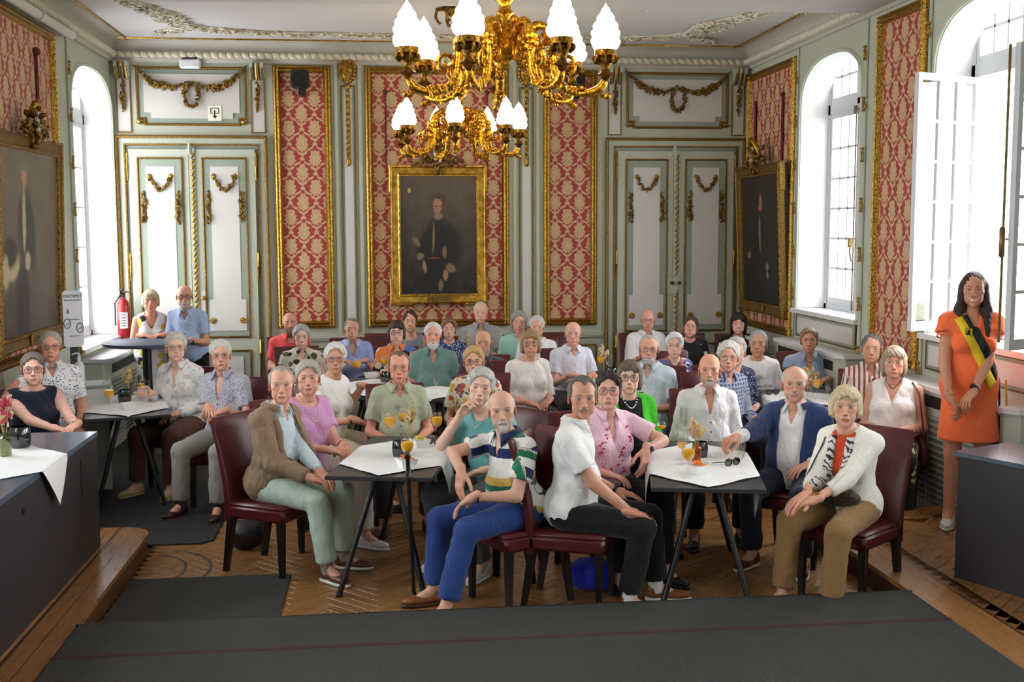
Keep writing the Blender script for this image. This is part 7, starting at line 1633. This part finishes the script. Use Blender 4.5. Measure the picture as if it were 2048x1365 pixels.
G('the standing woman by the cocktail table', label='standing woman in white floral sleeveless dress leaning on cocktail table', q=1, pose='stand', x=301, y=602, Y=12.0, phi=12, sex='f', skin=sk(206, 146, 118), h=H_(smile=.9, w=.99, old=.5), hair=('bob', (206, 190, 156), dict(len=.05)), brow=BR_G, lean=.15, s=.95, top=dict(mat=fab((236, 234, 234), [(40, 40, 60), (226, 206, 70)], 'floral', 26), sleeve='0', neck='v', vd=.72, vw=.06, collar=False, name='dress', long=.75), bottom=None, shoe=SHO, hands=[dict(p=(-.05, -.44, 1.12), f=(.8, -.5, 0)), dict(p=(.05, -.46, 1.125), f=(-.8, -.5, 0))], acc=[('necklace', 34, .12, .005, plain('brown beads', (96, 60, 44), .4)), ('watch', 'L', goldj, watch_d), ('bracelet', 'R', silver)])
G('the standing man by the cocktail table', label='standing bald man with dark glasses in light blue short sleeve shirt', q=1, pose='stand', x=369, y=594, Y=11.9, phi=-8, sex='m', skin=TA, h=H_(old=.5, smile=.4, stubble=.6, stubc=(.5, .46, .42), w=1.03, fat=.4), hair=('ring', (120, 110, 104), dict(vol=-.006)), brow=BR_B, glasses=((24, 22, 24), .024, .018, .0022), lean=.12, s=.98, belly=.5, top=dict(mat=fab((168, 188, 224)), sleeve='s', btn=(40, 44, 60)), bottom=dict(mat=black_c), shoe=SHO, hands=[dict(p=(-.02, -.36, 1.04), f=(.7, -.5, -.4), pose='curl'), dict(p=(.04, -.37, 1.04), f=(-.7, -.5, -.4), pose='curl')], acc=[('watch', 'L', black_pl, watch_d), ('patch', '1', [[(.05, .40), (.12, .40)], [(.05, .33), (.12, .33)]], 'pocket', fab((160, 180, 218)), .006, 6), ('patch', '1', [[(-.12, .40), (-.05, .40)], [(-.12, .33), (-.05, .33)]], 'pocket', fab((160, 180, 218)), .006, 6)])
# --- left side
G('the woman in the navy sleeveless top', label='woman with dark glasses in navy sleeveless top at the left edge', q=0, x=66, y=739, Y=8.55, phi=28, sex='f', skin=sk(222, 172, 154), h=H_(w=1.03, fat=.7, old=.4), hair=('pixie', (118, 110, 104), dict(vol=.004)), brow=BR_G, glasses=((50, 34, 30), .024, .0195, .0018), b=1.1, bust=1.15, belly=.6, top=dict(mat=fab((24, 28, 52)), sleeve='0', neck='boat', name='top'), bottom=dict(mat=fab((232, 234, 240), (40, 60, 150), 'leaf', 60)), shoe=SHO, hands=[dict(px=(128, 862, 8.2), f=(.8, -.5, -.2)), dict(px=(140, 858, 8.2), f=(-.7, -.6, -.2))], acc=[('watch', 'L', silver, watch_d)])
G('the man in the white printed shirt', label='grey haired man with brown glasses in white printed shirt, far left', q=0, x=101, y=694, Y=9.15, phi=22, sex='m', skin=sk(208, 148, 124), h=H_(old=.6, w=.98), hair=('short', (176, 170, 160), dict(vol=.002, hl=.008)), brow=BR_G, glasses=((70, 44, 40), .0245, .0155, .0016), b=1.04, s=1.04, top=dict(mat=fab((240, 240, 242), (60, 70, 120), 'dots', 55), sleeve='s', btn=(226, 226, 230)), bottom=dict(mat=dkgrey), shoe=SHO, hands=[dict(px=(16, 787, 8.65), f=(-.6, -.5, -.6), pole=(-.3, .6, -.6)), dict(p=(.16, -.3, .62), f=(0, -1, -.2))])
G('the woman in the white blouse by the window', label='white haired woman with glasses in white printed blouse holding a glass', q=0, x=352, y=695, Y=9.75, phi=-24, sex='f', skin=FA, h=H_(w=1.03, fat=.5, old=.7), hair=('curly', (216, 212, 202), dict(vol=.009, amp=.6)), brow=BR_W, glasses=((120, 72, 66), .0245, .0175, .0013), top=dict(mat=fab((234, 230, 228), [(198, 196, 206), (214, 206, 204)], 'floral', 46), sleeve='l', vd=.66, name='blouse', btn=(220, 220, 220)), bottom=dict(mat=fab((96, 62, 54))), shoe=dict(mat=leather((190, 170, 120))), hands=[dict(px=(283, 785, 9.6), f=(-.5, -.7, .2), n=(1, 0, -.1), pose='grip'), dict(p=(.05, -.27, .65), f=(-.6, -.7, -.2))], acc=[('earring', .006, silver)])
G('the man in the grey print shirt', label='white haired man with glasses in grey speckled short sleeve shirt', q=0, x=441, y=711, Y=9.0, phi=-22, sex='m', skin=RU, h=H_(w=1.0, old=1, nose=1.1), hair=('short', (214, 212, 206), dict(vol=.004)), brow=BR_W, glasses=((60, 50, 54), .0245, .0155, .0013), top=dict(mat=fab((196, 196, 210), (120, 118, 130), 'speck', 130), sleeve='s', btn=(50, 50, 60), vd=.6), bottom=dict(mat=fab((150, 148, 144))), shoe=dict(mat=leather((60, 30, 28))), sock=dkgrey, hands=[dict(px=(420, 822, 8.72), f=(.6, -.7, -.2), pose='curl'), dict(px=(430, 828, 8.72), f=(-.6, -.7, -.2), pose='curl')], acc=[('watch', 'L', silver, watch_d)])
# --- middle and back rows
G('the man in the coral shirt', label='balding man with dark beard in coral red shirt, back row left', q=2, x=580, y=647, Y=12.45, phi=10, sex='m', skin=sk(200, 140, 116), h=H_(old=.3, stubble=.7, stubc=(.12, .09, .08), w=1.03), hair=('ring', (60, 48, 42), dict(vol=-.006)), brow=BR_B, b=1.1, belly=.6, top=dict(mat=fab((226, 84, 84)), sleeve='s'), bottom=dict(mat=navy_c), shoe=SHO, hands='lap')
G('the woman in the olive leaf print', label='short grey haired woman in olive and white leaf print blouse', q=1, x=603, y=675, Y=11.35, phi=12, sex='f', skin=FA, h=H_(w=.95, jaw=.92, old=.7), hair=('short', (178, 176, 178), dict(vol=.008)), brow=BR_G, top=dict(mat=fab((216, 208, 192), [(92, 92, 70), (60, 56, 44)], 'floral', 34), sleeve='cap', name='blouse'), bottom=dict(mat=dkgrey), shoe=SHO, hands='lap', acc=[('earring', .007, pearl)])
G('the man in the blue shirt', label='grey haired man in light blue shirt at the back left of the portrait', q=2, x=704, y=659, Y=12.2, phi=5, sex='m', skin=sk(206, 152, 130), h=H_(w=1.05, fat=.6, old=.5), hair=('short', (136, 132, 128), dict(vol=.0)), brow=BR_G, b=1.04, belly=.6, top=dict(mat=fab((150, 164, 214)), cmat=fab((176, 188, 226)), sleeve='s', vd=.66), bottom=dict(mat=navy_c), shoe=SHO, hands='table')
G('the woman in the orange and blue print', label='dark bobbed woman with glasses in orange, blue and black print', q=2, x=793, y=666, Y=11.2, phi=0, sex='f', skin=FA, h=H_(w=.97, smile=.5, old=.3), hair=('bob', (66, 54, 48), dict(len=.06)), brow=BR_B, glasses=((40, 34, 34), .022, .018, .0019), top=dict(mat=fab((226, 130, 70), [(30, 30, 36), (70, 110, 180), (228, 222, 214)], 'floral', 20), sleeve='s', name='blouse'), bottom=dict(mat=black_c), shoe=SHO, hands='table')
G('the young woman with the bun', label='young woman with dark curly bun in the back row under the portrait', q=2, x=820, y=644, Y=12.55, phi=0, sex='f', skin=sk(214, 156, 130), h=H_(w=.95, smile=.8, old=0), hair=('up', (70, 50, 40), dict(amp=1.6)), brow=BR_B, top=dict(mat=fab((128, 136, 156)), sleeve='0', neck='wide', name='top'), bottom=dict(mat=black_c), shoe=SHO, hands='lap')
G('the white bearded man in teal', label='white haired bearded man in teal polo shirt', q=1, x=866, y=671, Y=10.55, phi=-5, sex='m', skin=sk(216, 152, 132), h=H_(w=1.0, old=.8, open=.004, ruddy=.8), hair=('short', (228, 224, 220), dict(vol=.002, hl=.012)), beard=('full', (226, 222, 218)), brow=BR_W, b=1.06, belly=.7, s=1.02, top=dict(mat=fab((116, 148, 144)), sleeve='s', name='polo_shirt', vd=.78), bottom=dict(mat=dkgrey), shoe=SHO, hands='under')
G('the woman in the blue dotted top', label='elderly woman with brown hair in blue dotted top, back row', q=2, x=898, y=659, Y=12.2, phi=-5, sex='f', skin=sk(206, 156, 134), h=H_(w=.94, jaw=.92, old=1), hair=('pixie', (136, 104, 78), dict(vol=.008)), brow=BR_G, s=.92, top=dict(mat=fab((52, 66, 120), (220, 222, 230), 'dots', 60), sleeve='s', neck='crew', name='blouse'), bottom=dict(mat=navy_c), shoe=SHO, hands='lap')
G('the man in the grey polo', label='tall white haired man in pale grey polo under the portrait corner', q=2, x=961, y=626, Y=12.5, phi=-4, sex='m', skin=sk(214, 164, 142), h=H_(w=1.0, old=.9), hair=('recede', (206, 200, 190), dict(hl=.02)), brow=BR_W, b=1.1, s=1.08, belly=.6, top=dict(mat=fab((176, 176, 182)), sleeve='s', name='polo_shirt', vd=.8, btn=(90, 90, 100), bus=(.75,)), bottom=dict(mat=dkgrey), shoe=SHO, hands='table')
G('the bald man in dark grey', label='bald man in dark grey shirt partly hidden behind blond woman', q=1, x=966, y=687, Y=10.3, phi=-10, sex='m', skin=TA, h=H_(old=.8, stubble=.4), hair=('ring', (120, 112, 106), dict(vol=-.004)), brow=BR_G, b=1.06, top=dict(mat=fab((72, 70, 78)), sleeve='s'), bottom=dict(mat=black_c), shoe=SHO, hands='under')
G('the blond woman in the floral blouse', label='short blond woman with tinted glasses in yellow and red floral blouse', q=1, x=947, y=724, Y=9.0, phi=-18, sex='f', skin=sk(214, 160, 138), h=H_(w=1.0, old=.5), hair=('pixie', (206, 172, 116), dict(vol=.006)), brow=BR_G, glasses=((120, 84, 50), .025, .021, .0016), top=dict(mat=fab((226, 216, 196), [(196, 84, 60), (216, 170, 70), (90, 96, 120)], 'floral', 44), sleeve='s', neck='v', collar=False, name='blouse', loose=2), bottom=dict(mat=black_c), shoe=SHO, hands='under')
G('the woman in mint', label='grey curly haired woman in mint green top, back row', q=2, x=1038, y=646, Y=12.25, phi=-6, sex='f', skin=sk(218, 162, 146), h=H_(w=1.0, old=.9, fat=.4), hair=('curly', (158, 154, 152), dict(vol=.014)), brow=BR_G, top=dict(mat=fab((160, 214, 202)), sleeve='s', neck='v', collar=False, name='top'), bottom=dict(mat=grey_c), shoe=SHO, hands='lap')
G('the white haired man in the back row', label='white haired man in white shirt behind the woman in crochet', q=2, x=1074, y=655, Y=12.0, phi=-8, sex='m', skin=RU, h=H_(old=.8), hair=('short', (214, 212, 208), dict(vol=.004)), brow=BR_W, top=dict(mat=fab((232, 230, 234)), sleeve='s'), bottom=dict(mat=navy_c), shoe=SHO, hands='lap')
G('the woman in white crochet', label='blond bobbed woman with glasses in white crochet blouse', q=1, x=1061, y=687, Y=9.85, phi=18, sex='f', skin=sk(206, 148, 124), h=H_(w=.96, jaw=.93, old=.7), hair=('bob', (164, 134, 100), dict(len=.085, vol=.004)), brow=BR_G, glasses=((80, 50, 44), .0235, .018, .0016), top=dict(mat=fab((234, 230, 226), (196, 176, 160), 'lace', 105), sleeve='h', neck='boat', name='blouse'), bottom=dict(mat=navy_c), shoe=SHO, hands='lap', acc=[('necklace', 36, .03, .004, pearl)])
G('the bald man in the pale checked shirt', label='bald elderly man in white button-down shirt right of crochet blouse', q=1, x=1146, y=668, Y=10.8, phi=8, sex='m', skin=sk(216, 158, 138), h=H_(old=1, w=1.0, fat=.3), hair=('ring', (196, 186, 176), dict(vol=-.006)), brow=BR_W, b=1.04, top=dict(mat=fab((222, 222, 236)), cmat=fab((226, 226, 238)), sleeve='s', btn=(50, 54, 80)), bottom=dict(mat=dkgrey), shoe=SHO, hands=[dict(p=(-.04, -.36, .80), f=(.8, -.5, 0)), dict(p=(.1, -.38, .80), f=(-.4, -.9, 0))])
G('the man with glasses by the far doors', label='bald man with glasses in white shirt before the far right doors', q=2, x=1296, y=641, Y=12.3, phi=5, sex='m', skin=sk(216, 158, 138), h=H_(old=.8, open=.002), hair=('ring', (190, 180, 172), dict(vol=-.008)), brow=BR_W, glasses=((70, 56, 54), .024, .0165, .0014), b=1.08, s=1.03, top=dict(mat=fab((234, 232, 236)), sleeve='h', loose=1.6), bottom=dict(mat=dkgrey), shoe=SHO, hands='table')
G('the woman in black and white', label='short haired woman with glasses in black and white top, back right', q=2, x=1381, y=656, Y=12.15, phi=-5, sex='f', skin=RU, h=H_(w=.98, old=.6, fat=.4), hair=('short', (92, 72, 60), dict(vol=.006)), brow=BR_G, glasses=((190, 160, 150), .0225, .015, .0009), look=(0, 8, -4), top=dict(mat=fab((30, 28, 32), (214, 210, 206), 'floral', 24), sleeve='s', neck='crew', name='blouse'), bottom=dict(mat=black_c), shoe=SHO, hands='lap')
G('the dark haired woman in the corner', label='woman with long dark hair in black and white print, back corner', q=2, x=1477, y=648, Y=12.0, phi=-12, sex='f', skin=sk(222, 166, 148), h=H_(w=.98, smile=.9, old=.2, teeth=1), hair=('bob', (50, 36, 34), dict(len=.125, vol=.006)), brow=BR_B, top=dict(mat=fab((26, 26, 30), (222, 220, 220), 'floral', 40), sleeve='s', neck='v', collar=False, name='blouse'), bottom=dict(mat=black_c), shoe=SHO, hands='lap')
G('the white haired woman in the painted print', label='white haired woman with glasses in blue and orange painted print', q=1, x=1349, y=692, Y=10.35, phi=0, sex='f', skin=FA, h=H_(w=.96, jaw=.93, old=1), hair=('pixie', (232, 232, 232), dict(vol=.006)), brow=BR_W, glasses=((190, 150, 130), .0235, .017, .0010), s=.93, top=dict(mat=fab((110, 104, 160), [(226, 222, 226), (212, 110, 70), (44, 60, 120)], 'floral', 40), sleeve='s', name='blouse', neck='v', collar=False), bottom=dict(mat=navy_c), shoe=SHO, hands='lap', acc=[('necklace', 26, .07, .003, goldj)])
G('the bearded man in the pale blue shirt', label='bearded man with glasses in pale blue short sleeve shirt', q=0, x=1298, y=699, Y=9.3, phi=-30, sex='m', skin=sk(212, 154, 132), h=H_(old=.9, w=1.02, nose=1.15), hair=('recede', (190, 184, 176), dict(hl=.02)), beard=('full', (204, 196, 188)), brow=BR_G, glasses=((90, 56, 50), .0245, .0155, .0014), b=1.04, belly=.6, top=dict(mat=fab((206, 220, 230)), sleeve='s', vd=.78, btn=(226, 230, 234)), bottom=dict(mat=fab((60, 72, 100))), shoe=SHO, hands='lap')
G('the man in the plaid shirt', label='white haired man with glasses in blue plaid shirt behind goatee man', q=1, x=1457, y=715, Y=8.8, phi=15, sex='m', skin=RU, h=H_(old=.8, smile=.4, nose=1.1), hair=('short', (222, 218, 210), dict(vol=.012, hl=.006)), brow=BR_W, glasses=((60, 50, 54), .0245, .017, .0012), top=dict(mat=fab((70, 88, 128), (190, 196, 214), 'check', 32, bw=.6), sleeve='l'), bottom=dict(mat=navy_c), shoe=SHO, hands='under')
G('the woman hidden behind the plaid shirt man', label='mostly hidden grey haired woman in navy dotted jacket', q=1, x=1472, y=704, Y=9.25, phi=10, sex='f', skin=FA, h=H_(old=.8), hair=('curly', (200, 196, 192), dict(vol=.006)), brow=BR_W, top=dict(mat=fab((36, 44, 84), (214, 218, 230), 'dots', 70), sleeve='l', neck='v', collar=False, name='jacket'), bottom=dict(mat=navy_c), shoe=SHO, hands='lap')
def tee_print(L):
    Q = np.eye(4); p = L['tr'](L['S1'], 0.0, .50*L['L'], .004)[0]; Q[:3, 0] = L['X']; Q[:3, 1] = L['U']; Q[:3, 2] = L['Fw']; Q[:3, 3] = p
    inkt = plain('shirt ink', (44, 44, 52), .8); gt = plain('pale palm print', (186, 182, 176), .8)
    o = stext('Wellness Club', .042, L['o1'], 'shirt_lettering', inkt, Q @ TR((0, 0, .001), .06), .0008)
    for v in o.data.vertices:
        v.co.x += .25*(v.co.z-p[2])*0
    m = MB()
    for k in range(9): a = radians(20+k*17.5); m.tube([(0, .07, 0), (.03*cos(a), .07+.03*sin(a), 0), (.055*cos(a), .07+.05*sin(a)-.012, 0)], [.003, .004, .0012], 4, Q @ TR((0, 0, -.001)), flat=.3)
    m.tube([(0, .07, 0), (.004, .0, 0), (0, -.06, 0)], .003, 4, Q @ TR((0, 0, -.002)), flat=.3); m.build('palm_print', gt, L['o1'], 60)
G('the man in the white T-shirt', label='grey cropped man in white T-shirt with script lettering and palm', q=0, x=1516, y=688, Y=9.85, phi=-8, sex='m', skin=TA, h=H_(old=.9, nose=1.1, open=.002, w=.99), hair=('short', (168, 168, 170), dict(vol=.0)), brow=BR_G, look=(-4, 0, 0), top=dict(mat=fab((240, 238, 240)), sleeve='h', neck='crew', name='t_shirt', loose=1.8), bottom=dict(mat=grey_c), shoe=SHO, hands=[dict(p=(-.12, -.3, .63), f=(.3, -.9, -.2)), dict(p=(.18, -.3, .64), f=(0, -1, -.2))], acc=[('call', tee_print)])
G('the woman in the pale blue blouse', label='short haired woman in pale blue cap sleeve blouse before the radiator', q=1, x=1618, y=682, Y=10.15, phi=-8, sex='f', skin=sk(206, 148, 122), h=H_(w=1.0, old=.5, jaw=1.0), hair=('pixie', (146, 122, 96), dict(vol=.004)), brow=BR_G, b=1.06, top=dict(mat=fab((166, 184, 214)), sleeve='cap', vd=.66, name='blouse', loose=1.6), bottom=dict(mat=navy_c), shoe=SHO, hands='table', acc=[('necklace', 28, .06, .0045, plain('brown beads', (96, 60, 44), .4))])
import time
_t0 = time.time()
for k in PPL:
    if k.get('over', 1) is None: del k['over']
    r = person(k)
    if k.get('pose', 'sit') == 'sit':
        back = .07; c = r['root']+r['Rz'] @ A_((0, -.02, 0))
        chair(c[0], c[1], r['phi'], 'dark red leather chair of ' + k['short'].replace('the ', 'the ', 1))
print('people', time.time()-_t0)
for (x, y, lab) in ((-.02, 12.72, 'empty dark red chair by the end wall below the portrait edge'), (.55, 12.72, 'empty dark red chair by the end wall below the portrait middle'), (1.95, 12.55, 'empty dark red chair by the end wall below the right damask panel')): chair(x, y, 0, lab)
# bags and loose things
m = SDF(); m.u(El((0, 0, .09), (.17, .12, .1))); m.u(El((.1, .02, .06), (.16, .1, .07)), .05); m.n(lambda P: .012*wob(P, 24, 2)); m.i(Hs((0, 0, .003), (0, 0, -1))); v, f = m.mesh(.014)
o = link('bag', np_mesh('bag', v, f, [fab((36, 52, 190), rough=.6)]), None, 0, (1.22, 6.62, 0)); tag(o, 'crumpled bright blue bag on the floor under the front chair', 'bag')
m = SDF(); m.u(El((0, 0, .1), (.14, .09, .1))); m.u(Rc((-.1, 0, .18), (.1, 0, .18), .02, .02), .03); m.i(Hs((0, 0, .002), (0, 0, -1))); v, f = m.mesh(.014)
m2 = SDF(); m2.u(El((0, 0, 0), (.05, .12, .13))); m2.u(El((0, 0, -.06), (.055, .13, .08)), .04); m2.n(lambda P: .006*wob(P, 30, 5)); v2, f2 = m2.mesh(.012); bo = link('handbag', np_mesh('handbag', v2, f2, [leather((74, 22, 26))]), None, 0, (4.0, 8.02, .5)); tag(bo, 'dark red handbag hanging from the chair of the white sleeveless top woman', 'handbag')
MB().tube([(0, -.1, .1), (-.03, -.05, .45), (-.05, .02, .53), (-.02, .1, .35), (0, .1, .1)], .007, 6).build('strap', leather((74, 22, 26)), bo, 60)
o = link('handbag', np_mesh('handbag', v, f, [leather((26, 22, 24))]), None, 0, (-.98, 7.75, 0)); tag(o, 'black handbag on the floor behind the chair of the brown jacket man', 'handbag')
